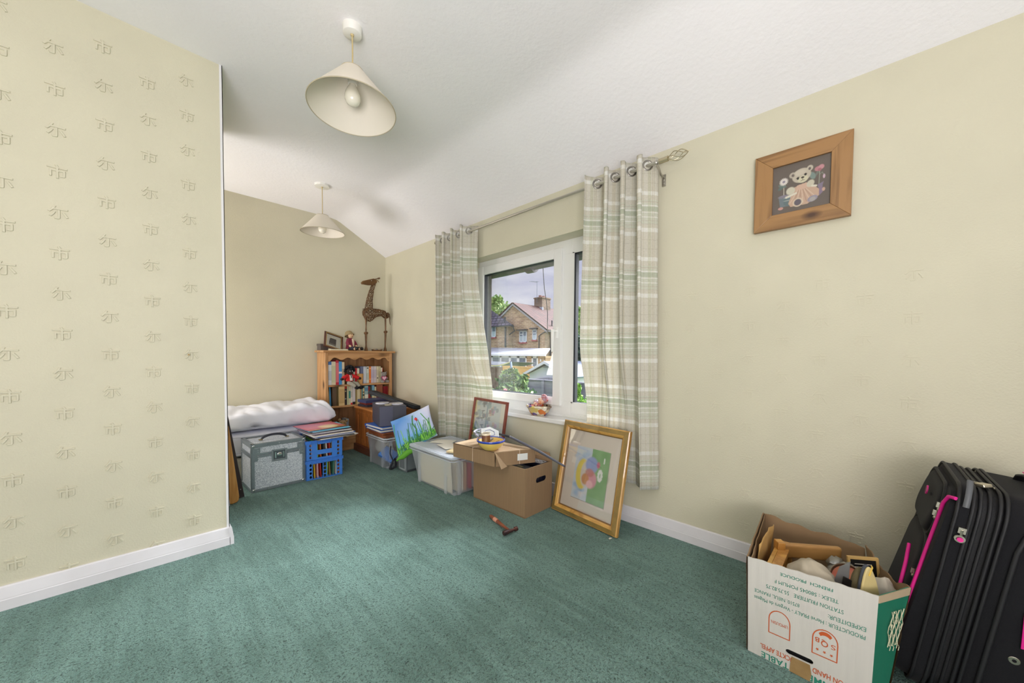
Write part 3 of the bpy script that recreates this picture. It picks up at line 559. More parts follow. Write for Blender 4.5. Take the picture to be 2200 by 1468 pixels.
# ================================================================ curtains, pole, lamps, wall picture
def cloth_mat():
    m=bpy.data.materials.new('checked_linen_curtain'); m.use_nodes=True; nt=m.node_tree; nt.nodes.clear(); N=nt.nodes.new; L=nt.links.new
    at=N('ShaderNodeAttribute'); at.attribute_name='cloth'; sp=N('ShaderNodeSeparateXYZ'); L(at.outputs['Vector'],sp.inputs[0])
    def ramp(src,period,stops):
        d=N('ShaderNodeMath'); d.operation='DIVIDE'; d.inputs[1].default_value=period; L(src,d.inputs[0]); f=N('ShaderNodeMath'); f.operation='FRACT'; L(d.outputs[0],f.inputs[0])
        r=N('ShaderNodeValToRGB'); r.color_ramp.interpolation='CONSTANT'; e=r.color_ramp.elements; e[0].position=0; e[0].color=S(stops[0][1]); e[1].position=stops[1][0]; e[1].color=S(stops[1][1])
        for p,c in stops[2:]: q=e.new(p); q.color=S(c)
        L(f.outputs[0],r.inputs[0]); return r.outputs[0]
    base=(226,222,210); ln=(214,209,196); lt=(244,243,238); gr=(206,211,194); gl=(223,224,211)
    h=ramp(sp.outputs['Y'],.36,[(0,gr),(.070,lt),(.090,gl),(.125,base),(.135,ln),(.145,gl),(.165,base),(.24,lt),(.30,base),(.42,ln),(.428,base),(.56,ln),(.568,base),(.68,lt),(.745,base),(.80,ln),(.808,gl),(.85,ln),(.858,gl),(.90,lt),(.915,gl),(.97,lt),(.985,gl)])
    v=ramp(sp.outputs['X'],.155,[(0,(255,255,255)),(.12,(246,245,239)),(.15,(255,255,255)),(.3,(242,243,234)),(.42,(255,255,255)),(.46,(240,236,228)),(.49,(255,255,255)),(.52,(240,236,228)),(.55,(255,255,255)),(.75,(246,243,236)),(.88,(255,255,255))])
    mx=N('ShaderNodeMix'); mx.data_type='RGBA'; mx.blend_type='MULTIPLY'; mx.inputs['Factor'].default_value=1; L(h,mx.inputs['A']); L(v,mx.inputs['B'])
    mp=N('ShaderNodeMapping'); mp.inputs['Scale'].default_value=(900,60,1); L(at.outputs['Vector'],mp.inputs[0]); n=N('ShaderNodeTexNoise'); n.inputs['Scale'].default_value=1; n.inputs['Detail'].default_value=2; L(mp.outputs[0],n.inputs[0])
    mp2=N('ShaderNodeMapping'); mp2.inputs['Scale'].default_value=(60,900,1); L(at.outputs['Vector'],mp2.inputs[0]); n2=N('ShaderNodeTexNoise'); n2.inputs['Scale'].default_value=1; n2.inputs['Detail'].default_value=2; L(mp2.outputs[0],n2.inputs[0])
    s=N('ShaderNodeMath'); s.operation='ADD'; L(n.outputs['Fac'],s.inputs[0]); L(n2.outputs['Fac'],s.inputs[1]); mr=N('ShaderNodeMapRange'); mr.inputs['From Min'].default_value=.6; mr.inputs['From Max'].default_value=1.4; mr.inputs['To Min'].default_value=.74; mr.inputs['To Max'].default_value=1.12; L(s.outputs[0],mr.inputs['Value'])
    m2=N('ShaderNodeMix'); m2.data_type='RGBA'; m2.blend_type='MULTIPLY'; m2.inputs['Factor'].default_value=1; L(mx.outputs['Result'],m2.inputs['A']); L(mr.outputs[0],m2.inputs['B'])
    d=N('ShaderNodeBsdfDiffuse'); t=N('ShaderNodeBsdfTranslucent'); L(m2.outputs['Result'],d.inputs[0]); L(m2.outputs['Result'],t.inputs[0]); x=N('ShaderNodeMixShader'); x.inputs[0].default_value=.30; o=N('ShaderNodeOutputMaterial')
    L(d.outputs[0],x.inputs[1]); L(t.outputs[0],x.inputs[2]); L(x.outputs[0],o.inputs[0]); return m
M_cloth=cloth_mat(); M_steel=mat('brushed_nickel',(196,192,184),.3,metal=.9); M_ring=mat('nickel_eyelet',(150,146,140),.3,metal=.9)
RX,RZ=W-.10,2.046
def curtain(label,plan,zt,zb,rings,base):
    """plan(s,t) -> (x,y): s along the cloth 0..1, t from the top 0 to the hem 1"""
    th=thing('curtain',label,'curtain',base); g=G(); nu,nv=150,46; uv=[]
    ptop=[Vector((*plan(i/nu,0),0)) for i in range(nu+1)]; acc=[0]
    for i in range(nu): acc.append(acc[-1]+(ptop[i+1]-ptop[i]).length)
    def f(u,v):
        x,y=plan(u,v); z0=zt+.004*sin(u*40); z1=zb(u) if callable(zb) else zb; z=lerp(z0,z1,v); i=int(round(u*nu)); uv.append((acc[i],z-.0,0)); return (x-base[0],y-base[1],z-base[2])
    g.grid(f,nu,nv); o=g.build('fabric',M_cloth,th,smooth=180)
    a=o.data.attributes.new('cloth','FLOAT_VECTOR','POINT'); a.data.foreach_set('vector',[c for q in uv for c in q])
    q=o.modifiers.new('thickness','SOLIDIFY'); q.thickness=.0025; q.offset=0
    for s in rings:
        x,y=plan(s,0); xa,ya=plan(min(1,s+.004),0); xb,yb=plan(max(0,s-.004),0); n=Vector((xa-xb,ya-yb,0)).normalized(); nx=Vector((-n.y,n.x,0))
        gg=G(); T=frameT((x-base[0],y-base[1],RZ-base[2]+.002),n,(0,0,1)); gg.lathe([(.021,-.0035),(.019,-.001),(.019,.001),(.021,.0035),(.027,.004),(.030,.002),(.030,-.002),(.027,-.004),(.021,-.0035)],24,0,T)
        gg.build('eyelet',M_ring,th,smooth=60)
    return th
# right curtain: four deep folds round the pole, the inner edge pulled a little over the window
def planR(s,t):
    y=lerp(1.252,.872,s); ph=2*pi*3.5*s**1.22
    spread=1+.06*t
    A=lerp(.070,.054,t)*(1-.1*s); xo=lerp(RX,1.998,smooth(.3,1,t))
    x=xo+A*cos(ph)*(-1); y2=1.03+(y-1.03)*spread+.024*sin(2*ph)*(1-.4*t)
    y2+=.02*t*(1-s)*sin(pi*t); x+=.006*sin(9*t+5*s)*t
    if s<.16: y2+=.018*t*(1-s/.16)
    k=smooth(.55,.80,t)*(1-smooth(.66,.80,s)); x=lerp(x,2.022+.010*-cos(ph),k)
    y2-=.028*t*smooth(.75,1,s)
    return (x,y2)
ringsR=[((2*k+1)/14)**(1/1.22) for k in range(7)]; ringsL=[((2*k+1)/14)**(1/.86) for k in range(7)]
curtain('right hand checked linen eyelet curtain, closer to the camera',planR,2.092,lambda u:lerp(.262,.250,u),ringsR,(RX,1.03,.25))
def planL(s,t):
    y=lerp(2.835,2.405,s); ph=2*pi*3.5*s**.86; k=smooth(.25,1,t)
    A=lerp(.068,.040,t); xo=lerp(RX,1.995,k)
    x=xo-A*cos(ph); y+=.022*sin(2*ph)*(1-.4*t)
    y-=smooth(.35,1,s)*(.20*smooth(.15,.78,t)-.05*smooth(.8,1,t))*s     # the free edge is swept over the sash
    y+=.03*t*(1-s); x-=.035*k*smooth(.6,1,s)*sin(pi*min(1,t*1.1)); x+=.008*sin(7*t+4*s)*t
    k=smooth(.60,.78,t)*smooth(.35,.6,s); x=lerp(x,2.020-.012*cos(ph),k)
    return (x,y)
curtain('left hand checked linen eyelet curtain, swept across the window edge',planL,2.092,.235,ringsL,(RX,2.62,.235))
pole=thing('curtain_pole','brushed metal curtain pole with cage finials above the window','curtain pole',(RX,1.8,RZ))
def L2(g,b): return LO(g,b)
pb=(RX,1.8,RZ)
L2(G().cyl((RX,.795,RZ),(RX,2.86,RZ),.0095,n=16),pb).build('rod',M_steel,pole,smooth=60)
for y0,dr,L_ in ((.795,-1,.105),(2.86,1,.075)):
    g=G(); g.cyl((RX,y0+.03*-dr*-1*0,RZ),(RX,y0+dr*.012,RZ),.014,n=16).cyl((RX,y0-dr*.035,RZ),(RX,y0,RZ),.0135,n=16)
    for k in range(5):
        pts=[]
        for i in range(17):
            t=i/16; r=.024*sin(pi*t)**.8+.001; a=2*pi*k/5+2.6*t; pts.append((RX+r*cos(a),y0+dr*(.008+L_*t),RZ+r*sin(a)))
        g.tube(pts,.0021,5)
    g.cyl((RX,y0+dr*(L_-.002),RZ),(RX+.004,y0+dr*(L_+.018),RZ+.006),.0028,.0016,n=6)
    L2(g,pb).build('finial',mat('pale_brass_cage',(190,180,152),.35,metal=.8),pole,smooth=60)
for y in (.842,2.79):
    g=G(); g.tube([(RX+.0,y,RZ-.014),(RX+.02,y,RZ-.02),(RX+.055,y,RZ-.045),(W-.004,y,RZ-.05)],.006,6,flat=.5); g.box(W-.005,W,y-.010,y+.010,RZ-.095,RZ-.03); g.tube([(RX+.014*cos(a),y,RZ+.014*sin(a)) for a in [pi*.8+i*pi*1.4/10 for i in range(11)]],.004,6)
    for z in (RZ-.08,RZ-.06): g.cyl((W-.007,y,z),(W-.004,y,z),.0035,n=8)
    L2(g,pb).build('bracket',M_steel,pole,smooth=50)
# pendants
M_shade=mat('cream_parchment_shade',(222,214,200),.8,bump=.15,bs=300); M_shin=mat('cream_shade_lining',(226,218,206),.8); M_flex=mat('beige_flex',(190,172,128),.6); M_rose=mat('white_plastic',(232,230,226),.35,coat=.2)
M_bulb=mat('opal_bulb',(236,230,216),.2,coat=.4)
def pendant(label,x,y,zr,zt,zb,rt,rb,rose_r,rose_h,tilt,poly=32):
    t=thing('pendant_lamp',label,'pendant lamp',(x,y,HC)); z0=HC
    g=G(); g.lathe([(0,-rose_h),(rose_r*.90,-rose_h),(rose_r*.955,-rose_h*.94),(rose_r*.96,-rose_h*.25),(rose_r,-rose_h*.2),(rose_r,0),(0,0)],poly); g.build('ceiling_rose',M_rose,t,smooth=50 if poly>16 else 20)
    g=G(); g.lathe([(0,-rose_h-.008),(.006,-rose_h-.007),(.008,-rose_h)],12); g.tube([(0,0,-rose_h),(.001,0,(zt-z0)*.6),(0,0,zt-z0-.02)],.0035,8); g.build('flex',M_flex,t,smooth=60)
    T=Matrix.Translation((0,0,zt-z0))@Euler(tilt).to_matrix().to_4x4(); h=zb-zt
    g=G(); g.lathe([(rt,0),(rb,h)],64,0,T); g.lathe([(rb-.0015,h),(rt-.0015,0)],64,1,T); g.lathe([(rt-.0016,0),(rt,0)],64,0,T)
    s=g.build('lamp_shade',[M_shade,M_shin],t,smooth=50)
    g=G()
    for r,zz in ((rb,h),(rt,0)): g.tube([T@Vector((r*cos(a),r*sin(a),zz)) for a in [2*pi*i/64 for i in range(65)]],.0022,6)
    g.build('shade_trim',mat('taupe_edging',(176,166,142),.7),s,smooth=60)
    g=G()
    for k in range(3):
        a=2*pi*k/3+.5; g.tube([T@Vector((rt*cos(a),rt*sin(a),-.002)),T@Vector((rt*.9*cos(a),rt*.9*sin(a),-.03)),T@Vector((.020*cos(a),.020*sin(a),-.034))],.0013,5)
    g.tube([T@Vector((.021*cos(a),.021*sin(a),-.034)) for a in [2*pi*i/20 for i in range(21)]],.0014,5); g.build('spider_ring',M_rose,s,smooth=60)
    g=G(); g.lathe([(0,.0),(.012,-.002),(.015,-.012),(.016,-.03),(.019,-.034),(.019,-.05),(.015,-.052),(0,-.052)],20,0,Matrix.Translation((0,0,zt-z0-.008))); lh=g.build('lampholder',M_rose,t,smooth=40)
    g=G(); pr=[(.0135,-.045),(.0145,-.058),(.022,-.072),(.030,-.089),(.0335,-.105),(.0325,-.121),(.026,-.135),(.014,-.144),(0,-.146)]; g.lathe(pr,24,0,Matrix.Translation((0,0,zt-z0-.005))); g.build('bulb',M_bulb,lh,smooth=180)
    return t
PEND1=(.688,1.679); PEND2=(1.129,3.401)
pendant('cream cone shade pendant lamp hanging close to the camera',PEND1[0],PEND1[1],HC,2.262,2.088,.046,.182,.041,.034,(-.055,.02,0))
pendant('smaller looking cream cone shade pendant lamp farther back, towards the bookcase',PEND2[0],PEND2[1],HC,2.196,2.052,.046,.172,.062,.016,(0.03,-.03,0),12)
# teddy picture on the window wall
M_pine=wood('varnished_knotty_pine',(156,116,70),(128,92,52),axis=1,scale=14,knots=7); M_pinev=wood('varnished_knotty_pine_upright',(156,116,70),(128,92,52),axis=2,scale=14,knots=7)
pt=thing('picture_frame','square pine framed teddy bear picture hanging on the window wall','picture',(W,.234,1.760))
ya,yb,za,zb=.170,-.168,-.174,.173; ia,ib,ic,id_=.101,-.101,-.108,.106
def mitre(g,x0,x1,o,i): # o,i=(ymax,ymin,zmin,zmax); four mitred bars between x0,x1
    (a,b,c,d),(e,f_,h,k)=o,i
    oc=[(a,c),(b,c),(b,d),(a,d)]; ic=[(e,h),(f_,h),(f_,k),(e,k)]
    for q in range(4):
        r=(q+1)%4; g.prism([(x0,*oc[q]),(x0,*oc[r]),(x0,*ic[r]),(x0,*ic[q])],(x1-x0,0,0),0 if q in(0,2) else 1)
g=G(); mitre(g,-.026,-.004,(ya,yb,za,zb),(ia,ib,ic,id_)); g.build('frame_moulding',[M_pine,M_pinev],pt,bevel=.0015)
cv=Canvas(150,150,(112,98,88))
P=cv
P.ell(.5,.45,.40,.38,(104,92,80),.5,.8)
P.ell(.69,.64,.045,.075,(122,150,140),.9,.3,.4).ell(.76,.66,.02,.06,(120,140,130),.5,.4,-.5)
P.line([(.80,.70),(.795,.42)],.006,(150,160,140)).line([(.80,.62),(.84,.66),(.87,.60)],.004,(140,150,130))
P.ell(.775,.745,.055,.045,(196,118,128),1,.25).ell(.825,.765,.045,.045,(206,132,140),1,.25,.5).ell(.80,.72,.03,.03,(176,96,110),1,.4).ell(.872,.575,.018,.04,(206,166,186),1,.3)
P.pol([(.77,.44),(.87,.48),(.84,.36),(.80,.34)],(132,116,142))
P.line([(.215,.60),(.22,.38)],.006,(206,198,176)).ell(.19,.58,.075,.03,(104,128,120),.9,.3,-.4).ell(.16,.54,.05,.03,(90,116,112),.9,.3,.5)
for k in range(16): a=2*pi*k/16; P.ell(.214+.045*cos(a),.66+.045*sin(a),.034,.010,(226,216,206),1,.4,a)
P.ell(.214,.66,.026,.026,(150,140,160),1,.3)
P.pol([(.13,.36),(.30,.36),(.28,.16),(.16,.16)],(108,124,132)).ell(.215,.365,.095,.03,(136,128,142),1,.3).ell(.30,.25,.085,.095,(96,118,122),1,.2).ell(.30,.33,.08,.02,(146,160,160),1,.3).ell(.30,.27,.085,.012,(160,170,164),.8,.4).ell(.17,.135,.045,.028,(206,142,128),1,.2)
P.pol([(.40,.50),(.62,.53),(.80,.36),(.84,.26),(.62,.12),(.34,.13),(.30,.20)],(204,164,132)).pol([(.44,.52),(.60,.54),(.62,.44),(.42,.41)],(214,170,140))
for k in range(9): P.line([(.45+.018*k,.42),(.33+.055*k,.16+.02*abs(4-k)*.5)],.005,(172,128,104) if k%2 else (226,196,166),.8)
P.ell(.335,.445,.075,.075,(206,198,170),1,.25,.4).ell(.66,.50,.06,.07,(204,196,168),1,.25,-.5)
for k in range(6): P.ell(.265+.032*k,.335+.008*k,.02,.022,(222,214,190),1,.3)
for k in range(4): P.ell(.69+.02*k,.445-.005*k,.018,.02,(222,214,190),1,.3)
P.ell(.51,.70,.155,.135,(196,182,158),1,.10,.12).ell(.36,.745,.055,.055,(186,172,150),1,.2).ell(.37,.74,.026,.028,(110,96,90),1,.4).ell(.645,.80,.05,.055,(196,184,160),1,.2).ell(.64,.79,.022,.028,(110,96,90),1,.4)
P.ell(.48,.76,.09,.05,(210,196,172),.7,.6).ell(.535,.62,.085,.065,(212,204,164),1,.2,.15).ell(.53,.655,.028,.018,(70,58,44),1,.3).line([(.53,.645),(.53,.605),(.50,.59)],.004,(84,70,56)).line([(.53,.605),(.56,.60)],.004,(84,70,56))
P.ell(.452,.655,.02,.024,(48,44,40),1,.3).ell(.575,.70,.02,.024,(48,44,40),1,.3).line([(.42,.66),(.455,.685),(.48,.67)],.004,(90,78,64)).line([(.55,.71),(.58,.725),(.60,.705)],.004,(90,78,64))
P.ell(.46,.19,.085,.085,(216,192,160),1,.15).ell(.46,.19,.060,.062,(104,94,106),1,.2).ell(.70,.20,.085,.055,(150,140,160),1,.2,.3).ell(.70,.19,.05,.04,(176,170,160),.8,.4,.3).pol([(.80,.38),(.85,.40),(.86,.28),(.80,.22)],(136,112,142)).ell(.87,.33,.025,.035,(206,160,132),1,.3)
P.tone(.82,.72)
g=G(); P.onto(g,lambda u,v:(-.0155,lerp(ia+.004,ib-.004,u),lerp(ic-.004,id_+.004,v))); g.box(-.015,-.006,ib-.006,ia+.006,ic-.006,id_+.006); g.c+=[(.05,.04,.03,1)]*8
g.build('painted_panel',colattr('painted_panel',.65),pt)
# ================================================================ bookcase and what stands on it
M_bc=wood('waxed_pine',(196,150,104),(168,122,76),axis=2,scale=12,knots=5); M_bch=wood('waxed_pine_level',(196,150,104),(168,122,76),axis=0,scale=12,knots=4)
BX0,BX1,BF,BB=1.298,2.012,3.868,4.10
bb=(1.655,3.98,0)
bc=thing('bookcase','pine bookcase with a scalloped top rail standing in the far corner','bookcase',bb)
g=G().box(BX0,BX0+.02,BF+.012,BB,0,1.018); L2(g,bb).build('side_panel',M_bc,bc); L2(G().box(BX1-.02,BX1,BF+.012,BB,0,1.018),bb).build('side_panel',M_bc,bc)
L2(G().box(BX0,BX0+.03,BF,BF+.013,0,1.018),bb).build('stile',M_bc,bc,bevel=.003); L2(G().box(BX1-.03,BX1,BF,BF+.013,0,1.018),bb).build('stile',M_bc,bc,bevel=.003)
L2(G().box(BX0-.026,BX1+.030,BF-.026,BB+.005,1.018,1.040),bb).build('top',M_bch,bc,bevel=.007,seg=3)
n=48; pr=[]
for i in range(n+1):
    u=i/n; x=lerp(BX0+.03,BX1-.03,u); c=abs(u-.5)*2; z=.955-.012*cos(2*pi*u*5.0)-(.018 if c>.86 else 0)*smooth(.86,.95,c); pr.append((x,BF+.002,z))
L2(G().prism(pr+[(BX1-.03,BF+.002,1.018),(BX0+.03,BF+.002,1.018)],(0,.012,0)),bb).build('scalloped_rail',M_bch,bc)
for z in (.669,.452,.130): L2(G().box(BX0+.02,BX1-.02,BF+.006,BB-.008,z-.0,z+.018),bb).build('shelf',M_bch,bc,bevel=.002)
L2(G().box(BX0+.02,BX1-.02,BF+.008,BF+.02,0,.128),bb).build('plinth',M_bch,bc)
g=G(); 
for i in range(7): x=lerp(BX0+.02,BX1-.02,i/7); g.box(x+.0008,x+(BX1-BX0-.04)/7-.0008,BB-.010,BB,.0,1.018)
L2(g,bb).build('back_boards',wood('back_board_pine',(168,120,80),(134,92,56),axis=2,scale=12,knots=5),bc)
ZS=.687; ZS2=.470
BM={}
def bmat(c): 
    k='cover_%d_%d_%d'%tuple(c)
    return mat(k,c,.5,coat=.1)
M_pg=mat('page_edges',(226,216,190),.8)
def book(x0,x1,yf,z0,h,c,desc,group,depth=.14,bands=(),lean=0,cat='book',name='book',flat=False):
    """an upright book, spine towards the room; bands: (from, to, colour) along the spine height"""
    w=x1-x0; g=G(); mats=[bmat(c),M_pg]; r=.0015
    g.box(0,w,0,.004,0,h); g.box(0,r,.004,depth,0,h); g.box(w-r,w,.004,depth,0,h); g.box(r,w-r,.004,depth-.004,.003,h-.003,1)
    for a,b,cc in bands:
        m=bmat(cc)
        if m not in mats: mats.append(m)
        g.box(w*.0 if b-a>.08 else w*.22,w if b-a>.08 else w*.78,-.0006,0,h*a,h*b,mats.index(m))
    o=g.build(name,mats); o.location=(x0,yf,z0); o.rotation_euler=(0,lean,0); tag(o,desc,cat,group); return o
CX=lambda c:1.327+(c-186)*.000891
up='books on the upper shelf'; W_=(236,234,232)
H1=[(190,235,205,(226,230,236),'pale blue and white hardback at the left end of the upper shelf',((.86,1,(70,120,190)),(.2,.6,(200,206,216)))),
(236,281,205,(226,214,186),'cream hardback with green lettering between the pale blue and the red books',((.1,.82,(206,206,170)),)),
(283,315,190,(196,44,66),'tall red hardback, the tallest book on the upper shelf',((.1,.9,(222,120,130)),)),
(316,351,205,(66,150,214),'bright blue hardback beside the tall red one',((.48,.56,(240,240,244)),)),
(352,379,213,(222,206,176),'slim cream hardback just left of the black haired doll',((.3,.7,(190,170,140)),)),
(498,512,268,(196,206,190),'thin pale green paperback just right of the black haired doll',()),
(513,537,268,(206,36,44),'short red paperback right of the black haired doll',()),
(538,566,270,(226,222,206),'off white paperback between the red one and the big pale blue one',((.2,.6,(190,186,170)),)),
(578,614,248,(104,112,146),'slate blue book behind the paper cup',()),
(615,650,248,(196,204,222),'pale lavender blue book right of the slate blue one',((.1,.9,(214,220,232)),)),
(654,684,248,(216,222,216),'white and grey book left of the orange one, with a dark letter at the top',((.86,.94,(60,60,70)),(.2,.6,(190,200,190)))),
(686,711,248,(232,122,42),'slim orange book on the upper shelf',((.84,.9,(240,210,160)),(.2,.25,(240,200,150)))),
(712,744,248,(206,198,214),'lilac book right of the orange one',((.3,.8,(190,180,204)),)),
(746,780,248,(214,206,214),'pale mauve book, second to the right of the orange one',((.3,.8,(196,188,204)),)),
(783,808,248,(226,216,190),'cream book with dark lettering, third to the right of the orange one',((.25,.32,(60,50,44)),(.45,.8,(206,196,170)))),
(810,836,248,(204,196,164),'pale khaki book left of the small off white one',((.3,.7,(184,176,140)),)),
(839,858,268,(232,226,210),'small off white book at the right end of the upper row',())]
for a,b,t,c,d,bd in H1:
    big=a<400; zt=ZS+((493 if big else 468)-t)*.00083
    book(CX(a),CX(b),3.905 if big else 3.93,ZS,zt-ZS,c,d,up,bands=bd)
lowg='books on the middle shelf'
H2=[(196,204,548,(206,178,120),'very thin tan book at the left end of the middle shelf',0),
(206,224,541,(60,140,190),'slim blue book leaning at the left end of the middle shelf',-.045),
(236,280,560,(96,76,58),'thick brown leather look book on the middle shelf',0),
(281,301,556,(80,66,34),'dark olive book left of the thick cream one',0),
(303,366,558,(214,188,136),'thick cream book with lettering down its spine',0),
(369,399,547,(52,42,42),'black book with a red top band on the middle shelf',0),
(401,419,556,(196,198,160),'pale green paperback on the middle shelf, right of the black book',0),
(421,441,556,(216,204,176),'cream paperback with teal lettering on the middle shelf',0),
(443,462,550,(226,220,206),'white paperback with a red foot on the middle shelf',0),
(465,497,525,(214,206,208),'tall pale pink book, tallest on the middle shelf',0),
(500,516,572,(150,130,80),'short olive paperback right of the tall pale pink book',0),
(518,534,568,(214,200,160),'short cream paperback, second right of the tall pale pink book',0),
(536,551,568,(226,214,176),'short ivory paperback, third right of the tall pale pink book',0),
(553,572,548,(176,140,96),'light brown book left of the teal one',0),
(573,584,566,(44,130,142),'very slim teal book on the middle shelf',0),
(587,606,572,(206,190,150),'beige book with black marks right of the teal one',0),
(612,654,540,(150,180,180),'white and sea green book on the middle shelf',0),
(657,675,545,(150,36,40),'narrow red book right of the white and sea green one',0),
(677,697,542,(50,60,54),'dark green book with small red squares',0),
(702,734,530,(120,170,196),'light blue and cream book right of the dark green one',0),
(738,757,546,(226,214,180),'small cream book left of the reddish brown one',0),
(762,840,518,(150,84,60),'wide reddish brown book at the right of the middle row',0)]
bd2={303:((.12,.86,(190,160,110)),),369:((.86,1,(176,60,44)),(.7,.76,(170,150,120)),(.3,.36,(150,150,150))),421:((.35,.75,(60,140,130)),),443:((.0,.10,(206,44,50)),(.4,.7,(200,190,180))),465:((.0,.14,(40,30,34)),),612:((.7,.9,(90,140,170)),(.2,.5,(226,226,206))),587:((.5,.6,(50,40,36)),(.7,.78,(90,70,50))),677:((.3,.36,(170,60,50)),(.5,.56,(170,60,50)),(.7,.76,(170,60,50))),702:((.0,.4,(226,214,170)),)}
for a,b,t,c,d,ln in H2:
    bot=lerp(810,762,min(1,max(0,(a-190)/600))) if a<420 else lerp(790,745,(a-420)/420)
    dz=(bot-t)*.00083; z=ZS2
    book(CX(a)+.004,CX(b)+.004,3.90 if a<300 or a>310 else 3.885,z,min(dz,.198 if a!=465 else .199),c,d,lowg,bands=bd2.get(a,()),lean=ln)
o=book(CX(868),CX(938),3.93,ZS2,.17,(150,30,44),'dark red box file at the right end of the middle shelf',None,name='box_file',cat='box file',depth=.12)
# bottom shelf: a slumped beige teddy and a few objects in the dark
M_bt=mat('beige_plush',(176,146,104),.95,bump=.8,bs=260,sheen=.3)
def plush(name,label,loc,rz,sc_,mats,parts,cat='soft toy',sit=True):
    """seated soft toy: body mesh with arms and legs, clothing and features as parts"""
    t=thing(name,label,cat,loc,rz); g=G()
    for (c,r,*rot) in parts['body']: g.ball(Vector(c)*sc_,tuple(q*sc_ for q in r),16,12,0,rot=Euler(rot[0]) if rot else None)
    g.build('body',mats[0],t,smooth=180)
    for nm,mi,lst in parts['extra']:
        for it in (lst if nm in parts.get('each',()) else [lst]):
            g=G()
            for (c,r,*rot) in (it if isinstance(it,list) else [it]): g.ball(Vector(c)*sc_,tuple(q*sc_ for q in r),14,10,0,rot=Euler(rot[0]) if rot else None)
            g.build(nm,mats[mi],t,smooth=180)
    return t
M_bk=mat('black_bead',(16,16,18),.25)
plush('teddy_bear','beige teddy bear slumped on the dark bottom shelf of the bookcase',(1.455,3.905,.148),-.3,1.0,[M_bt,M_bk,mat('worn_beige_pad',(206,180,140),.9)],
 {'body':[((0,0,.06),(.042,.038,.058)),((.02,-.01,.135),(.038,.036,.036)),((.058,-.01,.16),(.014,.008,.014)),((-.008,.0,.172),(.014,.008,.014)),((-.045,-.02,.07),(.014,.016,.04),(0,.5,0)),((.05,-.03,.06),(.014,.016,.04),(0,-.5,0)),((.045,-.07,.02),(.02,.045,.02),(0,0,.3)),((-.03,-.07,.02),(.02,.045,.02),(0,0,-.2)),((.02,-.042,.128),(.018,.014,.014))],
  'extra':[('eye',1,[((.008,-.041,.145),(.003,.003,.003)),((.034,-.041,.144),(.003,.003,.003))]),('nose',1,[((.02,-.056,.131),(.005,.004,.004))]),('paw_pad',2,[((.058,-.112,.022),(.015,.006,.015)),((-.022,-.112,.022),(.015,.006,.015))])],'each':('eye','paw_pad')})
for a,b,h,c,d in ((1.36,1.378,.17,(222,196,120),'narrow pale yellow book on the bottom shelf'),(1.395,1.41,.12,(206,190,160),'short beige book on the bottom shelf, right of the pale yellow one'),(1.525,1.55,.17,(186,196,206),'pale grey blue book standing on the bottom shelf beside the teddy')):
    book(a,b,3.93,.148,h,c,d,'books on the bottom shelf',depth=.12)
# on top of the bookcase
M_fr=mat('dark_red_wood_frame',(84,42,34),.35,coat=.4); M_gold=mat('gilt_line',(196,166,90),.35,metal=.6); M_gl=glass()
tf=thing('photo_frame','empty dark wood photo frame with a gilt line leaning back on the bookcase top','picture',(1.395,3.93,1.055),-.06)
M0=Matrix.Translation((0,0,0))@Euler((-.62,0,0)).to_matrix().to_4x4()@Matrix(((1,-.32,0,0),(0,1,0,0),(0,0,1,0),(0,0,0,1)))@Matrix.Identity(4)
def bars(g,w,h,t,d0,d1,T,mi=0):
    for q in (((-w,-w+t),(0,h)),((w-t,w),(0,h)),((-w+t,w-t),(0,t)),((-w+t,w-t),(h-t,h))): g.box(q[0][0],q[0][1],d0,d1,q[1][0],q[1][1],mi,T)
TT=Euler((-.52,.30,.12)).to_matrix().to_4x4()
g=G(); bars(g,.098,.185,.020,-.012,0,TT); g.build('frame_moulding',M_fr,tf,bevel=.002)
g=G(); bars(g,.080,.167,.0035,-.014,-.010,Matrix.Translation(TT@Vector((0,0,.009)))@TT); g.build('gilt_line',M_gold,tf)
g=G().box(-.079,.079,-.004,-.002,.019,.166,0,TT); g.build('backing',mat('grey_blank_backing',(196,194,186),.6),tf)
g=G().box(-.079,.079,-.008,-.007,.019,.166,0,TT); g.build('pane',glass('picture_glass',refl=.2),tf)
g=G().prism([(-.05,.004,.0),(.03,.004,.0),(.02,.035,.11),(-.04,.035,.11)],(0,.006,0),0,Euler((-.05,.30,.1)).to_matrix().to_4x4()); g.build('easel_back',mat('dark_grey_board',(70,64,62),.8),tf)
tag(G().box(-.075,.095,-.05,.03,0,.010).box(-.072,.092,-.047,.03,.010,.013).build('paper_pad',mat('ivory_paper',(222,216,190),.8),loc=(1.43,3.92,1.0405)),'ivory pad of paper lying under the leaning photo frame','paper pad')
bx=thing('gift_box','small dark grey box behind the leaning photo frame','box',(1.315,4.0,1.0405),.1)
G().box(-.03,.05,-.03,.05,0,.06).build('body',mat('dark_taupe_card',(86,78,74),.7),bx,bevel=.004); G().box(-.033,.053,-.033,.053,.045,.066).build('lid',mat('dark_taupe_card',(86,78,74),.7),bx,bevel=.003)
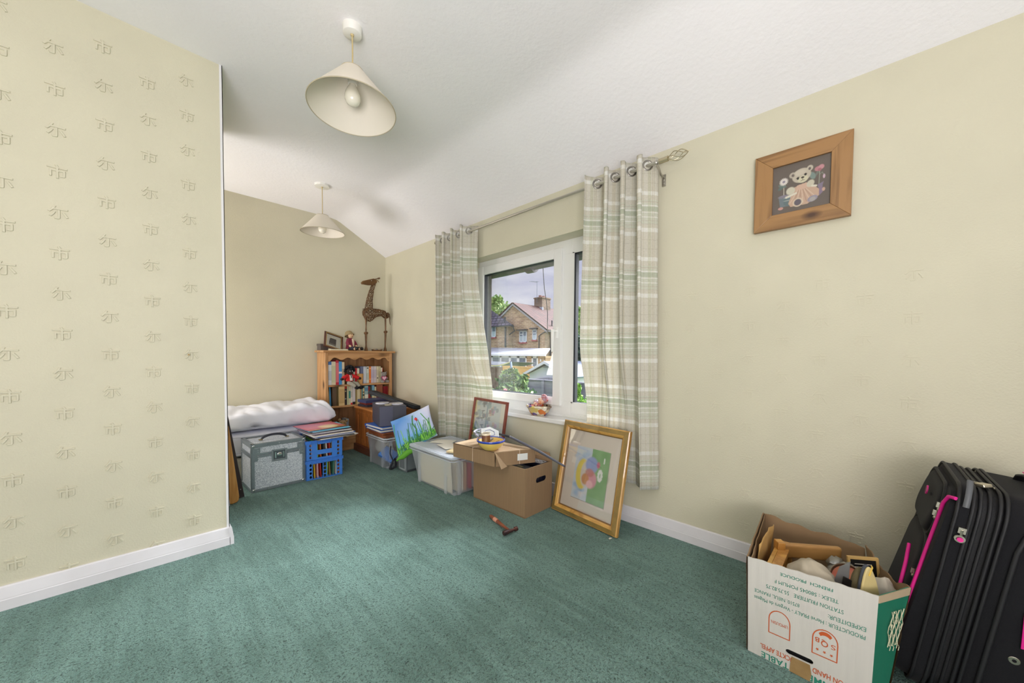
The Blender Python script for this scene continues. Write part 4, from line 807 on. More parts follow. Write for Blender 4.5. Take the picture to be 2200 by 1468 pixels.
# seated rag doll in straw hat
DL=thing('rag_doll','small seated doll in a straw hat and maroon coat on the bookcase top','doll',(1.590,3.975,1.0405),.42)
M_sk=mat('doll_cloth_skin',(222,186,150),.85); M_mar=mat('maroon_coat_cloth',(122,40,62),.9,bump=.3,bs=200); M_nv=mat('navy_cloth',(44,46,58),.9); M_hat=mat('straw_hat',(150,132,96),.9,bump=.8,bs=260); M_wh=mat('cream_cloth',(222,208,184),.9)
g=G(); g.ball((0,0,.165),(.032,.030,.035),18,12); g.tube([(0,0,.13),(0,0,.09),(0,.0,.03)],[.014,.03,.032],12); g.ball((0,0,.02),(.038,.034,.022),14,8)
for s in (-1,1): g.tube([(s*.02,-.01,.018),(s*.035,-.06,.020),(s*.035,-.105,.018)],[.019,.017,.013],10); g.tube([(s*.028,0,.115),(s*.05,-.012,.08),(s*.045,-.035,.05)],[.013,.012,.010],10)
for s in (-1,1): g.ball((s*.044,-.042,.046),(.011,.012,.011),10,8)
g.build('body',M_sk,DL,smooth=180)
g=G(); g.lathe([(.017,.135),(.030,.122),(.040,.09),(.046,.05),(.050,.018),(.046,.018),(.036,.07),(.02,.13)],20,0,None,2*pi,1,.9)
for s in (-1,1): g.tube([(s*.028,0,.118),(s*.053,-.012,.08),(s*.049,-.030,.056)],[.018,.018,.017],12)
g.build('coat',M_mar,DL,smooth=60)
g=G(); g.prism([(-.013,-.041,.125),(.013,-.041,.125),(.006,-.047,.045),(-.006,-.047,.045)],(0,.01,0)); g.build('shirt_front',M_wh,DL)
for s in (-1,1): G().tube([(s*.02,-.01,.022),(s*.036,-.06,.024),(s*.036,-.09,.022)],[.021,.020,.018],12).build('trouser_leg',M_nv,DL,smooth=60); G().ball((s*.037,-.118,.022),(.015,.02,.018),12,8).build('shoe',M_bk,DL,smooth=180)
g=G(); g.lathe([(.034,.180),(.046,.160),(.050,.162),(.038,.186),(.034,.200),(.024,.210),(0,.213)],24,0,Matrix.Translation((0,.012,.160))@Euler((-.42,0,0)).to_matrix().to_4x4()@Matrix.Translation((0,0,-.160))); g.build('hat',M_hat,DL,smooth=60)
g=G()
for i in range(14): a=pi*.05+pi*.9*i/13; g.ball((.031*cos(a),.004+.024*abs(sin(a)),.165-.012*(i%2)),(.009,.009,.022),8,6)
g.build('hair',mat('brown_wool_hair',(96,70,46),.95,bump=1,bs=200),DL,smooth=180)
for s in (-1,1): G().ball((s*.011,-.0285,.170),(.0028,.002,.0032),8,6).build('eye',M_bk,DL,smooth=180)
G().ball((.0,-.031,.161),(.003,.003,.003),8,6).build('nose',M_sk,DL,smooth=180)
G().tube([(-.008,-.0285,.152),(0,-.030,.149),(.008,-.0285,.152)],.0013,5).build('mouth',mat('stitched_mouth',(150,50,50),.8),DL)
# openwork metal giraffe
M_gir=mat('bronze_brown_metal',(122,88,58),.5,metal=.35,c2=(88,62,42),vs=30,bump=.3,bs=90)
gb=(1.86,3.985,1.0405)
gf=thing('giraffe_sculpture','tall openwork bronze coloured metal giraffe on the bookcase top','sculpture',gb)
def Q(x,z,y=0): return (x-1.86,y,z-1.0405)
def lattice(g,outline_fn,nu,nv,r,seed):
    """pierced skin: rods round irregular cells wrapped over a body"""
    q=random.Random(seed); P=[[outline_fn((i+.34*(q.random()-.5)+(.5 if j%2 else 0))/nu,(j+.30*(q.random()-.5)*(0<j<nv))/nv) for i in range(nu)] for j in range(nv+1)]
    for j in range(nv+1):
        for i in range(nu):
            a=P[j][i]; b=P[j][(i+1)%nu]
            if q.random()<.93: g.tube([a,b],r*(.8+.6*q.random()),5,caps=False)
            if j<nv:
                c=P[j+1][i]; g.tube([a,c],r*(.8+.6*q.random()),5,caps=False)
                if q.random()<.55: g.tube([a,P[j+1][(i+(1 if j%2 else -1))%nu]],r*.9,5,caps=False)
            if q.random()<.5: g.ball(a,r*1.9,6,4)
def neckf(u,v):
    cx=lerp(1.858,1.795,v); cz=lerp(1.800,1.50,v); # top to base
    w=lerp(.020,.046,v**1.3); d=lerp(.018,.034,v); a=2*pi*u; cx-=.012*sin(pi*v)
    return Vector(Q(cx+w*cos(a),cz+.012*cos(a)*v,d*sin(a)))
def bodyf(u,v):
    x=lerp(1.738,2.022,v); top=lerp(1.512,1.500,v)+.008*sin(pi*v)-.030*smooth(.8,1,v); bot=lerp(1.405,1.435,v)-.045*sin(pi*min(1,v*2.2))*(v<.455)+.015*sin(pi*(v-.45)/.55)*(v>.45)-.025*smooth(.72,.9,v); 
    sh=(1-smooth(.9,1,v)*.55)*(.55+.45*smooth(0,.12,v)); cz=(top+bot)/2; h=(top-bot)/2*sh; d=.046*sh; a=2*pi*u
    return Vector(Q(x,cz+h*cos(a),d*sin(a)))
g=G(); lattice(g,neckf,7,14,.0026,3); g.build('neck',M_gir,gf,smooth=60)
g=G(); lattice(g,bodyf,11,12,.0030,5); g.ball(Q(1.742,1.46),(.008,.026,.03),12,8); g.ball(Q(2.015,1.45),(.012,.028,.032),12,8); g.tube([Q(1.728,1.498),Q(1.765,1.508),Q(1.80,1.522)],.004,6); g.build('body',M_gir,gf,smooth=60)
g=G(); pts=[Q(1.712,1.785),Q(1.730,1.806),Q(1.80,1.832),Q(1.850,1.850),Q(1.885,1.838),Q(1.892,1.815),Q(1.870,1.792),Q(1.84,1.775),Q(1.79,1.768),Q(1.742,1.770),Q(1.722,1.768)]
g.prism([(a,-.016,c) for a,b,c in pts],(0,.032,0)); hd=g.build('head',mat('bronze_plate',(132,96,60),.45,metal=.5,c2=(96,68,44),vs=20),gf,bevel=.006,seg=3)
for s in (-1,1): G().ball(Q(1.822,1.822,s*.017),(.004,.003,.004),10,8).build('eye',mat('glass_bead',(206,206,200),.15),hd,smooth=180); G().prism([Q(1.873,1.845,s*.014),Q(1.905,1.806,s*.03),Q(1.898,1.828,s*.026),Q(1.888,1.838,s*.02)],(0,.002*s,0)).build('ear',M_gir,hd)
for s in (-1,1): g=G(); g.tube([Q(1.868,1.846,s*.008),Q(1.905,1.860,s*.012)],.004,6); g.ball(Q(1.914,1.862,s*.013),.010,10,8); g.build('horn',M_gir,hd,smooth=60)
for (x0,x1,xk,s) in ((1.752,1.775,1.758,-1),(1.782,1.80,1.772,1),(1.985,2.0,1.985,-1),(2.0,2.01,2.003,1)):
    zt=1.40 if x0<1.9 else 1.42; zk=1.238 if x0<1.9 else 1.262; y=s*.022; xf=xk-.0 if x0<1.9 else xk-.006
    g=G(); g.tube([Q(x0,zt+.02,y),Q(xk,zk+.02,y)],[.008,.006],6); g.ball(Q(xk,zk,y),(.021,.018,.016),12,8); g.tube([Q(xk,zk-.005,y),Q(xf,1.11,y),Q(xf,1.055,y)],[.011,.006,.009],8); g.lathe([(0,0),(.020,0),(.017,.008),(.007,.05),(0,.05)],10,0,Matrix.Translation(Q(xf,1.0405,y))); g.build('leg',M_gir,gf,smooth=60)
g=G(); g.tube([Q(2.018,1.485),Q(2.038,1.47),Q(2.046,1.43),Q(2.044,1.39)],[.007,.006,.005,.004],8); g.tube([Q(2.044,1.39),Q(2.048,1.365),Q(2.054,1.345)],[.004,.004,.002],8); g.build('tail',M_gir,gf,smooth=60)
ds=thing('candle_dish','small leaf shaped metal dish with a glass cup between the giraffe legs','dish',(1.872,3.925,1.0405))
g=G(); g.prism([(-.055,0,.002),(-.045,0,.0),(.045,0,.0),(.058,0,.022),(.052,0,.022),(.03,0,.012),(.0,0,.016),(-.03,0,.010),(-.05,0,.018),(-.058,0,.018)],(0,.035,0)); g.build('leaf_tray',M_gir,ds); G().lathe([(0,.008),(.011,.008),(.013,.024),(.011,.024),(.010,.011),(0,.011)],16,0,Matrix.Translation((-.005,.016,0))).build('glass_cup',mat('clear_cup',(206,206,210),.1,trans=.6),ds,smooth=50)
# soft doll sitting on the edge of the upper shelf
M_afro=mat('black_wool_hair',(18,17,24),1,bump=1.5,bs=150); M_dk=mat('dark_brown_cloth',(40,30,28),.9); M_rj=mat('red_felt_jacket',(206,34,38),.9); M_gt=mat('grey_stripe_trousers',(150,146,134),.9,var=.15,vs=60)
GD=thing('rag_doll','soft doll with black wool hair and red jacket sitting on the upper shelf','doll',(1.535,3.868,ZS),.12)
g=G(); g.ball((0,-.01,.135),(.032,.028,.034),18,12); g.tube([(0,0,.10),(0,-.005,.06),(0,0,.02)],[.012,.028,.032],12)
for s in (-1,1): g.tube([(s*.02,-.005,.092),(s*.06,-.015,.075),(s*.088,-.03,.062)],[.013,.012,.011],10); g.ball((s*.098,-.033,.060),(.015,.014,.014),12,8); g.tube([(s*.016,-.01,.018),(s*.030+.028,-.05,.005),(s*.022+.052,-.065,-.028)],[.018,.017,.015],10)
g.build('body',M_dk,GD,smooth=180)
g=G(); q=random.Random(4)
for i in range(60):
    a=q.random()*2*pi; e=q.random()*pi*.62; d=Vector((sin(e)*cos(a),sin(e)*sin(a),cos(e))); 
    if d.y<-.55 and d.z<.35: continue
    g.ball(Vector((0,-.004,.148))+Vector((d.x*.048,d.y*.034,d.z*.044)),.013,7,5)
g.build('hair',M_afro,GD,smooth=180)
g=G(); g.lathe([(.014,.104),(.026,.096),(.034,.07),(.037,.036),(.033,.036),(.028,.07),(.012,.10)],20,0,Matrix.Translation((0,-.002,0)),2*pi,1,.9)
for s in (-1,1): g.tube([(s*.02,-.005,.094),(s*.06,-.015,.077),(s*.086,-.028,.064)],[.018,.018,.018],12)
g.build('jacket',M_rj,GD,smooth=60)
g=G().prism([(-.013,-.033,.10),(.013,-.033,.10),(.013,-.039,.042),(-.013,-.039,.042)],(0,.008,0)); g.build('shirt',mat('white_shirt_cloth',(226,224,222),.8),GD)
g=G(); g.prism([(-.010,-.040,.100),(-.010,-.040,.090),(0,-.041,.095)],(0,.003,0)).prism([(.010,-.040,.100),(.010,-.040,.090),(0,-.041,.095)],(0,.003,0)).prism([(-.002,-.0412,.092),(.003,-.0412,.092),(.004,-.042,.07),(-.004,-.042,.07)],(0,.002,0)); g.build('bow_tie',M_bk,GD)
for s in (-1,1): G().tube([(s*.016,-.008,.02),(s*.030+.028,-.05,.007),(s*.022+.050,-.064,-.022)],[.021,.020,.019],12).build('trouser_leg',M_gt,GD,smooth=60)
for s in (-1,1): G().ball((s*.022+.062,-.078,-.034),(.022,.026,.016),12,8).build('shoe',M_afro,GD,smooth=180)
for s in (-1,1): g=G(); g.ball((s*.012,-.0365,.140),(.0048,.003,.0052),10,8); e=g.build('eye',mat('white_felt',(236,236,232),.7),GD,smooth=180); G().ball((s*.012,-.0395,.140),(.002,.0015,.0022),8,6).build('pupil',M_bk,e,smooth=180)
G().tube([(-.010,-.0375,.122),(0,-.0395,.119),(.010,-.0375,.122)],.0016,5).build('mouth',mat('stitched_mouth',(150,50,50),.8),GD)
# grey bear with heart
M_gb3=mat('grey_plush',(140,134,132),.95,bump=.9,bs=260,sheen=.4)
bear=plush('teddy_bear','small grey teddy bear holding a pink edged heart at the right of the upper shelf',(1.925,3.890,ZS),.0,.95,[M_gb3,M_bk],
 {'body':[((0,.01,.045),(.034,.028,.045)),((.004,.005,.098),(.030,.027,.027)),((.030,.01,.118),(.010,.006,.011)),((-.022,.01,.120),(.010,.006,.011)),((-.028,-.012,.056),(.012,.024,.013),(0,0,.5)),((.030,-.012,.052),(.012,.024,.013),(0,0,-.5)),((-.028,-.022,.014),(.021,.030,.017)),((.030,-.022,.014),(.021,.030,.017)),((.0,-.022,.092),(.014,.010,.011))],
 'extra':[('eye',1,[((-.010,-.019,.104),(.0025,.002,.003)),((.012,-.019,.104),(.0025,.002,.003))]),('nose',1,[((.001,-.032,.095),(.004,.003,.003))])],'each':('eye',)})
def heart(k): 
    P_=[]
    for i in range(28):
        t=2*pi*i/28; P_.append((k*16*sin(t)**3/16,k*(13*cos(t)-5*cos(2*t)-2*cos(3*t)-cos(4*t))/16))
    return P_
g=G().prism([(x-.018,-.044,z+.052) for x,z in heart(.030)],(0,.006,0)); ht=g.build('heart',mat('magenta_felt',(176,50,106),.8),bear,bevel=.002)
g=G().prism([(x-.018,-.0455,z+.053) for x,z in heart(.022)],(0,.003,0)); g.build('heart_panel',mat('pale_pink_satin',(240,196,214),.5),ht)
g=G().text('Love',.011,frameT((-.030,-.0462,.051),(1,0,0),(0,0,1))); g.build('heart_lettering',M_bk,ht)
rb=thing('tin_box','small bright red tin behind the grey bear','tin',(1.915,3.96,ZS)); G().box(-.022,.022,-.02,.02,0,.165).build('body',mat('bright_red_tin',(216,40,34),.4),rb,bevel=.002); G().box(-.010,.010,-.0208,-.02,.135,.150).build('label_patch',mat('cream_patch',(236,216,196),.6),rb)
cp=thing('paper_cup','plain tan paper cup in front of the slate blue book','cup',(1.655,3.888,ZS)); G().lathe([(0,.004),(.022,.004),(.024,0),(.0335,.105),(.0325,.105),(.023,.008),(0,.008)],28).build('body',mat('tan_paper',(206,156,98),.8),cp,smooth=40); G().tube([(.0335*cos(a),.0335*sin(a),.105) for a in [2*pi*i/28 for i in range(29)]],.0016,6).build('rolled_rim',mat('tan_paper',(206,156,98),.8),cp,smooth=60)
# ================================================================ bedding, boards, flight case, crates and records
M_sheet=mat('white_cotton',(226,228,240),.9,bump=.5,bs=25)
def soft(name,x0,x1,y0,y1,z0,z1,rad,lump,seed,m,parent,loc,sag=None):
    g=G(); nu,nv=150,56
    def f(u,v):
        x=lerp(x0,x1,u); a=2*pi*v; e=.42
        cy=(y0+y1)/2; cz=(z0+z1)/2; hy=(y1-y0)/2; hz=(z1-z0)/2
        c,s_=cos(a),sin(a); k=1
        ed=min(u,1-u)*(x1-x0); k=min(1,(max(ed,0)/rad))**.4 if rad else 1
        yy=cy+hy*(abs(c)**e*(1 if c>0 else -1))*(.9+.1*k); zz=cz+hz*(abs(s_)**e*(1 if s_>0 else -1))*k
        n=noise.noise(Vector((x*5,yy*5,zz*5+seed)))*lump+(abs(noise.noise(Vector((x*9+zz*14,yy*4,seed))))-.2)*lump*.9
        zz+=n*(s_>-.2); yy-=n*.7*(c<.3)
        if sag: zz=z0+(zz-z0)*sag(u)
        return (x-loc[0],yy-loc[1],zz-loc[2])
    g.grid(f,nu,nv); return g.build(name,m,parent,smooth=180)
ml=(.2,3.80,0)
mt=thing('folded_mattress','white mattress laid on its base against the back wall','mattress',ml)
soft('mattress',-.95,1.10,3.505,4.09,.17,.375,.03,.006,2,M_sheet,mt,ml)
g=G(); 
for z in (.205,.345): g.tube([(lerp(-.9,1.06,i/30)-.2,3.500-3.80,z+.003*sin(i)) for i in range(31)],.005,6)
g.build('piping',M_sheet,mt,smooth=60)
L2(G().box(-.95,1.08,3.53,4.08,.0,.168),ml).build('divan_base',mat('cream_divan_cloth',(212,208,196),.9),mt,bevel=.02)
dv=(.3,3.8,.37)
dt=thing('duvet','crumpled white duvet folded along the top of the mattress','duvet',dv)
soft('quilt',-.95,1.275,3.49,4.09,.378,.553,.07,.034,9,M_sheet,dt,dv,sag=lambda u:1.0-.04*sin(u*11)-.30*smooth(.95,1,u))
# boards leaning in the angle of the partition
def leaning(name,label,cat,B,T,wdir,w,t,m,taper=0,rnd=0):
    B=Vector(B);T=Vector(T); up=(T-B); L_=up.length; o=thing(name,label,cat,tuple(B)); ux=Vector(wdir).normalized(); uz=ux.cross(up).normalized(); F=frameT((0,0,0),up.cross(uz),up)
    return o,F,L_
o,F,L_=leaning('dark_board','long dark stained board leaning against the partition','board',(.478,3.075,.004),(.335,3.02,.93),(1,.04,0),.05,.02,None)
G().box(-.022,.022,-.0,L_,-.02,0,0,F@Matrix.Translation((0,0,.0))).build('plank',mat('dark_stained_wood',(52,40,42),.5,var=.15,vs=8),o,bevel=.002)
g=G()
for x,y in ((.008,.06),(-.006,.10),(.010,.5)): g.cyl(F@Vector((x,y,.0)),F@Vector((x,y,.0025)),.003,n=8)
g.build('screw',mat('screw_head',(190,188,180),.4,metal=.8),o)
o,F,L_=leaning('cricket_bat','pale willow coloured bat shaped board with rounded end leaning beside the partition','bat',(.430,2.985,.004),(.332,2.93,.86),(1,.25,0),.05,.03,None)
blade=[(-.034,.03),(-.028,.008),(-.012,0),(.014,0),(.028,.010),(.034,.035),(.034,.52),(.020,.57),(-.020,.57),(-.034,.52)]
G().prism([(x,y,-.026) for x,y in blade],(0,0,.026),0,F).build('blade',wood('willow',(214,164,96),(176,122,62),axis=2,scale=10),o,bevel=.006,seg=3)
G().cyl(F@Vector((0,.56,-.013)),F@Vector((0,.86,-.013)),.014,n=12).build('handle',mat('black_rubber_grip',(30,30,32),.8),o,smooth=60)
o,F,L_=leaning('white_board','narrow white painted board leaning behind the partition edge','board',(.385,2.955,.003),(.334,2.92,.62),(1,.15,0),.03,.012,None)
G().box(-.022,.018,0,L_*.98,-.012,0,0,F).build('plank',M_white,o,bevel=.001)
# flight case
cb=(.722,3.29,0)
fc=thing('flight_case','silver glitter flight case with metal corners and a black strap handle','case',cb,.035)
cw,cd,chh=.178,.15,.347
M_glit=bpy.data.materials.new('silver_glitter_panel'); M_glit.use_nodes=True; nt=M_glit.node_tree; p=nt.nodes['Principled BSDF']; v=nt.nodes.new('ShaderNodeTexVoronoi'); v.inputs['Scale'].default_value=420; tcn=nt.nodes.new('ShaderNodeTexCoord'); nt.links.new(tcn.outputs['Object'],v.inputs[0]); r_=nt.nodes.new('ShaderNodeValToRGB'); r_.color_ramp.elements[0].color=S(146,156,172); r_.color_ramp.elements[1].color=S(244,248,252); r_.color_ramp.elements[0].position=.25; r_.color_ramp.elements[1].position=.8; nt.links.new(v.outputs['Color'],r_.inputs[0]); nt.links.new(r_.outputs[0],p.inputs['Base Color']); p.inputs['Metallic'].default_value=.25; p.inputs['Roughness'].default_value=.35
M_al=mat('aluminium_extrusion',(150,160,166),.35,metal=.7); M_chr=mat('chrome_corner',(206,208,210),.18,metal=1)
G().box(-cw+.004,cw-.004,-cd+.004,cd-.004,.004,chh-.085).build('body',M_glit,fc); G().box(-cw+.004,cw-.004,-cd+.004,cd-.004,chh-.083,chh-.004).build('lid',M_glit,fc)
g=G(); e=.022
for sx in (-1,1):
    for sy in (-1,1):
        x0,x1=sorted((sx*cw,sx*(cw-e))); y0,y1=sorted((sy*cd,sy*(cd-.004))); g.box(x0,x1,y0,y1,0,chh); y0,y1=sorted((sy*cd,sy*(cd-e))); x0,x1=sorted((sx*cw,sx*(cw-.004))); g.box(x0,x1,y0,y1,0,chh)
for sy in (-1,1):
    y0,y1=sorted((sy*(cd+.0005),sy*(cd-.004)))
    for z0,z1 in ((0,.020),(chh-.026,chh),(chh-.100,chh-.086),(chh-.082,chh-.068)): g.box(-cw,cw,y0,y1,z0,z1)
for sx in (-1,1):
    x0,x1=sorted((sx*(cw+.0005),sx*(cw-.004)))
    for z0,z1 in ((0,.020),(chh-.026,chh),(chh-.100,chh-.086),(chh-.082,chh-.068)): g.box(x0,x1,-cd,cd,z0,z1)
g.box(-cw,cw,-cd,-cd+.024,chh,chh+.002).box(-cw,cw,cd-.024,cd,chh,chh+.002).box(-cw,-cw+.024,-cd,cd,chh,chh+.002).box(cw-.024,cw,-cd,cd,chh,chh+.002)
g.build('edge_trim',M_al,fc,bevel=.0015)
for sx in (-1,1):
    for sy in (-1,1):
        for z,zz in ((.0,1),(chh,-1)):
            c=Vector((sx*(cw-.001),sy*(cd-.001),z)); g=G(); g.ball(c+Vector((-sx*.014,-sy*.014,zz*.014)),(.0175,.0175,.0175),16,12)
            for d in ((-sx*.03,0,0),(0,-sy*.03,0),(0,0,zz*.03)):
                q=c+Vector((-sx*.012,-sy*.012,zz*.012)); g.cyl(q,q+Vector(d),.0155,.011,n=12)
            g.v=[(max(-cw-.003,min(cw+.003,a)),max(-cd-.003,min(cd+.003,b)),max(.0,min(chh+.003,c_))) for a,b,c_ in g.v]
            g.build('corner_cap',M_chr,fc,smooth=60)
g=G(); 
for x in (-.155,-.135,.135,.155):
    for z in (chh-.045,chh-.058,chh-.092,chh-.11): g.ball((x,-cd-.001,z),(.003,.0015,.003),8,5)
for x in (-.08,.0,.08): g.ball((x,-cd-.001,.010),(.003,.0015,.003),8,5); g.ball((x,-cd-.001,chh-.012),(.003,.0015,.003),8,5)
for z in (.10,.17): g.ball((-cw+.010,-cd-.001,z),(.003,.0015,.003),8,5); g.ball((cw-.010,-cd-.001,z),(.003,.0015,.003),8,5)
g.build('rivets',M_chr,fc,smooth=180)
for sx in (-1,1):
    g=G(); g.box(sx*.145-.024,sx*.145+.024,-cd-.002,-cd,chh-.075,chh-.030).box(sx*.155-.018,sx*.155+.018,-cd-.002,-cd,chh-.125,chh-.080); g.build('corner_plate',M_al,fc,bevel=.001)
g=G(); lx=0.0; lz=chh-.093
for a in ((-.05,-.038,-.052,.036),(.038,.05,-.052,.036),(-.038,.038,.024,.036),(-.038,.038,-.052,-.040)): g.box(lx+a[0],lx+a[1],-cd-.004,-cd-.0005,lz+a[2],lz+a[3])
lt=g.build('latch',M_al,fc,bevel=.0015); G().box(-.038,.038,-cd-.0012,-cd,lz-.04,lz+.024).build('latch_recess',mat('recess_shadow_steel',(96,104,110),.4,metal=.6),lt)
g=G(); g.lathe([(0,0),(.016,0),(.016,.004),(.010,.006),(0,.006)],20,0,frameT((0,-cd-.001,lz-.006),(1,0,0),(0,0,1))); g.box(-.014,.014,-cd-.009,-cd-.005,lz-.008,lz-.004); g.box(-.030,-.022,-cd-.005,-cd-.001,lz-.03,lz+.015).box(.022,.030,-cd-.005,-cd-.001,lz-.03,lz+.015); g.build('butterfly_catch',M_chr,lt,smooth=40)
g=G(); g.tube([(x,-.02+.0*x,chh+.004+.030*(1-(x/.085)**2)**.6 if abs(x)<.085 else chh+.004) for x in [lerp(-.085,.085,i/16) for i in range(17)]],[.006 if i in(0,16) else .009 for i in range(17)],8); hd=g.build('handle',mat('navy_black_rubber',(34,38,52),.5),fc,smooth=60)
for s in (-1,1): g=G(); g.box(s*.088-.012,s*.088+.012,-.030,-.010,chh+.001,chh+.007); g.tube([(s*.084,-.02,chh+.003),(s*.076,-.02,chh+.016)],.004,6); g.build('handle_bracket',mat('brass_bracket',(150,136,96),.4,metal=.8),hd,smooth=40)
# two blue record crates
M_cr=mat('bright_blue_plastic',(66,128,216),.4,coat=.15)
def crate(label,z,loc,rz):
    t=thing('record_crate',label,'crate',(loc[0],loc[1],z),rz,'stacked blue record crates'); hx,hy,h=.136,.17,.156; th=.004
    def panel(axis,s,half,name):
        g=G(); 
        def T(u0,u1,z0,z1,out=0,tt=th):
            if axis=='y': y0,y1=sorted((s*(hy+out),s*(hy-tt+out))); g.box(u0,u1,y0,y1,z0,z1)
            else: x0,x1=sorted((s*(hx+out),s*(hx-tt+out))); g.box(x0,x1,u0,u1,z0,z1)
        # solid centre with grip slot, pierced columns at the ends, ribbed rim
        w=half
        T(-w,-w+.018,.0,h-.02); T(w-.018,w,.0,h-.02)
        for c0 in (-w+.018,w-.018-.028):
            for k in range(4):
                z0=.012+k*.031; T(c0,c0+.028,z0-.008,z0)
            T(c0,c0+.005,0,h-.02); T(c0+.023,c0+.028,0,h-.02)
            for k in range(4):   # round the corners of each hole
                z0=.012+k*.031
                for dx in (.005,.018):
                    for dz in (0,.018): T(c0+dx,c0+dx+.005,z0+dz,z0+dz+.005)
        if name=='long':
            T(-.055,.055,.040,.075); T(-w+.046,-.055,.0,h-.02); T(.055,w-.046,0,h-.02); T(-.055,.055,0,.016)
            arc=[(.055*cos(a),.075+.012+ .040*(1-abs(sin(a)))*0) for a in (0,)]
            T(-.050,.050,.122,h-.02)
        elif name=='open':
            T(-.016,-.010,0,h-.02); T(.010,.016,0,h-.02); T(-w+.046,w-.046,0,.008); T(-w+.046,w-.046,.125,h-.02)
            for z_ in (.03,.06,.09): T(-.010,.010,z_,z_+.007)
        else:
            T(-w+.046,w-.046,.045,.085); T(-w+.046,w-.046,0,.014); T(-w+.05,-w+.06,0,h-.02); T(w-.06,w-.05,0,h-.02); T(-w+.046,w-.046,.122,h-.02)
        T(-w-.006,w+.006,h-.024,h-.020,.007,.012); T(-w-.006,w+.006,h-.005,h,.007,.012); T(-w,w,h-.02,h-.004)
        k=7
        for i in range(k+1): u=lerp(-w-.002,w-.004,i/k); T(u,u+.005,h-.022,h-.002,.006,.010)
        return g.build('side_panel',M_cr,t)
    k_='open' if z<.1 else 'long'; panel('y',-1,hx,k_); panel('y',1,hx,k_); panel('x',-1,hy,'s'); panel('x',1,hy,'s')
    g=G(); 
    for i in range(9): y=lerp(-hy+.004,hy-.008,i/8); g.box(-hx,hx,y,y+.006,0,.005)
    for i in range(8): x=lerp(-hx+.004,hx-.008,i/7); g.box(x,x+.006,-hy,hy,0,.005)
    g.build('base_grid',M_cr,t); return t
crl=(1.046,3.295); crr=-.03
crate('lower blue plastic record crate standing on the carpet',0.001,crl,crr)
crate('upper blue plastic record crate, stacked on the other one',.158,crl,crr)
CR=Matrix.Translation((crl[0],crl[1],0))@Euler((0,0,crr)).to_matrix().to_4x4()
cols=[((226,206,150),'cream'),((196,60,50),'brick red'),((240,200,60),'yellow'),((40,44,60),'navy'),((150,210,60),'lime green'),((230,190,200),'pale pink'),((60,60,60),'charcoal'),((220,120,50),'orange'),((236,232,222),'white'),((170,130,80),'tan'),((80,140,120),'sea green')]
q=random.Random(11)
for z,nm in ((.007,'lower'),(.164,'upper')):
    order=cols[:] ; q.shuffle(order)
    for i in range(11):
        c,cn=order[i]; x=lerp(-.118,.112,i/10); g=G(); g.box(0,.0045,-.155,.155,0,.128); o=g.build('record_sleeve',bmat(c)); o.matrix_world=CR@Matrix.Translation((x,0,z))@Euler((0,(q.random()-.5)*.12,0)).to_matrix().to_4x4()
        prev=order[i-1][1] if i else None
        tag(o,cn+' record sleeve in the '+nm+' blue crate, '+('next to the '+prev+' one' if prev else 'against its left side'),'record','records in the '+nm+' blue crate')
# stack of records lying on the upper crate
stk=[((150,130,110),'thin taupe'),((226,222,216),'white'),((40,36,40),'black'),((206,210,222),'pale grey'),((60,90,170),'royal blue'),((232,230,232),'bright white'),((226,214,200),'ivory'),((70,70,80),'slate'),((170,150,170),'mauve grey'),((216,216,220),'silver'),((90,76,80),'dark brown'),((150,176,200),'dusty blue'),((96,196,226),'sky blue')]
z=.3165; n=len(stk)
for i,(c,cn) in enumerate(stk):
    t=i/n; a=.10+.10*sin(i*1.9)-.04; cx=lerp(1.125,1.085,t)+.010*sin(i*2.3); cy=lerp(3.245,3.31,t)+.008*cos(i*1.7); g=G(); h=.0042
    g.box(-.157,.157,-.157,.157,0,h); g.box(-.156,.158,-.1555,.1555,.001,h-.001,1)
    o=g.build('record_sleeve',[bmat(c),M_pg],bevel=.0005); o.location=(cx,cy,z); o.rotation_euler=(0,0,a); z+=h+.0011
    tag(o,cn+' record sleeve '+('at the bottom of the stack on the crates' if i==0 else 'just above the '+stk[i-1][1]+' one in the crate top stack'),'record','records stacked on the blue crates')
cv=Canvas(60,60,(206,110,120)); cv.pol([(0,0),(1,0),(1,.16),(0,.10)],(40,36,60)).line([(0,.14),(1,.22)],.05,(196,30,60)).ell(.62,.34,.24,.20,(226,196,140),1,.3).ell(.62,.25,.22,.12,(232,214,160),1,.3).ell(.3,.7,.3,.2,(196,120,150),.7,.8).ell(.85,.8,.25,.2,(214,90,90),.6,.8)
cv.line([(.02,.05),(.98,.10)],.03,(240,190,60),.8)
g=G(); g.box(-.157,.157,-.157,.157,0,.0038); g.c=[(.25,.02,.05,1)]*8; cv.onto(g,lambda u,v:(lerp(-.156,.156,u),lerp(-.156,.156,v),.0042))
o=g.build('record_sleeve',colattr('printed_sleeve',.35,.3)); o.location=(1.075,3.325,z); o.rotation_euler=(0,0,.12); tag(o,'pink record sleeve with a cream sun on top of the stack','record','records stacked on the blue crates')
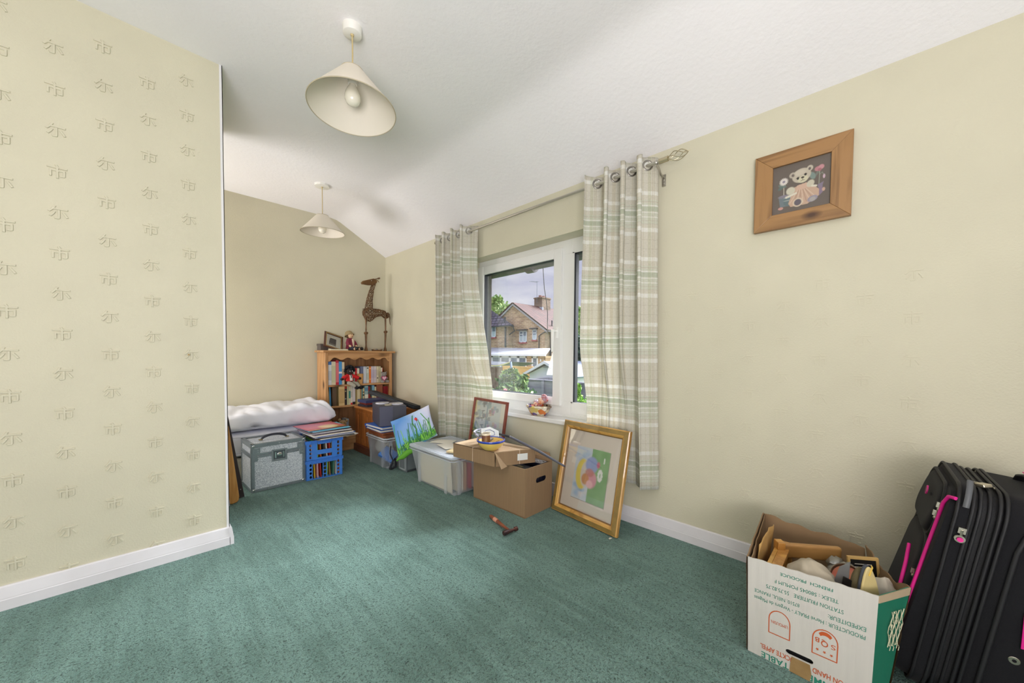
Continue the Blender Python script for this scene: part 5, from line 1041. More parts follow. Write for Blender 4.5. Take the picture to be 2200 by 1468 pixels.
# ================================================================ cabinet, plastic tubs and what is piled on them
kb=(1.81,3.60,0); M_oak=wood('orange_pine_cabinet',(178,110,54),(140,80,36),axis=2,scale=9); M_oakt=wood('orange_pine_top',(196,128,70),(160,98,46),axis=1,scale=9); M_mah=wood('dark_red_plinth',(104,56,36),(80,40,26),axis=1,scale=8)
kc=thing('cabinet','low orange pine cabinet with a dark plinth standing in front of the bookcase','cabinet',kb)
L2(G().box(1.582,2.036,3.36,3.835,.075,.442),kb).build('body',M_oak,kc,bevel=.003); L2(G().box(1.566,2.046,3.335,3.835,.442,.462),kb).build('top',M_oakt,kc,bevel=.006,seg=3); L2(G().box(1.560,2.046,3.335,3.835,.0,.075),kb).build('plinth',M_mah,kc,bevel=.006)
for y0,y1 in ((3.40,3.58),(3.60,3.79)):
    g=G(); x=1.582
    for a in ((y0,y1,.11,.14),(y0,y1,.38,.41),(y0,y0+.03,.14,.38),(y1-.03,y1,.14,.38)): g.box(x-.006,x,*a)
    L2(g,kb).build('panel_moulding',M_oak,kc)
# things on the cabinet
for i,(c,cn,w,h) in enumerate((((44,44,60),'dark navy',.13,.022),((120,40,36),'dark red',.12,.018),((56,66,110),'navy blue',.135,.028))):
    g=G().box(-w,w,-.09,.09,0,h).box(-w+.004,w+.002,-.086,.088,.003,h-.003,1)
    o=g.build('book',[bmat(c),M_pg],bevel=.001); o.location=(1.735,3.73,.4625+(0,.023,.042)[i]); o.rotation_euler=(0,0,(.1,-.06,.05)[i]); tag(o,cn+' book lying '+('lowest','second','topmost')[i]+' in the small pile behind the dark box','book','books lying on the pine cabinet')
kd=thing('long_case','long narrow black case lying tilted over the books on the cabinet','case',(1.765,3.37,.526)); ka=(Vector((1.655,3.60,.602))-Vector((1.868,3.115,.480))).normalized(); Tk=frameT((0,0,0),ka.cross(Vector((.15,0,1))),ka)
G().box(-.055,.055,-.285,.285,.010,.034,0,Tk).build('body',mat('black_matt_case',(20,21,28),.65),kd,bevel=.005)
G().box(-.052,.052,-.282,.282,.036,.048,0,Tk).build('lid',mat('black_matt_case',(20,21,28),.65),kd,bevel=.005)
G().box(-.050,.050,-.28,.28,.034,.036,0,Tk).build('seam',mat('slate_blue_seam',(60,76,96),.5),kd)
# clear tub near the cabinet
M_tub=plastic('milky_tub_plastic',(232,236,244),.20); M_tubr=plastic('milky_tub_rim',(234,238,246),.62)
def tub(label,x0,x1,y0,y1,h,lid=False,taper=.035,name='storage_tub',m=M_tub,mr=M_tubr,group='clear plastic storage tubs'):
    b=((x0+x1)/2,(y0+y1)/2,0); t=thing(name,label,'storage tub',b,0,group); hx,hy=(x1-x0)/2,(y1-y0)/2; g=G(); n=40
    def ring(kx,ky,z,r=.03):
        P_=[]
        for cx,cy,a0 in ((kx-r,ky-r,0),(-kx+r,ky-r,pi/2),(-kx+r,-ky+r,pi),(kx-r,-ky+r,3*pi/2)):
            for i in range(6): a=a0+pi/2*i/5; P_.append((cx+r*cos(a),cy+r*sin(a),z))
        return P_
    levels=[(1-taper/hx*1.0,.0,.006),(1-taper/hx*.95,0,.02),(1-taper/hx*.5,0,h*.5),(1-taper/hx*.1,0,h-.03),(1.0,0,h-.028),(1.0,0,h-.002)]
    rings=[]
    for k,_,z in levels: rings.append(ring(hx*k-.004,hy-(1-k)*hx-.004,z))
    vs=[p for r in rings for p in r]; m_=24; fs=[]
    for j in range(len(rings)-1):
        for i in range(m_): fs.append((j*m_+i,j*m_+(i+1)%m_,(j+1)*m_+(i+1)%m_,(j+1)*m_+i))
    fs.append(tuple(range(m_-1,-1,-1))); g.add(vs,fs); g.build('body',m,t,smooth=40)
    g=G(); R_=ring(hx,hy,h-.004); g.tube(R_+[R_[0]],.006,8); R2_=ring(hx+.002,hy+.002,h-.024); g.tube(R2_+[R2_[0]],.003,6); g.build('rim',mr,t,smooth=60)
    g=G()
    for sx in (-1,1):
        for k in (-.6,.6): kx=hx-taper*.6; x_=sx*(kx); g.box(x_-.0015,x_+.0015,k*hy-.016,k*hy+.016,.01,h-.03)
    for sy in (-1,1):
        ky=hy-taper*.6
        for k in (-.6,.6): g.box(k*hx-.014,k*hx+.014,sy*ky-.0015,sy*ky+.0015,.01,h-.03)
    g.build('rib',m,t)
    g=G()
    for sx in (-1,1):
        for sy in (-1,1): g.box(sx*(hx-taper-.035)-.018,sx*(hx-taper-.035)+.018,sy*(hy-taper-.03)-.018,sy*(hy-taper-.03)+.018,0,.007)
    g.build('foot',mr,t)
    if lid:
        g=G(); g.prism([Vector(p)+Vector((0,0,.003)) for p in ring(hx+.003,hy+.003,h)],(0,0,.004)); R3=ring(hx-.02,hy-.02,h+.009); g.tube(R3+[R3[0]],.003,6); g.build('lid',mr if lid==1 else m,t,smooth=50)
    return t
tub('milky clear tub under the dark box of discs, cloth and a blue box inside',1.468,1.782,2.955,3.335,.272,taper=.025)
g=G(); 
for i in range(7): g.ball((1.60+.03*sin(i*2.1),3.10+.04*i*.9-.05,.06+.018*i),(.07,.06,.035),14,9,rot=Euler((i*.4,i*.7,i)))
o=g.build('cloth',mat('off_white_cloth',(206,202,192),.9,bump=.6,bs=30),smooth=180); tag(o,'bunched off white cloth inside the tub under the discs','cloth')
o=G().box(-.055,.055,-.07,.07,0,.03).build('box',mat('sky_blue_card',(72,120,190),.6),bevel=.002,loc=(1.545,3.04,.10)); o.rotation_euler=(.55,-.5,.3); tag(o,'small sky blue box tilted inside the tub under the discs','box')
# wooden box, folders, dark box
wb=thing('wooden_box','flat reddish brown wooden box resting on the tub below the folders','box',(1.60,3.145,.274),-.04)
G().box(-.125,.13,-.155,.15,0,.024).build('base',wood('red_brown_wood',(136,76,44),(104,54,30),axis=1,scale=9),wb,bevel=.002); G().box(-.127,.132,-.157,.152,.026,.042).build('lid',wood('red_brown_wood',(136,76,44),(104,54,30),axis=1,scale=9),wb,bevel=.002)
M_paper=mat('paper_sheets',(228,224,214),.8)
for i,(dx,dy,rz,c) in enumerate(((0,0,-.02,(36,80,160)),(.004,.012,.05,(44,96,184)))):
    b=thing('lever_file',('lower','upper')[i]+' blue folder stuffed with papers, lying under the dark box of discs','folder',(1.60+dx,3.17+dy,.3175+.0225*i),rz,'blue folders below the dark box')
    G().box(-.135,.12,-.16,.16,0,.0025).box(-.135,.12,-.16,.16,.018,.0205).box(-.135,.12,.158,.161,0,.0205).build('cover',bmat(c),b,bevel=.0005)
    g=G()
    for k in range(5): g.box(-.132+.003*k,.115,-.155+.004*(k%3),.15,.0032+k*.0029,.0054+k*.0029,0,Euler((0,0,(k-2)*.012)).to_matrix().to_4x4())
    g.build('papers',M_paper,b)
M_dg=mat('dark_grey_vinyl',(70,70,84),.45,bump=.25,bs=300); M_dg2=mat('dark_grey_panel',(84,84,106),.35)
sp=(1.470,3.062,.3625); db=thing('storage_box','dark grey box with stacks of discs on its top','box',sp,0)
e1=Vector((.115,.405,0)).normalized(); e2=Vector((.225,-.075,0)).normalized(); a_,b_,hh=.36,.235,.180
def PB(u,v,z): return tuple(e1*u+e2*v+Vector((0,0,z)))
g=G(); g.hexa([PB(0,0,0),PB(0,b_,0),PB(a_,b_,0),PB(a_,0,0),PB(0,0,hh),PB(0,b_,hh),PB(a_,b_,hh),PB(a_,0,hh)]); g.build('body',M_dg,db,bevel=.003)
g=G(); g.hexa([PB(-.002,.006,.004),PB(-.002,.115,.004),PB(.0,.115,.004),PB(.0,.006,.004),PB(-.002,.006,hh-.004),PB(-.002,.115,hh-.004),PB(0,.115,hh-.004),PB(0,.006,hh-.004)]); g.build('front_panel',M_dg2,db)
def disc(label,u,v,z,r,n,m):
    p_=Vector(sp)+Vector(PB(u,v,hh)); t=thing('disc_stack',label,'discs',(p_.x,p_.y,p_.z+.0005),0,'stacks of white discs')
    q=random.Random(int(u*1000+v*99)); 
    for k in range(n):
        T=Matrix.Translation(((q.random()-.5)*.006,(q.random()-.5)*.006,k*.0016)); G().lathe([(.0075,0),(r,0),(r,.0013),(.0075,.0013),(.0075,0)],40,0,T).build('disc',m,t,smooth=30)
M_cdw=mat('white_printed_disc',(226,228,240),.25,coat=.4)
disc('stack of white discs on the dark box, nearer the left edge',.215,.065,0,.060,6,M_cdw); disc('stack of white discs on the dark box, nearer the right edge',.115,.172,0,.060,6,M_cdw)
o=G().lathe([(0,0),(.030,0),(.032,.003),(.032,.009),(.029,.011),(.02,.010),(0,.010)],28).build('small_tin',mat('pale_gilt_tin',(206,200,180),.3,metal=.6),smooth=40); p_=Vector(sp)+Vector(PB(.058,.088,hh)); o.location=(p_.x,p_.y,p_.z+.0005); tag(o,'small round pale metal tin in front of the disc stacks','tin')
# grey computer case beneath the cushion
pc=thing('computer_case','grey plastic tower case low down between the two tubs','computer case',(1.70,2.845,0)); M_pcg=mat('mid_grey_plastic',(108,116,120),.45); 
G().box(-.118,.10,-.066,.066,0,.20).build('body',mat('dark_grey_metal_case',(62,66,70),.5),pc,bevel=.004)
G().box(-.128,-.118,-.068,.068,0,.205).build('front_bezel',M_pcg,pc,bevel=.004); G().box(-.130,-.128,-.01,.035,.10,.17).build('black_window',mat('gloss_black',(12,12,14),.08),pc)
g=G()
for a in ((-.056,-.046,.02,.19),(.046,.056,.02,.19),(-.056,.056,.015,.024)): g.box(-.131,-.128,*a)
g.build('bezel_trim',mat('pale_grey_trim',(170,178,182),.4),pc)
g=G(); g.box(-.116,.02,-.069,-.066,.02,.19); g.build('side_panel',M_pcg,pc,bevel=.002)
o=G().tube([(1.50,2.925,.02),(1.505,2.91,.055),(1.515,2.90,.09),(1.535,2.905,.10),(1.55,2.915,.05),(1.555,2.93,.02),(1.53,2.935,.012),(1.50,2.93,.014)],.009,8).tube([(1.515,2.90,.09),(1.50,2.925,.15),(1.51,2.93,.21)],.005,6).build('cable',mat('black_cable',(40,40,48),.5),smooth=60); tag(o,'looped black cable on the carpet beside the grey computer case','cable')
# cushion painted with grass
cv=Canvas(150,150,(96,162,224)); q=random.Random(5)
cv.ell(.75,.9,.35,.5,(206,220,248),.8,.9).ell(.95,.35,.2,.4,(214,214,240),.7,.8).ell(.3,.72,.3,.25,(70,134,206),.7,.8).ell(.1,.8,.2,.3,(110,150,220),.5,.8).ell(.45,.55,.3,.25,(150,184,236),.6,.9).ell(.98,.98,.18,.3,(230,226,246),.7,.9)
for i in range(22): x=q.random(); cv.ell(x,.05+q.random()*.12,.09,.06,((70,140,44),(52,110,52),(40,90,60),(110,180,54))[i%4],.8,.6)
for i in range(120):
    x=q.random(); h=.16+.16*q.random(); cv.line([(x,.02+.1*q.random()),(x+(q.random()-.5)*.06,h*.7),(x+(q.random()-.5)*.12,h)],.006,((64,140,40),(120,196,52),(40,100,64),(150,214,90),(34,80,60))[i%5],.85)
for i in range(22):
    x=q.random(); h=.35+.35*q.random(); b=(q.random()-.5)*.12; cv.line([(x,.10),(x+b*.3,h*.55),(x+b,h)],.009,((60,130,56),(44,108,66),(126,190,70))[i%3],.9)
cv.line([(.55,.12),(.60,.42),(.54,.62),(.57,.86)],.016,(64,128,52),.95).line([(.70,.15),(.66,.42),(.645,.66)],.006,(54,120,60)).line([(.93,.15),(.90,.5),(.78,.82)],.010,(70,150,60)).line([(.04,.2),(.02,.5),(.07,.86)],.012,(80,160,76))
cv.ell(.645,.70,.030,.045,(206,36,40),1,.3).ell(.625,.72,.024,.028,(226,60,50),1,.3).ell(.655,.66,.014,.03,(150,24,30),1,.4).ell(.64,.755,.012,.014,(30,50,30),1,.4)
cu=thing('cushion','square cushion printed with blue sky, tall green grass and a red poppy','cushion',(1.60,2.84,.16))
TL=Vector((1.485,2.885,.432));TRc=Vector((1.735,2.690,.572));BLc=Vector((1.470,2.725,.150));BRc=Vector((1.70,2.505,.345)); cb_=Vector((1.60,2.84,.16))
def cush(u,v,s): 
    pin=.045; uu=u+pin*(v-.5)**2*4*(.5-u)*-1*0; du=(.5-u)*.10*(1-(2*v-1)**2)*-1*0; 
    x=u+(.5-u)*.07*(1-(2*u-1)**2)*0; p=(TL*(1-u)+TRc*u)*v+(BLc*(1-u)+BRc*u)*(1-v); c=(TL+TRc+BLc+BRc)/4; edge=(1-(2*u-1)**2)*(1-(2*v-1)**2); e_=max(abs(2*u-1)*(1-.10*(1-(2*v-1)**2)),0)
    k=1-.055*((2*u-1)**2*(1-(2*v-1)**2)+(2*v-1)**2*(1-(2*u-1)**2)); p=c+(p-c)*k
    n=((TRc-TL).cross(TL-BLc)).normalized()
    if n.x>0: n=-n
    return p+n*s*(.052*max(0,edge)**.42)+n*.006*noise.noise(Vector((u*6,v*6,1)))*edge-cb_
g=G(); cv.onto(g,lambda u,v:cush(u,v,1)); nb=len(g.v); g.grid(lambda u,v:cush(u,v,-1),24,24)
g.c+=[S(84,160,52)]*(len(g.v)-nb); g.build('cover',colattr('printed_cushion_cloth',.85),cu,smooth=180)
g=G(); 
for a,b in (((0,0),(.55,0)),): 
    P_=[cush(lerp(a[0],b[0],i/14),0,0)+Vector((-.022-.012*sin(pi*i/14),-.012,-.012+.004*sin(i))) for i in range(15)]
    g.tube(P_,[.004+.020*sin(pi*i/14) for i in range(15)],10)
g.build('green_edge_fold',mat('leaf_green_cloth',(98,166,52),.85),cu,smooth=180)
# large clear box with lid, full of papers and board
tub('large milky clear lidded storage box filled with boards and papers, beside the cardboard carton',1.492,1.90,2.022,2.600,.286,lid=1,taper=.045)
M_bd=mat('cream_board',(222,212,190),.8)
for i,(x,y0,y1,h,c,lb,tl) in enumerate(((1.548,2.10,2.50,.235,(224,216,198),'large cream board filling the long side of the lidded box',.07),)):
    o=G().box(0,.006,y0,y1,.01,h).build('mounting_board',M_bd); o.location=(x,0,.004); o.rotation_euler=(0,-tl,0); tag(o,lb,'board')
for i,(x,w,h,c,cn) in enumerate(((1.60,.012,.22,(206,196,172),'fawn'),(1.628,.008,.225,(236,228,210),'ivory'),(1.65,.016,.215,(196,150,110),'tan'),(1.70,.012,.20,(196,60,70),'red'),(1.74,.03,.18,(230,226,220),'white'))):
    o=G().box(0,w,2.085,2.46,.010,h).build('portfolio',bmat(c)); o.location=(x,0,.003); tag(o,cn+' folder seen edge on through the end of the lidded box','folder','folders inside the lidded box')
o=G().box(-.045,.045,-.06,.06,0,.011).box(-.043,.046,-.058,.058,.002,.009,1).build('book',[mat('buff_cover',(212,192,150),.7),M_pg]); o.location=(1.600,2.115,.3); o.rotation_euler=(0,0,.35); tag(o,'thin buff coloured book lying on the lid beside the carton lid','book')
for i,(x,y,rz) in enumerate(((1.72,2.45,.5),(1.66,2.30,-.2))):
    o=G().box(-.06,.06,-.09,.09,0,.0012).build('paper_sheet',M_paper); o.location=(x,y,.2975+.0014*i+.001); o.rotation_euler=(0,0,rz); tag(o,('white sheet of paper on the storage box lid near the cushion','white sheet of paper on the storage box lid, overlapping the farther one')[i],'paper')
# crumpled bit of cloth between box and cushion (red fabric seen at the far end)
# ---------------------------------------------------------------- cardboard carton, its lid, bowl and oddments
M_cb=mat('brown_corrugated_card',(146,119,90),.85,var=.05,vs=5,bump=.3,bs=8,stretch=(30,30,1)); M_cbi=mat('inner_card',(150,122,90),.9,var=.06,vs=6)
ca=(1.77,1.72,0); ct=thing('cardboard_carton','open brown cardboard carton with a hand hole standing below the window sill','carton',ca)
x0,x1,y0,y1,h=1.637,1.902,1.478,1.968,.306; t=.005
L2(G().box(x0,x1,y0,y1,.001,.006),ca).build('base',M_cbi,ct)
L2(G().box(x0,x0+t,y0,y1,.004,h),ca).build('long_side',M_cb,ct); L2(G().box(x1-t,x1,y0,y1,.004,h+.015),ca).build('long_side',M_cb,ct); L2(G().box(x0+t,x1-t,y1-t,y1,.004,h),ca).build('end_panel',M_cb,ct)
def holed(w,h,hx,hz,hw,hr,d,T,mi=0,g=None):
    """panel w x h in the local xy plane with a capsule shaped hand hole, thickness d"""
    g=g or G(); top=[(w,hz),(w,h),(0,h),(0,hz),(hx-hw-hr,hz)]+[(hx-hw-hr*cos(a),hz+hr*sin(a)) for a in [pi/2*i/6 for i in range(1,7)]]+[(hx+hw+hr*sin(a),hz+hr*cos(a)) for a in [pi/2*i/6 for i in range(0,7)]]
    bot=[(0,hz),(0,0),(w,0),(w,hz),(hx+hw+hr,hz)]+[(hx+hw+hr*cos(a),hz-hr*sin(a)) for a in [pi/2*i/6 for i in range(1,7)]]+[(hx-hw-hr*sin(a),hz-hr*cos(a)) for a in [pi/2*i/6 for i in range(0,7)]]
    for P_ in (top,bot): g.prism([(a,b,0) for a,b in P_],(0,0,d),mi,T)
    return g
g=holed(x1-x0-2*t,h-.006,.148,.205,.034,.017,.005,frameT((x0+t,y0+.005,.006),(1,0,0),(0,0,1)))
for i in range(5): 
    xx=x0+.012+.021*i; g.tube([(xx,y0-.0005,h),(xx+.003,y0-.0015,h-.05-.02*(i%3)),(xx-.004,y0-.0005,h-.12+.015*i)],.0012,5)
L2(g,ca).build('end_panel',M_cb,ct)
L2(G().prism([(x1-.003,y0+.01,h+.012),(x1-.003,y1-.12,h+.012),(x1+.045,y1-.16,h+.035),(x1+.045,y0+.06,h+.035)],(.004,0,-.002)),ca).build('flap',M_cbi,ct)
M_bb=mat('black_gloss_box',(24,26,42),.3)
for i,(xa,xb,ya_,yb_,zt,lb) in enumerate(((1.665,1.80,1.50,1.80,.272,'black box inside the carton with a small gilt label'),(1.812,1.888,1.50,1.86,.300,'black box with white ornament inside the carton, nearest the wall'))):
    o=thing('black_box',lb,'box',((xa+xb)/2,(ya_+yb_)/2,.008),0,'black boxes inside the carton'); hx_,hy_=(xb-xa)/2,(yb_-ya_)/2; G().box(-hx_,hx_,-hy_,hy_,0,zt-.008).build('body',M_bb,o,bevel=.003)
    if i==0: G().box(.0,.022,-.05,-.01,zt-.008,zt-.0065).build('gilt_label',mat('gilt_label',(196,180,120),.4),o)
    else:
        g=G(); zz=zt-.0070
        for q_ in ((-.030,.030,-.172,-.169),(-.030,-.027,-.172,-.06),(.027,.030,-.172,-.06)): g.box(q_[0],q_[1],q_[2],q_[3],zz-.001,zz)
        for k in range(3): g.tube([(.012*cos(a),-.145+.032*k+.014*sin(a),zz) for a in [2*pi*j/14 for j in range(15)]],.0014,4)
        g.build('white_ornament',mat('white_print',(226,226,230),.5),o)
# carton lid, upside down tray resting on carton and storage box
lb_=(1.62,1.80,.312); ld=thing('carton_lid','shallow brown cardboard lid tied with string, resting across carton and storage box','carton lid',lb_,0)
A_=Vector((1.492,2.010,.3085));B_=Vector((1.530,1.640,.3085));C_=Vector((1.790,1.530,.3085)); D_=Vector((1.745,2.030,.3085)); H_=.092
Z=Vector((0,0,H_)); t_=.006
def wallq(a,b,t2=.005,lo=0,hi=H_,mi=0,g=None):
    g=g or G(); d=(b-a).normalized(); n=Vector((-d.y,d.x,0))*t2; lo=Vector((0,0,lo)); hi=Vector((0,0,hi)); g.hexa([a+lo,b+lo,b+n+lo,a+n+lo,a+hi,b+hi,b+n+hi,a+n+hi],mi); return g
L2(G().prism([A_+Z,B_+Z,C_+Z,D_+Z],(0,0,-.005)),lb_).build('top_panel',mat('light_card',(170,144,114),.85,var=.04,vs=4),ld)
for nm,a,b in (('side_panel',A_,B_+Vector((.0,.0,0))),('side_panel',C_,D_),('side_panel',D_,A_)): L2(wallq(a,b),lb_).build(nm,M_cb,ld)
L2(wallq(B_+Vector((.012,-.002,0)),C_,.005,.0,H_-.004),lb_).build('end_panel',M_cb,ld)
g=G(); g.prism([B_+Z,B_+Vector((.012,-.002,H_-.01)),B_+Vector((.075,-.035,-.004)),B_+Vector((.030,-.030,-.014))],(.0015,-.003,0)); L2(g,lb_).build('corner_flap',mat('light_card',(170,144,114),.85,var=.04,vs=4),ld)
g=G(); 
m1=A_.lerp(B_,.50); n1=Vector((-.002,0,0)); g.tube([m1+n1,m1+Z+n1+Vector((0,0,.001)),m1+Z+Vector((.25,-.01,.002))],.0013,5); m2=B_.lerp(C_,.60)+Vector((-.001,-.004,0)); g.tube([m2+Vector((0,0,.002)),m2+Z,m2+Z+Vector((-.03,.3,.002))],.0012,5)
L2(g,lb_).build('string',mat('pale_string',(236,216,196),.8),ld)
m3=B_.lerp(C_,.68)+Vector((0,-.003,.045)); L2(G().prism([m3+Vector((-.035,.015,-.02)),m3+Vector((.03,-.0127,-.02)),m3+Vector((.03,-.0127,.022)),m3+Vector((-.035,.015,.022))],(-.0005,-.0012,0)),lb_).build('address_label',mat('white_label',(226,228,226),.6),ld)
zl=.3085+H_+.0012
bw=thing('enamel_bowl','yellow bowl with a blue rim standing on the carton lid','bowl',(1.566,1.712,zl)); pr=[(0,.003),(.040,.003),(.044,0),(.050,.004),(.078,.030),(.087,.052),(.088,.058),(.085,.058),(.075,.032),(.048,.008),(0,.007)]
M_yel=mat('yellow_glaze',(232,198,104),.25,coat=.6,var=.04,vs=4); G().lathe(pr,48).build('body',M_yel,bw,smooth=50); g=G(); g.lathe([(.0855,.050),(.0895,.052),(.0915,.058),(.090,.0635),(.086,.064),(.0835,.058)],48); g.build('rim',mat('cobalt_blue_glaze',(34,64,170),.25,coat=.6),bw,smooth=60)
mg=thing('mug','brown glazed mug with a cream rim inside the yellow bowl','mug',(1.553,1.745,zl+.010)); mg.scale=(1.0,1.0,1.22); G().lathe([(0,0),(.024,0),(.028,.006),(.029,.066),(.027,.066),(.026,.006),(0,.006)],32).build('body',mat('brown_glaze',(104,68,52),.2,coat=.7),mg,smooth=50); G().lathe([(.0270,.066),(.0298,.064),(.031,.071),(.029,.075),(.0265,.074),(.0265,.066)],32).build('rim',mat('cream_glaze',(216,206,186),.3,coat=.4),mg,smooth=50)
g=G(); g.tube([(.028*cos(2.6),.028*sin(2.6),.055),(.048*cos(2.6),.048*sin(2.6),.05),(.048*cos(2.6),.048*sin(2.6),.02),(.028*cos(2.6),.028*sin(2.6),.014)],.004,8); g.build('handle',mat('brown_glaze',(104,68,52),.2,coat=.7),mg,smooth=60)
o=G().ball((0,0,0),(.020,.014,.012),12,8).ball((.018,.006,.004),(.012,.009,.008),10,7).build('pine_cone',mat('dark_brown_cone',(96,56,34),.7,bump=1,bs=120),smooth=180); o.location=(1.592,1.68,zl+.040); tag(o,'small dark brown cone lying in the yellow bowl','cone')
# hexagonal white box behind bowl
hb=thing('hexagonal_box','white six sided box with a blue line ornament on its lid behind the yellow bowl','box',(1.655,1.832,zl),.35)
hexp=lambda r,z:[(r*cos(pi/3*i+.5),r*sin(pi/3*i+.5),z) for i in range(6)]
Th=Euler((.34,-.30,0)).to_matrix().to_4x4(); Th=Matrix.Translation((0,0,.030))@Th
G().prism(hexp(.068,0),(0,0,.042),0,Th).build('body',mat('cream_card_box',(176,168,150),.7),hb); G().prism(hexp(.071,.032),(0,0,.020),0,Th).build('lid',mat('white_card_lid',(150,148,144),.6,bump=.4,bs=120),hb,bevel=.002)
g=G(); H0=[Th@Vector(p) for p in hexp(.036,.0530)]; g.tube(H0+[H0[0]],.0012,5); g.build('blue_line',mat('blue_ink',(60,70,140),.5),hb)
o=G(); 
for k in range(5):
    o.tube([(1.640+.05*cos(a)*(1-.06*k),1.905+.040*sin(a)*(1-.1*k),zl+.02+.052*abs(sin(a*.5+.3*k))+.004*k) for a in [2*pi*i/20 for i in range(14)]],.0035,6,flat=.6)
o=o.build('ribbon_bundle',mat('pale_ribbon',(196,186,196),.6,c2=(110,120,140),vs=40),smooth=60); tag(o,'loose bundle of pale ribbons behind the hexagonal box','ribbon')
rdp=[Vector((1.76,1.915,.452)),Vector((1.757,1.725,.447)),Vector((1.752,1.47,.400)),Vector((1.748,1.265,.349))]
rd=thing('metal_bar','long tapering dark grey metal bar propped across lid and carton','bar',(1.755,1.6,.40)); g=G(); g.tube([p-Vector((1.755,1.6,.40)) for p in (rdp[1],rdp[2],rdp[3])],[.013,.013,.009],10,flat=.55); g.build('blade',mat('gunmetal',(104,106,120),.3,metal=.75),rd,smooth=60)
g=G(); g.tube([p-Vector((1.755,1.6,.40)) for p in (rdp[0],rdp[1])],[.006,.008],10); g.build('thin_end',mat('dark_steel',(60,66,78),.3,metal=.7),rd,smooth=60); g=G(); g.tube([rdp[1]-Vector((1.755,1.598,.40)),rdp[1]-Vector((1.755,1.606,.4005))],.0095,10); g.build('collar',M_chr,rd,smooth=60)
# a strip of pale card under the bar on the lid
# red framed print behind
cv=Canvas(90,130,(186,200,206)); q=random.Random(9)
cv.pol([(0,0),(.12,0),(.16,1),(.05,1)],(214,220,200)); cv.pol([(.0,0),(.05,0),(.05,1),(0,1)],(226,206,90))
for i in range(70): cv.ell(.05+.46*q.random(),q.random(),.03+.05*q.random(),.014+.03*q.random(),((84,116,150),(60,80,110),(150,180,196),(110,150,160))[i%4],.8,.4)
for i in range(9): y=.95-.11*i; cv.line([(.28,y),(.20+.2*q.random(),y-.04)],.008,(60,76,100)); cv.line([(.24,y),(.34,y+.01)],.006,(50,66,90))
for i in range(44): x=.36+.34*q.random(); y=q.random()*.8+.1; cv.pol([(x,y),(x+.08,y+.01),(x+.07,y+.07),(x-.01,y+.06)],((176,140,190),(150,110,120),(120,150,180),(190,170,160),(110,130,150))[i%5],.8)
cv.pol([(.40,.02),(.44,.02),(.44,.98),(.40,.98)],(120,150,170)); cv.pol([(.66,.30),(.80,.34),(.82,.60),(.68,.62)],(130,150,176)); cv.line([(.80,.47),(.98,.46)],.008,(80,100,120))
cv.pol([(.74,.0),(1,0),(1,.28),(.72,.26)],(204,206,200)).pol([(.84,.64),(1,.62),(1,1),(.84,1)],(206,206,198))
TLf=Vector((1.985,2.372,.648));TRf=Vector((1.985,1.922,.640))
# the frame rests behind carton and lid, leaning on the wall under the sill
fp=thing('picture_frame','red brown framed abstract print leaning on the wall behind the yellow bowl','picture',(1.93,2.17,.1))
ey=(TRf-TLf).normalized(); up_=Vector((.16,-.0,1)).normalized(); hgt=.56; wid=.400
O_=TLf-up_*hgt; F=frameT(O_-Vector((1.93,2.17,.1)),ey,up_)
def fbars(w,h,t,d,prof=None):
    g=G(); o_=[(0,0),(w,0),(w,h),(0,h)]; i_=[(t,t),(w-t,t),(w-t,h-t),(t,h-t)]
    for k in range(4):
        m_=(k+1)%4; g.prism([(*o_[k],0),(*o_[m_],0),(*i_[m_],0),(*i_[k],0)],(0,0,d),0,F)
    return g
fbars(wid,hgt,.020,.018).build('frame_moulding',wood('red_mahogany_frame',(130,62,46),(104,44,34),axis=2,scale=8),fp,bevel=.002)
g=G(); cv.onto(g,lambda u,v:tuple(F@Vector((lerp(.02,wid-.02,u),lerp(.02,hgt-.02,v),.006)))); g.build('print',colattr('abstract_print',.5),fp); G().box(.018,wid-.018,.018,hgt-.018,.0095,.0105,0,F).build('pane',glass('picture_glass',refl=.2),fp)
# large gilt frame in front of the curtain
BL=Vector((1.885,1.450,0.002));BR=Vector((1.827,.957,.002));TLg=Vector((2.006,1.4155,.5663));TRg=Vector((1.941,.9292,.5777))
gfm=thing('picture_frame','large gilt framed mounted painting standing on the carpet against the curtain','picture',tuple((BL+BR)/2))
ey=(BR-BL).normalized(); up_=((TLg-BL)+(TRg-BR)).normalized(); wid=(BR-BL).length; hgt=((TLg-BL).length+(TRg-BR).length)/2; F=frameT(BL-(BL+BR)/2+Vector((0,0,.001)),ey,up_)
M_gf=wood('antique_gilt',(206,160,86),(170,124,58),axis=2,scale=6,rough=.32,coat=.5)
def gprof(t0,t1,z0,z1,mname,m):
    g=G()
    for k in range(4):
        o0=[(t0,t0),(wid-t0,t0),(wid-t0,hgt-t0),(t0,hgt-t0)]; i0=[(t1,t1),(wid-t1,t1),(wid-t1,hgt-t1),(t1,hgt-t1)]; n_=(k+1)%4
        g.hexa([(*o0[k],0),(*o0[n_],0),(*i0[n_],0),(*i0[k],0),(*o0[k],z0),(*o0[n_],z0),(*i0[n_],z1),(*i0[k],z1)],0,F)
    return g.build(mname,m,gfm)
gprof(0,.006,.020,.024,'outer_lip',M_gf); gprof(.006,.030,.024,.030,'frame_moulding',mat('aged_olive_gilt',(150,122,66),.35,coat=.4,c2=(120,98,54),vs=14)); gprof(.030,.038,.030,.026,'ridge',M_gf); gprof(.038,.046,.022,.016,'inner_lip',M_gf); gprof(.046,.052,.014,.010,'bead',mat('dark_gilt_line',(120,84,40),.4,coat=.4))
cv=Canvas(120,140,(222,210,198)); q=random.Random(3); u0,u1,v0,v1=.20,.83,.14,.80
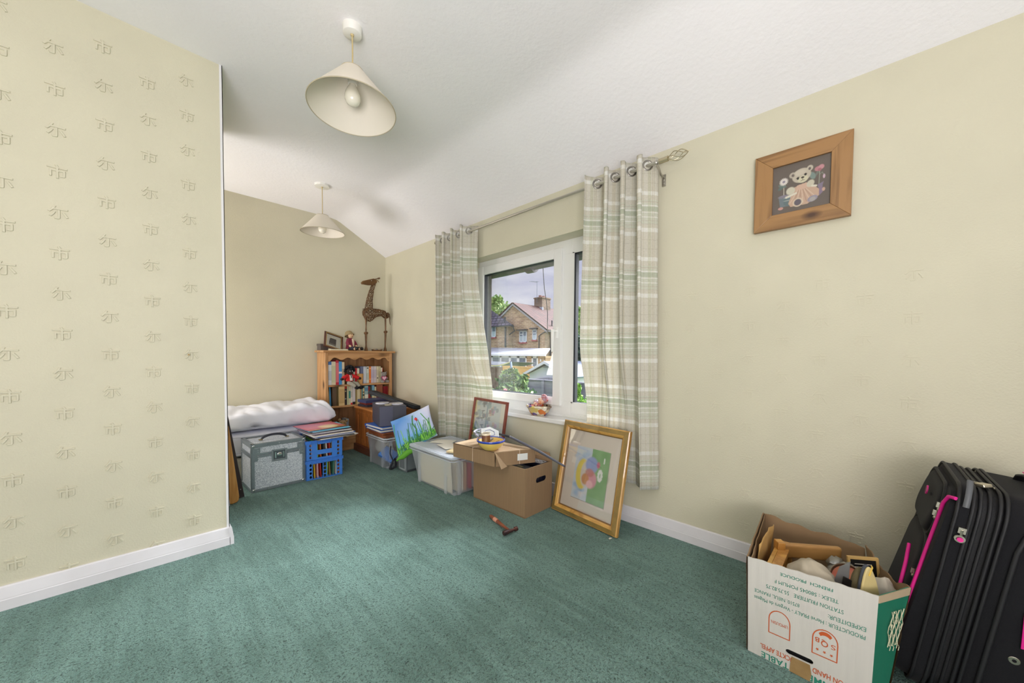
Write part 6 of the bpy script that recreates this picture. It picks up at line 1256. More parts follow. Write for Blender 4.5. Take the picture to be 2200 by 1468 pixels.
cv.pol([(u0,v0),(u1,v0),(u1,v1),(u0,v1)],(206,214,222)); cv.pol([(.50,v0),(u1,v0),(u1,v1),(.50,v1)],(128,172,118)); 
for i in range(40): cv.ell(u0+.02+.26*q.random(),v0+.04+q.random()*.58,.05,.03,((150,186,224),(196,210,224),(226,220,222),(120,170,216))[i%4],.45,.9)
for i in range(30): cv.ell(.54+.26*q.random(),v0+.04+q.random()*.58,.05,.05,((110,156,98),(140,184,126),(120,166,110))[i%3],.5,.9)
cv.ell(.36,.46,.12,.19,(232,208,84),.95,.15).ell(.43,.47,.10,.16,(214,206,206),.9,.2)
cv.ell(.52,.60,.115,.10,(150,164,214),.95,.25).ell(.54,.42,.10,.10,(222,150,170),.95,.3).ell(.43,.41,.07,.07,(206,140,84),.9,.3).ell(.50,.50,.08,.05,(196,120,110),.8,.4).ell(.52,.36,.06,.05,(240,190,196),.9,.4).ell(.64,.62,.03,.04,(214,90,130),.8,.3)
for i in range(9): a=i*.7; cv.ell(.69+.028*cos(a),.50+.055*sin(a),.022,.022,(232,234,230),.95,.4)
for i in range(5): cv.ell(.735,.66+.012*i,.012,.012,(234,236,232),.9,.4)
cv.line([(u0,v0),(u1,v0),(u1,v1),(u0,v1),(u0,v0)],.002,(150,140,130))
g=G(); cv.onto(g,lambda u,v:tuple(F@Vector((lerp(.05,wid-.05,u),lerp(.05,hgt-.05,v),.004)))); g.build('mounted_painting',colattr('mounted_painting',.6),gfm); G().box(.048,wid-.048,.048,hgt-.048,.0075,.0085,0,F).build('pane',glass('picture_glass',refl=.2),gfm)
# wrapped sweets bowl on the sill
cv=None
bl=thing('fabric_bowl','patchwork covered bowl of scraps on the window sill','bowl',(2.112,1.775,Z0+.001)); bl.scale=(.98,1.32,1.25); M_pw=bpy.data.materials.new('patchwork_cloth'); M_pw.use_nodes=True; nt=M_pw.node_tree; p=nt.nodes['Principled BSDF']; p.inputs['Roughness'].default_value=.6; v=nt.nodes.new('ShaderNodeTexVoronoi'); v.inputs['Scale'].default_value=34; tcn=nt.nodes.new('ShaderNodeTexCoord'); nt.links.new(tcn.outputs['Object'],v.inputs[0]); sp_=nt.nodes.new('ShaderNodeSeparateColor'); nt.links.new(v.outputs['Color'],sp_.inputs[0]); r_=nt.nodes.new('ShaderNodeValToRGB'); r_.color_ramp.interpolation='CONSTANT'; e_=r_.color_ramp.elements; e_[0].color=S(206,190,160); e_[1].position=.22; e_[1].color=S(112,92,150)
for pp_,cc in ((.36,(226,216,196)),(.52,(206,120,60)),(.62,(216,196,120)),(.74,(150,130,110)),(.84,(230,222,206)),(.93,(90,70,60))): e2_=e_.new(pp_); e2_.color=S(cc)
nt.links.new(sp_.outputs[0],r_.inputs[0]); nt.links.new(r_.outputs[0],p.inputs['Base Color'])
G().lathe([(0,0),(.042,0),(.060,.018),(.073,.045),(.076,.060),(.071,.060),(.066,.045),(.05,.018),(0,.008)],36).build('body',M_pw,bl,smooth=60); g=G(); g.tube([(.0755*cos(a),.0755*sin(a),.052+.002*sin(a*9)) for a in [2*pi*i/36 for i in range(37)]],.006,8); g.build('rim',M_pw,bl,smooth=60)
q=random.Random(8); oc=[(200,84,24),(226,218,206),(176,70,26),(222,120,50),(190,180,206),(120,80,130)]
for i in range(12):
    a=i*2.4; r=.048*math.sqrt(q.random()); cx,cy=r*cos(a),r*sin(a); zz=.050+.012*(i%3)+.042*smooth(-.02,.05,-cy)
    g=G(); sd=q.random()*9; g.ball((0,0,0),(.024,.019,.018),12,8,fn=lambda d:1+.45*noise.noise(d*2.2+Vector((sd,0,0)))); o=g.build('cloth_scrap',mat('scrap_%d'%(i%6),oc[i%6],.6,c2=oc[(i+2)%6],vs=60),smooth=50); o.location=(2.112+cx*.95,1.775+cy*1.3,Z0+zz*1.2); o.scale=(1.1,1.3,1.2); o.rotation_euler=(q.random()*3,q.random()*3,0)
    tag(o,'crumpled orange, white and lilac scrap heaped in the patchwork bowl on the sill','scrap','scraps in the patchwork bowl')
# hammer
hm=thing('hammer','small hammer with a reddish wooden handle lying on the carpet','hammer',(1.46,1.52,.012)); P0=Vector((1.497,1.640,.0145))-Vector((1.46,1.52,.012)); P1=Vector((1.440,1.415,.016))-Vector((1.46,1.52,.012))
M_hh=mat('red_brown_varnish',(122,54,36),.35,c2=(150,84,52),vs=12,coat=.5); g=G(); g.tube([P0,P0.lerp(P1,.06),P0.lerp(P1,.3),P0.lerp(P1,.55),P0.lerp(P1,.8),P1],[.006,.0115,.0125,.0100,.0080,.0075],12); hdl=g.build('handle',M_hh,hm,smooth=60)
a=P0.lerp(P1,.24);b=P0.lerp(P1,.40); G().tube([a,b],[.0129,.0122],12).build('paper_label',mat('pink_buff_label',(222,160,136),.6),hdl,smooth=60)
d=Vector((.093,-.012,0)).normalized(); c=P1+Vector((.0,-.004,.001)); g=G(); g.tube([c-d*.046,c-d*.040,c-d*.016,c-d*.012,c+d*.012,c+d*.018,c+d*.030,c+d*.034,c+d*.050],[.0115,.0135,.0125,.0105,.0105,.007,.007,.0125,.0125],14); g.build('head',mat('dark_forged_steel',(54,52,60),.4,metal=.7,c2=(104,66,58),vs=30),hm,smooth=40)
# little scraps on the carpet
for x,y,lb,s in ((1.79,.985,'small torn white scrap on the carpet by the gilt frame',.012),(1.30,2.40,'tiny pale crumb on the open carpet',.005),(1.25,3.30,'tiny pale crumb on the carpet near the crates',.006)):
    o=G().prism([(-s,-s*.3,0),(s,-s*.5,0),(s*.6,s*.5,0),(-s*.7,s*.4,0)],(0,0,.0015)).build('paper_scrap',M_paper); o.location=(x,y,.002); tag(o,lb,'paper')
# ================================================================ fruit box with its contents, and the suitcase
M_fw=mat('white_printed_card',(198,194,188),.75,var=.03,vs=3,bump=.2,bs=10,stretch=(1,25,1)); M_kr=mat('kraft_card_inside',(140,114,84),.9,var=.08,vs=6,bump=.4,bs=9); M_gn=mat('bottle_green_print',(28,112,88),.6,var=.05,vs=6); M_te=mat('teal_ink',(40,128,108),.7); M_or=mat('orange_ink',(190,84,34),.7)
fb=(1.60,.12,0); ft=thing('fruit_box','white printed cardboard fruit box, upside down lettering on its side, filled with oddments','cardboard box',fb)
A0=Vector((1.437,.267,.001));B0=Vector((1.430,-.030,.001));C0=Vector((1.480,-.060,.001));E0=Vector((1.80,-.030,.001));D0=Vector((1.83,.29,.001))
A1=Vector((1.413,.270,.334));B1=Vector((1.455,-.040,.326));C1=Vector((1.562,-.105,.332));E1=Vector((1.83,-.010,.330));D1=Vector((1.868,.303,.333))
FT=frameT(A0,B0-A0,A1-A0); Wd=(B0-A0).length; Hh=(A1-A0).length
def face(u,v,off=0): # u from A to B, v from the top down
    p=(A0*(1-u)+B0*u)*v+(A1*(1-u)+B1*u)*(1-v); n=((B0-A0).cross(A1-A0)).normalized(); 
    if n.x>0: n=-n
    return p+n*off
# front wall with hand slot: warped panel
def warp(g,off0=0):
    """map panel coordinates (u*1, v*1, depth) onto the leaning front wall"""
    g.v=[tuple(face(x,y,z)) for x,y,z in g.v]; return g
g=G(); hx,hz,hw,hr=.46,.815,.085,.030
top=[(1,hz)]+[(lerp(1,0,i/24),.004*sin(i*1.7)*(0<i<24)) for i in range(25)]+[(0,hz),(hx-hw-hr,hz)]+[(hx-hw-hr*cos(a),hz-hr*.8*sin(a)) for a in [pi/2*i/6 for i in range(1,7)]]+[(hx+hw+hr*sin(a),hz-hr*.8*cos(a)) for a in [pi/2*i/6 for i in range(0,7)]]
bot=[(0,hz),(0,1),(1,1),(1,hz),(hx+hw+hr,hz)]+[(hx+hw+hr*cos(a),hz+hr*.8*sin(a)) for a in [pi/2*i/6 for i in range(1,7)]]+[(hx-hw-hr*sin(a),hz+hr*.8*cos(a)) for a in [pi/2*i/6 for i in range(0,7)]]
for P_ in (top,bot): g.prism([(a,b,-.004) for a,b in P_],(0,0,.004),0)
def ftxt(s,u_right,u_left,v,hgt,mi,shear=0,bold=0):
    """one printed line, upside down: it starts at u_right and runs to u_left"""
    t=G(); t.text(s,1.0,None,0,width=abs(u_right-u_left),res=3,shear=shear,off=bold); y0=min(p[1] for p in t.v); y1=max(p[1] for p in t.v); k=hgt/.73
    t.v=[(u_right-x,v+y*k*1.0,.0009) for x,y,z in t.v]; t.v=[(x,y,z) for x,y,z in t.v]; b=len(g.v); g.v+=t.v; g.f+=[tuple(b+i for i in f) for f in t.f]; g.m+=[mi]*len(t.f)
ftxt('FRENCH  PRODUCE',.69,.28,.060,.030,1,bold=.01); ftxt('TELEX : 580045 POMLIM F',.735,.235,.145,.036,1); ftxt('STATION FRUITIERE   55.75.82.75',.775,.165,.222,.038,1)
ftxt('87510. NIEUL. FRANCE',.445,.062,.305,.036,1); ftxt('EXPEDITEUR:',.935,.665,.305,.040,1); ftxt('PRODUCTEUR : Herv\u00e9 PRALY - Vergers de M\u00e9geas',.935,.060,.378,.038,1)
ftxt('VON HAND GEPFL\u00dcCKTE APFEL',.840,.120,.855,.050,2,bold=.012); ftxt('POMME DE TABLE',.835,.130,.935,.062,1,bold=.015)
def fline(P_,w,mi,closed=True):
    n=len(P_); 
    for i in range(n if closed else n-1):
        a=Vector((*P_[i],0)); b=Vector((*P_[(i+1)%n],0)); d=(b-a); d.normalize(); m=Vector((-d.y,d.x,0))*w/2; q=[a-m-d*w*.3,b-m+d*w*.3,b+m+d*w*.3,a+m-d*w*.3]; g.add([(p.x,p.y,.0006) for p in q],[(0,1,2,3)],mi)
def badge(c,v0,v1,w): 
    P_=[(c-w,v1),(c+w,v1)]+[(c+w*cos(a),v0+.10-.10*sin(a)) for a in [pi*i/12 for i in range(13)]]; fline(P_,.009,2)
badge(.285,.455,.70,.090); ftxt('LIMOUSIN',.360,.212,.565,.032,2,shear=-.3)
badge(.655,.465,.715,.095)
arc=[(.655+.058*cos(a),.535-.055*sin(a)) for a in [pi*.15+pi*.7*i/8 for i in range(9)]]+[(.655+.040*cos(a),.545-.030*sin(a)) for a in [pi*.85-pi*.7*i/8 for i in range(9)]]
b=len(g.v); g.v+=[(x,y,.0006) for x,y in arc]; g.f.append(tuple(b+i for i in range(len(arc)))); g.m.append(2)
ftxt('S',.735,.700,.570,.045,2); ftxt('Q',.680,.625,.565,.055,2,bold=.01); ftxt('B',.612,.578,.555,.045,2,bold=.01)
for c,v in ((.60,.665),(.655,.668),(.708,.672)):
    P_=[]
    for i in range(10): r=.016 if i%2==0 else .007; a=pi/2+pi*i/5; P_.append((c+r*cos(a),v+r*.95*sin(a)))
    b=len(g.v); g.v+=[(x,y,.0006) for x,y in P_]; g.f.append(tuple(b+i for i in range(10))); g.m.append(2)
g.cut(24,10); warp(g); L2(g,fb).build('front_wall',[M_fw,M_te,M_or],ft)
g=G(); g.prism([(.40,.845,.0008),(.55,.845,.0008),(.565,.93,.0008),(.555,1.0,.0008),(.385,.995,.0008),(.39,.92,.0008)],(0,0,.0012),0); g.cut(24,10); warp(g); L2(g,fb).build('brown_tape',mat('brown_parcel_tape',(142,110,66),.3,coat=.4,c2=(170,140,98),vs=20),ft)
def wallg(a0,b0,a1,b1,t,n=16,bulge=0,crump=0,topfn=None,mi=0,g=None,inset=0):
    g=g or G(); m_=10; N0=((b0-a0).cross(a1-a0)).normalized(); base=len(g.v)
    def P_(u,v,s): 
        p=(a0*(1-u)+b0*u)*(1-v)+(a1*(1-u)+b1*u)*v; p=p+N0*(bulge*sin(pi*u)*v+crump*noise.noise(Vector((u*7,v*5,3)))*v)
        if topfn: p.z+=topfn(u)*smooth(.5,1,v)
        return p+N0*s
    for s in (0,t): g.grid(lambda u,v:P_(u,v,s),n,m_,mi)
    k=(n+1)*(m_+1)
    for i in range(n): g.f.append((base+(m_)*(n+1)+i,base+m_*(n+1)+i+1,base+k+m_*(n+1)+i+1,base+k+m_*(n+1)+i)); g.m.append(mi)
    return g
# end wall: green print outside, card lining inside
g=wallg(B0,C0,B1,C1,-.0035,12,0,.004); L2(g,fb).build('end_wall',M_gn,ft,smooth=30)
def outN(a0,b0,a1): 
    n=((b0-a0).cross(a1-a0)).normalized(); return n
n_=outN(B0,C0,B1); 
if n_.x>0 or n_.y>0: n_=n_ if n_.dot(Vector((-1,-1,0)))>0 else -n_
sg=1 if n_.dot(outN(B0,C0,B1))>0 else -1
g=G(); g.hexa([B1.lerp(B0,.06)+n_*.002,C1.lerp(C0,.06)+n_*.003,C1.lerp(C0,.06)+n_*-.001,B1.lerp(B0,.06)-n_*.001,B1+n_*.002+Vector((0,0,.001)),C1+n_*.003+Vector((0,0,.001)),C1-n_*.001,B1-n_*.001]); L2(g,fb).build('card_rim',mat('raw_card_edge',(184,164,136),.8),ft)
# pale line drawing of a tree on the green end
g=G(); q=random.Random(12)
def endp(u,v): p=(B0*(1-u)+C0*u)*v+(B1*(1-u)+C1*u)*(1-v); return p+n_*.0052
for i in range(9):
    u=.42+.055*i; P_=[endp(min(.97,u+.05*sin(j*1.3+i*2)+.02*q.random()),.16+.30*j/7) for j in range(8)]; g.tube(P_,.0009,4)
for i in range(14): u=.42+.5*q.random(); v=.17+.3*q.random(); g.tube([endp(u,v),endp(min(.97,u+.07),v+.02),endp(min(.97,u+.05),v+.05)],.0009,4)
L2(g,fb).build('line_drawing',mat('cream_print',(214,206,176),.7),ft)
g=wallg(C0,E0,C1,E1,.004,20,.0,.014,lambda u:-.03*sin(pi*u)+.006*sin(u*17)); L2(g,fb).build('side_wall',M_kr,ft,smooth=50)
g=wallg(E0,D0,E1,D1,.004,24,.0,.006,lambda u:-.012*sin(pi*u*1.0)+.004*sin(u*23)-.02*smooth(.25,.0,u)); L2(g,fb).build('back_wall',M_kr,ft,smooth=50)
g=wallg(D0,A0,D1,A1,.004,12,.0,.004); wallg(D0+Vector((0,-.008,0)),A0+Vector((.0,-.008,0)),D1+Vector((0,-.006,-.004)),A1+Vector((.01,-.010,-.004)),.003,12,0,.006,g=g); L2(g,fb).build('end_wall',M_kr,ft,smooth=50)
g=G().prism([A0+Vector((.006,-.006,0)),B0+Vector((.006,.006,0)),C0+Vector((.01,.012,0)),E0+Vector((-.01,.008,0)),D0+Vector((-.01,-.01,0))],(0,0,.005)); L2(g,fb).build('base',M_kr,ft)
# liner: kraft inside of the printed walls
g=wallg(A0+Vector((.005,0,0)),B0+Vector((.005,0,0)),A1+Vector((.0045,0,-.003)),B1+Vector((.0045,0,-.003)),.001,8); g.f=[f for f in g.f]; 
# contents ----------------------------------------------------------------
M_pp=mat('kraft_envelope',(186,148,88),.8,bump=.6,bs=20); M_yw=wood('honey_wood_block',(200,150,78),(170,118,54),axis=2,scale=8); M_yw2=wood('honey_wood_slab',(176,132,76),(146,102,52),axis=0,scale=8)
def item(name,label,cat,loc,rot=(0,0,0),group=None):
    o=thing(name,label,cat,loc,0,group); o.rotation_euler=rot; return o
q=random.Random(2); g=G(); g.grid(lambda u,v:(lerp(-.12,.10,u),.006*noise.noise(Vector((u*5,v*5,7))),lerp(-.13,.14,v)+.01*sin(u*3)),14,14); o=g.build('paper_bag',M_pp,solid=.003,smooth=60); o.location=(1.63,.262,.205); o.rotation_euler=(.08,0,-.03); tag(o,'crumpled brown paper bag against the left inside of the fruit box','paper bag')
t=item('wooden_tray','honey coloured wooden tray standing on edge at the left inside the fruit box','tray',(1.62,.215,.012),(-.03,0,0)); G().box(-.13,.10,-.006,.006,.0,.285).build('base',wood('pale_yellow_board',(206,162,86),(180,132,62),axis=2,scale=8),t); 
G().box(-.13,.10,-.036,-.006,.265,.285).box(.08,.10,-.036,-.006,0,.265).box(-.13,-.11,-.036,-.006,0,.265).build('edge',M_yw,t,bevel=.002)
t=item('wooden_block','pale wooden block end with a long slab behind, left half of the fruit box','block',(1.70,.150,.190),(.05,.0,-.95)); G().box(-.10,-.075,-.02,.012,0,.135).build('upright',M_yw,t,bevel=.002); G().box(-.075,.115,-.012,.010,.075,.128).build('slab',M_yw2,t,bevel=.008,seg=3)
o=G().box(-.008,.008,-.04,.04,0,.16).build('book',bmat((92,78,72)),bevel=.002); o.location=(1.60,.175,.07); o.rotation_euler=(.1,0,1.4); tag(o,'dull brown slim book between the wooden tray and the block','book')
g=G(); g.ball((0,0,0),(.062,.070,.085),22,16,fn=lambda d:1+.22*noise.noise(d*2.3+Vector((3,0,0)))); o=g.build('cloth',mat('grey_beige_cloth',(170,160,142),.9,bump=.6,bs=24),smooth=180); o.location=(1.512,.115,.255); tag(o,'bunched grey beige cloth against the printed side of the fruit box','cloth')
for i,(x,y,rz,c,lb,hh) in enumerate(((1.535,.072,.25,(150,150,152),'curved grey metal blade standing up in the middle of the fruit box',.345),(1.528,.045,.05,(58,54,54),'thin dark metal edged plate beside the curved grey blade',.29))):
    g=G(); g.prism([(-.016,0,0),(.018,0,0),(.020,0,hh*.6),(.006,0,hh-.03),(-.016,0,hh),(-.020,0,hh*.8)] if i==0 else [(-.02,0,0),(.02,0,0),(.02,0,hh),(-.02,0,hh)],(0,.004,0)); o=g.build('palette_knife' if i==0 else 'metal_plate',mat('dull_steel_%d'%i,c,.35,metal=.7)); o.location=(x,y,.03); o.rotation_euler=(.0,-.10,rz+1.2); tag(o,lb,'knife' if i==0 else 'plate')
t=item('round_tin','open round tin lined with coral pink, lying tilted in the fruit box','tin',(1.625,.020,.245),(-.25,-.80,.2)); t.scale=(.82,.82,.82); G().lathe([(0,.0),(.050,0),(.052,.11),(.049,.11),(.047,.094),(0,.094)],36).build('body',mat('worn_dark_tin',(84,72,56),.4,metal=.5,c2=(124,112,92),vs=20),t,smooth=40); G().lathe([(0,.0955),(.0465,.0955)],36).build('coral_lining',mat('coral_lining',(206,96,80),.6,c2=(190,130,90),vs=30),t)
g=G()
for i in range(5): g.ball((.012*i-.02,.018*sin(i*2),.010*cos(i*3)),(.03,.026,.02),12,8,fn=lambda d:1+.5*noise.noise(d*3+Vector((i,0,0))))
o=g.build('foil_bundle',mat('crumpled_foil',(150,150,146),.3,metal=.6,bump=1,bs=60),smooth=60); o.location=(1.66,.045,.275); tag(o,'crumpled grey foil bundle behind the coral lined tin','foil')
t=item('plaque','small framed black plaque with pale lettering standing at the back of the fruit box','plaque',(1.715,-.012,.232),(.0,-.10,-1.15)); t.scale=(.72,.8,.88); 
g=G(); 
for a in ((-.058,.058,0,.010),(-.058,.058,.095,.105),(-.058,-.048,.01,.095),(.048,.058,.01,.095)): g.box(a[0],a[1],-.006,.006,a[2],a[3])
g.build('frame_moulding',mat('pale_gilt_wood',(196,160,96),.5),t,bevel=.001); G().box(-.048,.048,-.003,.003,.01,.095).build('black_panel',mat('matt_black_panel',(14,13,13),.4),t)
g=G(); 
for i in range(5): w_=(.032,.036,.030,.036,.026)[i]; g.box(-w_,w_,-.0036,-.003,.076-.012*i,.0785-.012*i)
g.build('fine_print_lines',mat('pale_print',(196,190,176),.6),t)
t=item('shoe','worn olive canvas shoe with a pale sole standing on its toe in the fruit box','shoe',(1.535,-.022,.168),(.04,-.12,-.75)); t.scale=(.85,.85,.95)
def shoep(z0,r0,y0,m_,nm,par,dx=0):
    P_=[(.038*cos(a)*(1-.30*max(0,sin(a)))+0,0,.115+.115*sin(a)) for a in [2*pi*i/32 for i in range(32)]]; g=G(); g.prism([(x*r0,y0,.115+(z-.115)*r0) for x,_,z in P_],(0,z0,0)); return g.build(nm,m_,par,bevel=.004,seg=3)
shoep(.010,1.0,-.006,mat('dark_blue_grey_sole',(64,68,76),.8),'midsole',t); shoep(.008,.97,-.014,mat('cream_rubber_sole',(206,186,130),.7),'sole',t); 
g=G(); g.ball((0,.020,.115),(.034,.030,.105),20,14,fn=lambda d:1-.12*max(0,d.z)); g.build('upper',mat('olive_canvas',(96,86,60),.9,bump=.5,bs=200),t,smooth=180)
g=G(); g.tube([(-.03,-.015,.05),(-.01,-.020,.06),(.02,-.012,.055),(.035,.0,.04)],.002,6).tube([(-.004,-.016,.20),(.010,-.014,.225),(.022,0,.22)],.0025,6); g.build('lace',mat('yellow_lace',(214,180,80),.7),t,smooth=60)
g=G(); g.ball((0,0,0),(.04,.03,.05),14,10,fn=lambda d:1+.3*noise.noise(d*2.5+Vector((9,0,0)))); o=g.build('tissue_bundle',mat('off_white_tissue',(188,180,164),.9,bump=.5,bs=30),smooth=180); o.location=(1.610,-.055,.265); tag(o,'off white tissue bundle beside the shoe in the fruit box','tissue')
o=G().box(-.012,.012,-.065,.065,-.03,.03).build('black_case',mat('black_yellow_case',(26,26,28),.4),bevel=.005); o.location=(1.462,.13,.062); o.rotation_euler=(0,.0,.02); tag(o,'black case seen through the hand slot of the fruit box','case')
o=G().box(-.004,.004,-.035,.035,-.004,.004).build('yellow_strip',mat('yellow_strip',(214,176,60),.5)); o.location=(1.446,.16,.078); o.rotation_euler=(.12,0,0); tag(o,'yellow strip above the black case, seen through the hand slot','strip')
# ---------------------------------------------------------------- suitcase
M_sc=mat('black_suitcase_cloth',(20,20,24),.85,bump=.5,bs=500,sheen=.04,spec=.25); M_sc2=mat('black_piping',(22,22,26),.6); M_zip=mat('black_zip_tape',(18,18,22),.7,bump=.8,bs=400); M_pk=mat('hot_pink_trim',(214,16,134),.55); M_nk=mat('nickel_zip_pull',(190,184,170),.25,metal=.9)
P0=Vector((1.55,-.137,.004)); up_=Vector((0,-.139,.990)); dd=Vector((0,-.990,-.139)); ST=Matrix(((1,0,0,P0.x),(0,dd.y,up_.y,P0.y),(0,dd.z,up_.z,P0.z),(0,0,0,1)))
su=bpy.data.objects.new('suitcase',None); col.objects.link(su); su.matrix_world=ST; su['label']='tall black fabric suitcase with hot pink piping standing against the wall'; su['category']='suitcase'
# local axes: x across towards the wall, y from the front pockets to the back, z up
def rr(a0,a1,h0,h1,r,y,n=6):
    P_=[]
    for cx,cz,s in ((a1-r,h1-r,0),(a0+r,h1-r,pi/2),(a0+r,h0+r,pi),(a1-r,h0+r,3*pi/2)):
        for i in range(n+1): a=s+pi/2*i/n; P_.append((cx+r*cos(a),y,cz+r*sin(a)))
    return P_
def loft(secs,g=None,cap0=True,cap1=True,mi=0):
    g=g or G(); m_=len(secs[0]); vs=[p for s in secs for p in s]; fs=[]
    for j in range(len(secs)-1):
        for i in range(m_): fs.append((j*m_+i,(j+1)*m_+i,(j+1)*m_+(i+1)%m_,j*m_+(i+1)%m_))
    if cap0: fs.append(tuple(range(m_)))
    if cap1: fs.append(tuple((len(secs)-1)*m_+i for i in range(m_-1,-1,-1)))
    return g.add(vs,fs,mi)
WA,HB=.43,.648
def sec(y,ins=0,r=.075,h0=.03,dh=0): return rr(ins,WA-ins,h0+ins,HB-ins-dh,r,y)
loft([sec(.035,.010),sec(.045,.002),sec(.10,0),sec(.25,0),sec(.285,.004),sec(.295,.02)]).build('main_shell',M_sc,su,smooth=50)
loft([sec(-.035,.006),sec(-.030,0),sec(-.012,0),sec(-.008,.004)]).build('front_shell_band',M_sc,su,smooth=50)
loft([sec(-.009,.007),sec(.036,.007)]).build('zip_gusset',M_zip,su,smooth=50)
def ringtube(y,ins,r,name,m,rad=.075):
    P_=sec(y,ins,rad); g=G(); g.tube(P_+[P_[0]],r,7); return g.build(name,m,su,smooth=60)
for y,i_ in ((-.034,.001),(-.009,-.001),(.004,.004),(.020,.004),(.036,.0),(.047,-.001)): ringtube(y,i_,.0042,'piping',M_sc2)
# side pleat frame on the near side and top: a raised rounded panel
g=G(); 
P_=[(-.002,.075,.05),(-.002,.075,.52),(-.002,.083,.575),(-.002,.105,.60),(-.002,.285,.60)]; g.tube(P_,.0055,7); g.build('side_seam',M_sc2,su,smooth=60)
# front panel: a wedge, deeper towards the foot
def fsec(k,ins,r=.06):
    P_=rr(ins,WA-ins,.035+ins,HB-.012-ins,r,0); return [(x,-.036-k*(.010+.042*(1-z/HB)),z) for x,_,z in P_]
loft([fsec(0,.008),fsec(.85,.012),fsec(1,.022)]).build('front_panel',M_sc,su,smooth=50)
def fy(z,off=0): return -.036-(.010+.042*(1-z/HB))-off
def pocket(a0,a1,h0,h1,dep,r,name):
    secs=[]
    for k,ins in ((0,0),(.6,.003),(.92,.010),(1,.028)):
        P_=rr(a0+ins,a1-ins,h0+ins,h1-ins,max(.02,r-ins*.5),0); secs.append([(x,fy(z,-.002)-dep*k*(.55+.45*smooth(h1,h0,z)),z) for x,_,z in P_])
    pk=loft(secs).build(name,M_sc,su,smooth=50)
    P_=[(x,fy(z,.001),z) for x,_,z in rr(a0-.004,a1+.004,h0-.004,h1+.004,r,0)]; G().tube(P_+[P_[0]],.0055,7).build('zip_piping',M_zip,pk,smooth=60); return pk
up1=pocket(.075,.385,.465,.622,.020,.06,'upper_pocket'); lo1=pocket(.055,.375,.065,.455,.024,.07,'lower_pocket')
# pink piping
def ptube(P_,r,nm='pink_piping',par=None,m=None): return G().tube(P_,r,8).build(nm,m or M_pk,par or su,smooth=60)
ptube([(.010,-.040,.614),(.030,fy(.62,.002),.610),(.050,fy(.58,.003),.585),(.052,fy(.55,.003),.54),(.045,fy(.46,.003),.46),(.034,fy(.36,.003),.36),(.026,fy(.26,.003),.26),(.024,fy(.18,.003),.18),(.026,fy(.13,.003),.13)],.0048)
ptube([(.14,fy(.42,.025),.405),(.10,fy(.38,.024),.36),(.075,fy(.30,.021),.29),(.066,fy(.22,.019),.22),(.072,fy(.12,.017),.12)],.0045,'pink_piping',lo1)
ptube([(.070,fy(.42,.002),.345),(.062,fy(.3,.004),.27),(.060,fy(.25,.004),.225)],.0022,'pink_zip_line')
g=G().box(.050,.072,fy(.53,.003),fy(.53,-.001),.475,.505); g.build('pink_tab',M_pk,su)
G().prism([(-.0035,.120,.285),(-.0035,.110,.375),(-.0035,.140,.430),(-.0035,.22,.430),(-.0035,.22,.31)],(-.003,0,0)).build('pink_side_patch',M_pk,su,bevel=.001)
def pull(x,y,z,big=0,par=None):
    g=G(); g.box(x-.005,x+.003,y-.007,y+.007,z-.004,z+.012); g.cyl((x-.004,y,z+.006),(x-.004,y,z-.010),.003,n=8)
    if big: g.lathe([(0,0),(.010,0),(.011,.002),(.010,.004),(0,.004)],20,0,frameT((x-.004,y,z-.020),(0,1,0),(0,0,1)))
    else: g.ball((x-.004,y,z-.009),(.003,.005,.006),8,6)
    o=g.build('zip_pull',M_nk,par or su,smooth=40)
    if big: G().lathe([(0,0),(.006,0),(.006,.001),(0,.001)],16,0,frameT((x-.0085,y,z-.020),(0,-1,0),(0,0,1))).build('pink_enamel',M_pk,o)
pull(-.004,-.018,.532,1); pull(.060,fy(.57,.006),.568); pull(.064,fy(.53,.006),.542); pull(.060,fy(.35,.006),.352); pull(.058,fy(.2,.006),.212)
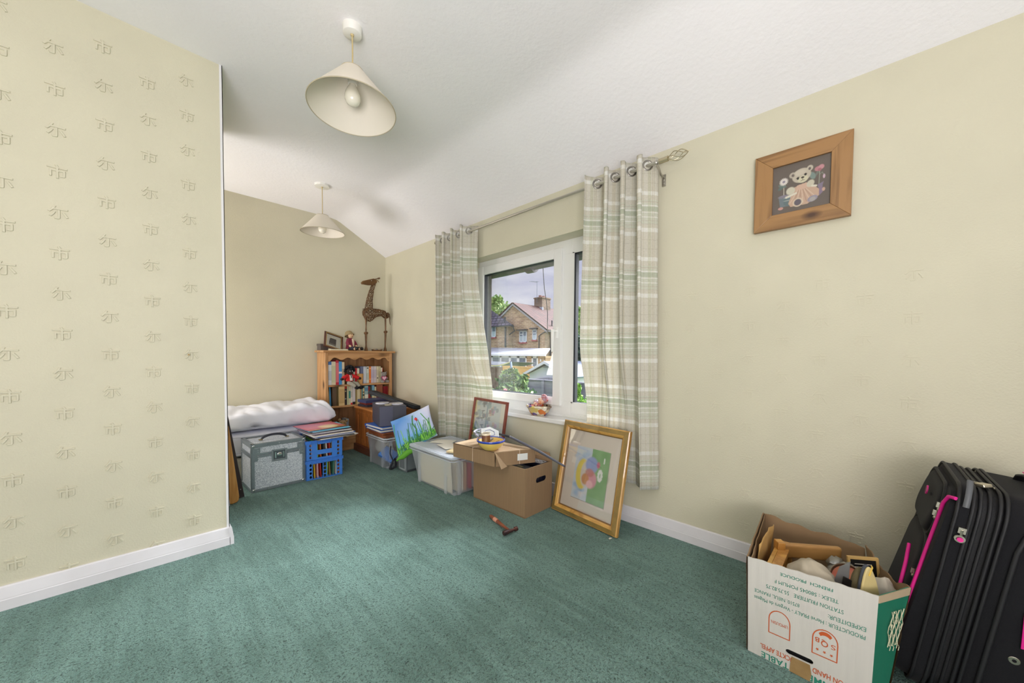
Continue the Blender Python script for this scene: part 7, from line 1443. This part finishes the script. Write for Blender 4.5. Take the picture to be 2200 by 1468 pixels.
g=G(); g.lathe([(0,0),(.010,0),(.010,.002),(0,.003)],18,0,frameT((.20,fy(.585,.021),.575),(1,0,0),(0,0,1))); b_=g.build('badge',M_nk,su,smooth=40); G().lathe([(.0105,0),(.014,0),(.014,.003),(.0105,.003)],18,0,frameT((.20,fy(.585,.021),.575),(1,0,0),(0,0,1))).build('badge_ring',M_pk,b_)
g=G(); g.lathe([(.004,.0),(.009,0),(.011,.002),(.009,.004),(.004,.004)],20,0,frameT((-.001,.118,.245),(0,1,0),(0,0,1))); g.build('rivet',M_nk,su,smooth=40)
g=G(); g.tube([(-.003,-.022,.60),(.0,-.022,.625),(.012,-.022,.652),(.03,-.022,.668)],.006,8,flat=.5); g.build('grey_corner_guard',mat('graphite_webbing',(84,86,90),.5),su,smooth=60)
# top: carry handle with pink stitching, small padlock on the zips
g=G(); g.tube([(.10,.115,HB-.002),(.115,.115,HB+.016),(.16,.118,HB+.026),(.27,.118,HB+.026),(.315,.115,HB+.016),(.33,.115,HB-.002)],.013,10,flat=.5); hd=g.build('carry_handle',M_sc2,su,smooth=60)
G().box(.14,.29,.108,.128,HB+.0325,HB+.0345).build('pink_insert',M_pk,hd)
pl=thing('padlock','small brass coloured padlock hooked through the zip pulls on the suitcase top','padlock',tuple(ST@Vector((.085,.012,HB+.002)))); g=G(); g.box(-.014,.014,-.010,.010,.0,.009); g.build('body',mat('satin_nickel_lock',(196,186,166),.3,metal=.8),pl,bevel=.002); pl.rotation_euler=(-.14,.12,.5)
g=G(); g.tube([(.012,-.007,.005),(.026,-.007,.006),(.033,-.003,.006),(.033,.003,.006),(.026,.007,.006),(.012,.007,.005)],.0018,7); g.build('shackle',M_nk,pl,smooth=60)
g=G().box(-.012,.03,-.015,-.012,-.004,.0).box(.0,.034,.011,.015,-.004,0); g.build('zip_pull',M_nk,pl)
g=G()
for x in (.06,.37):
    for y in (.05,.25): g.box(x-.02,x+.02,y-.02,y+.02,.004,.04)
g.build('foot',M_sc2,su,bevel=.004)
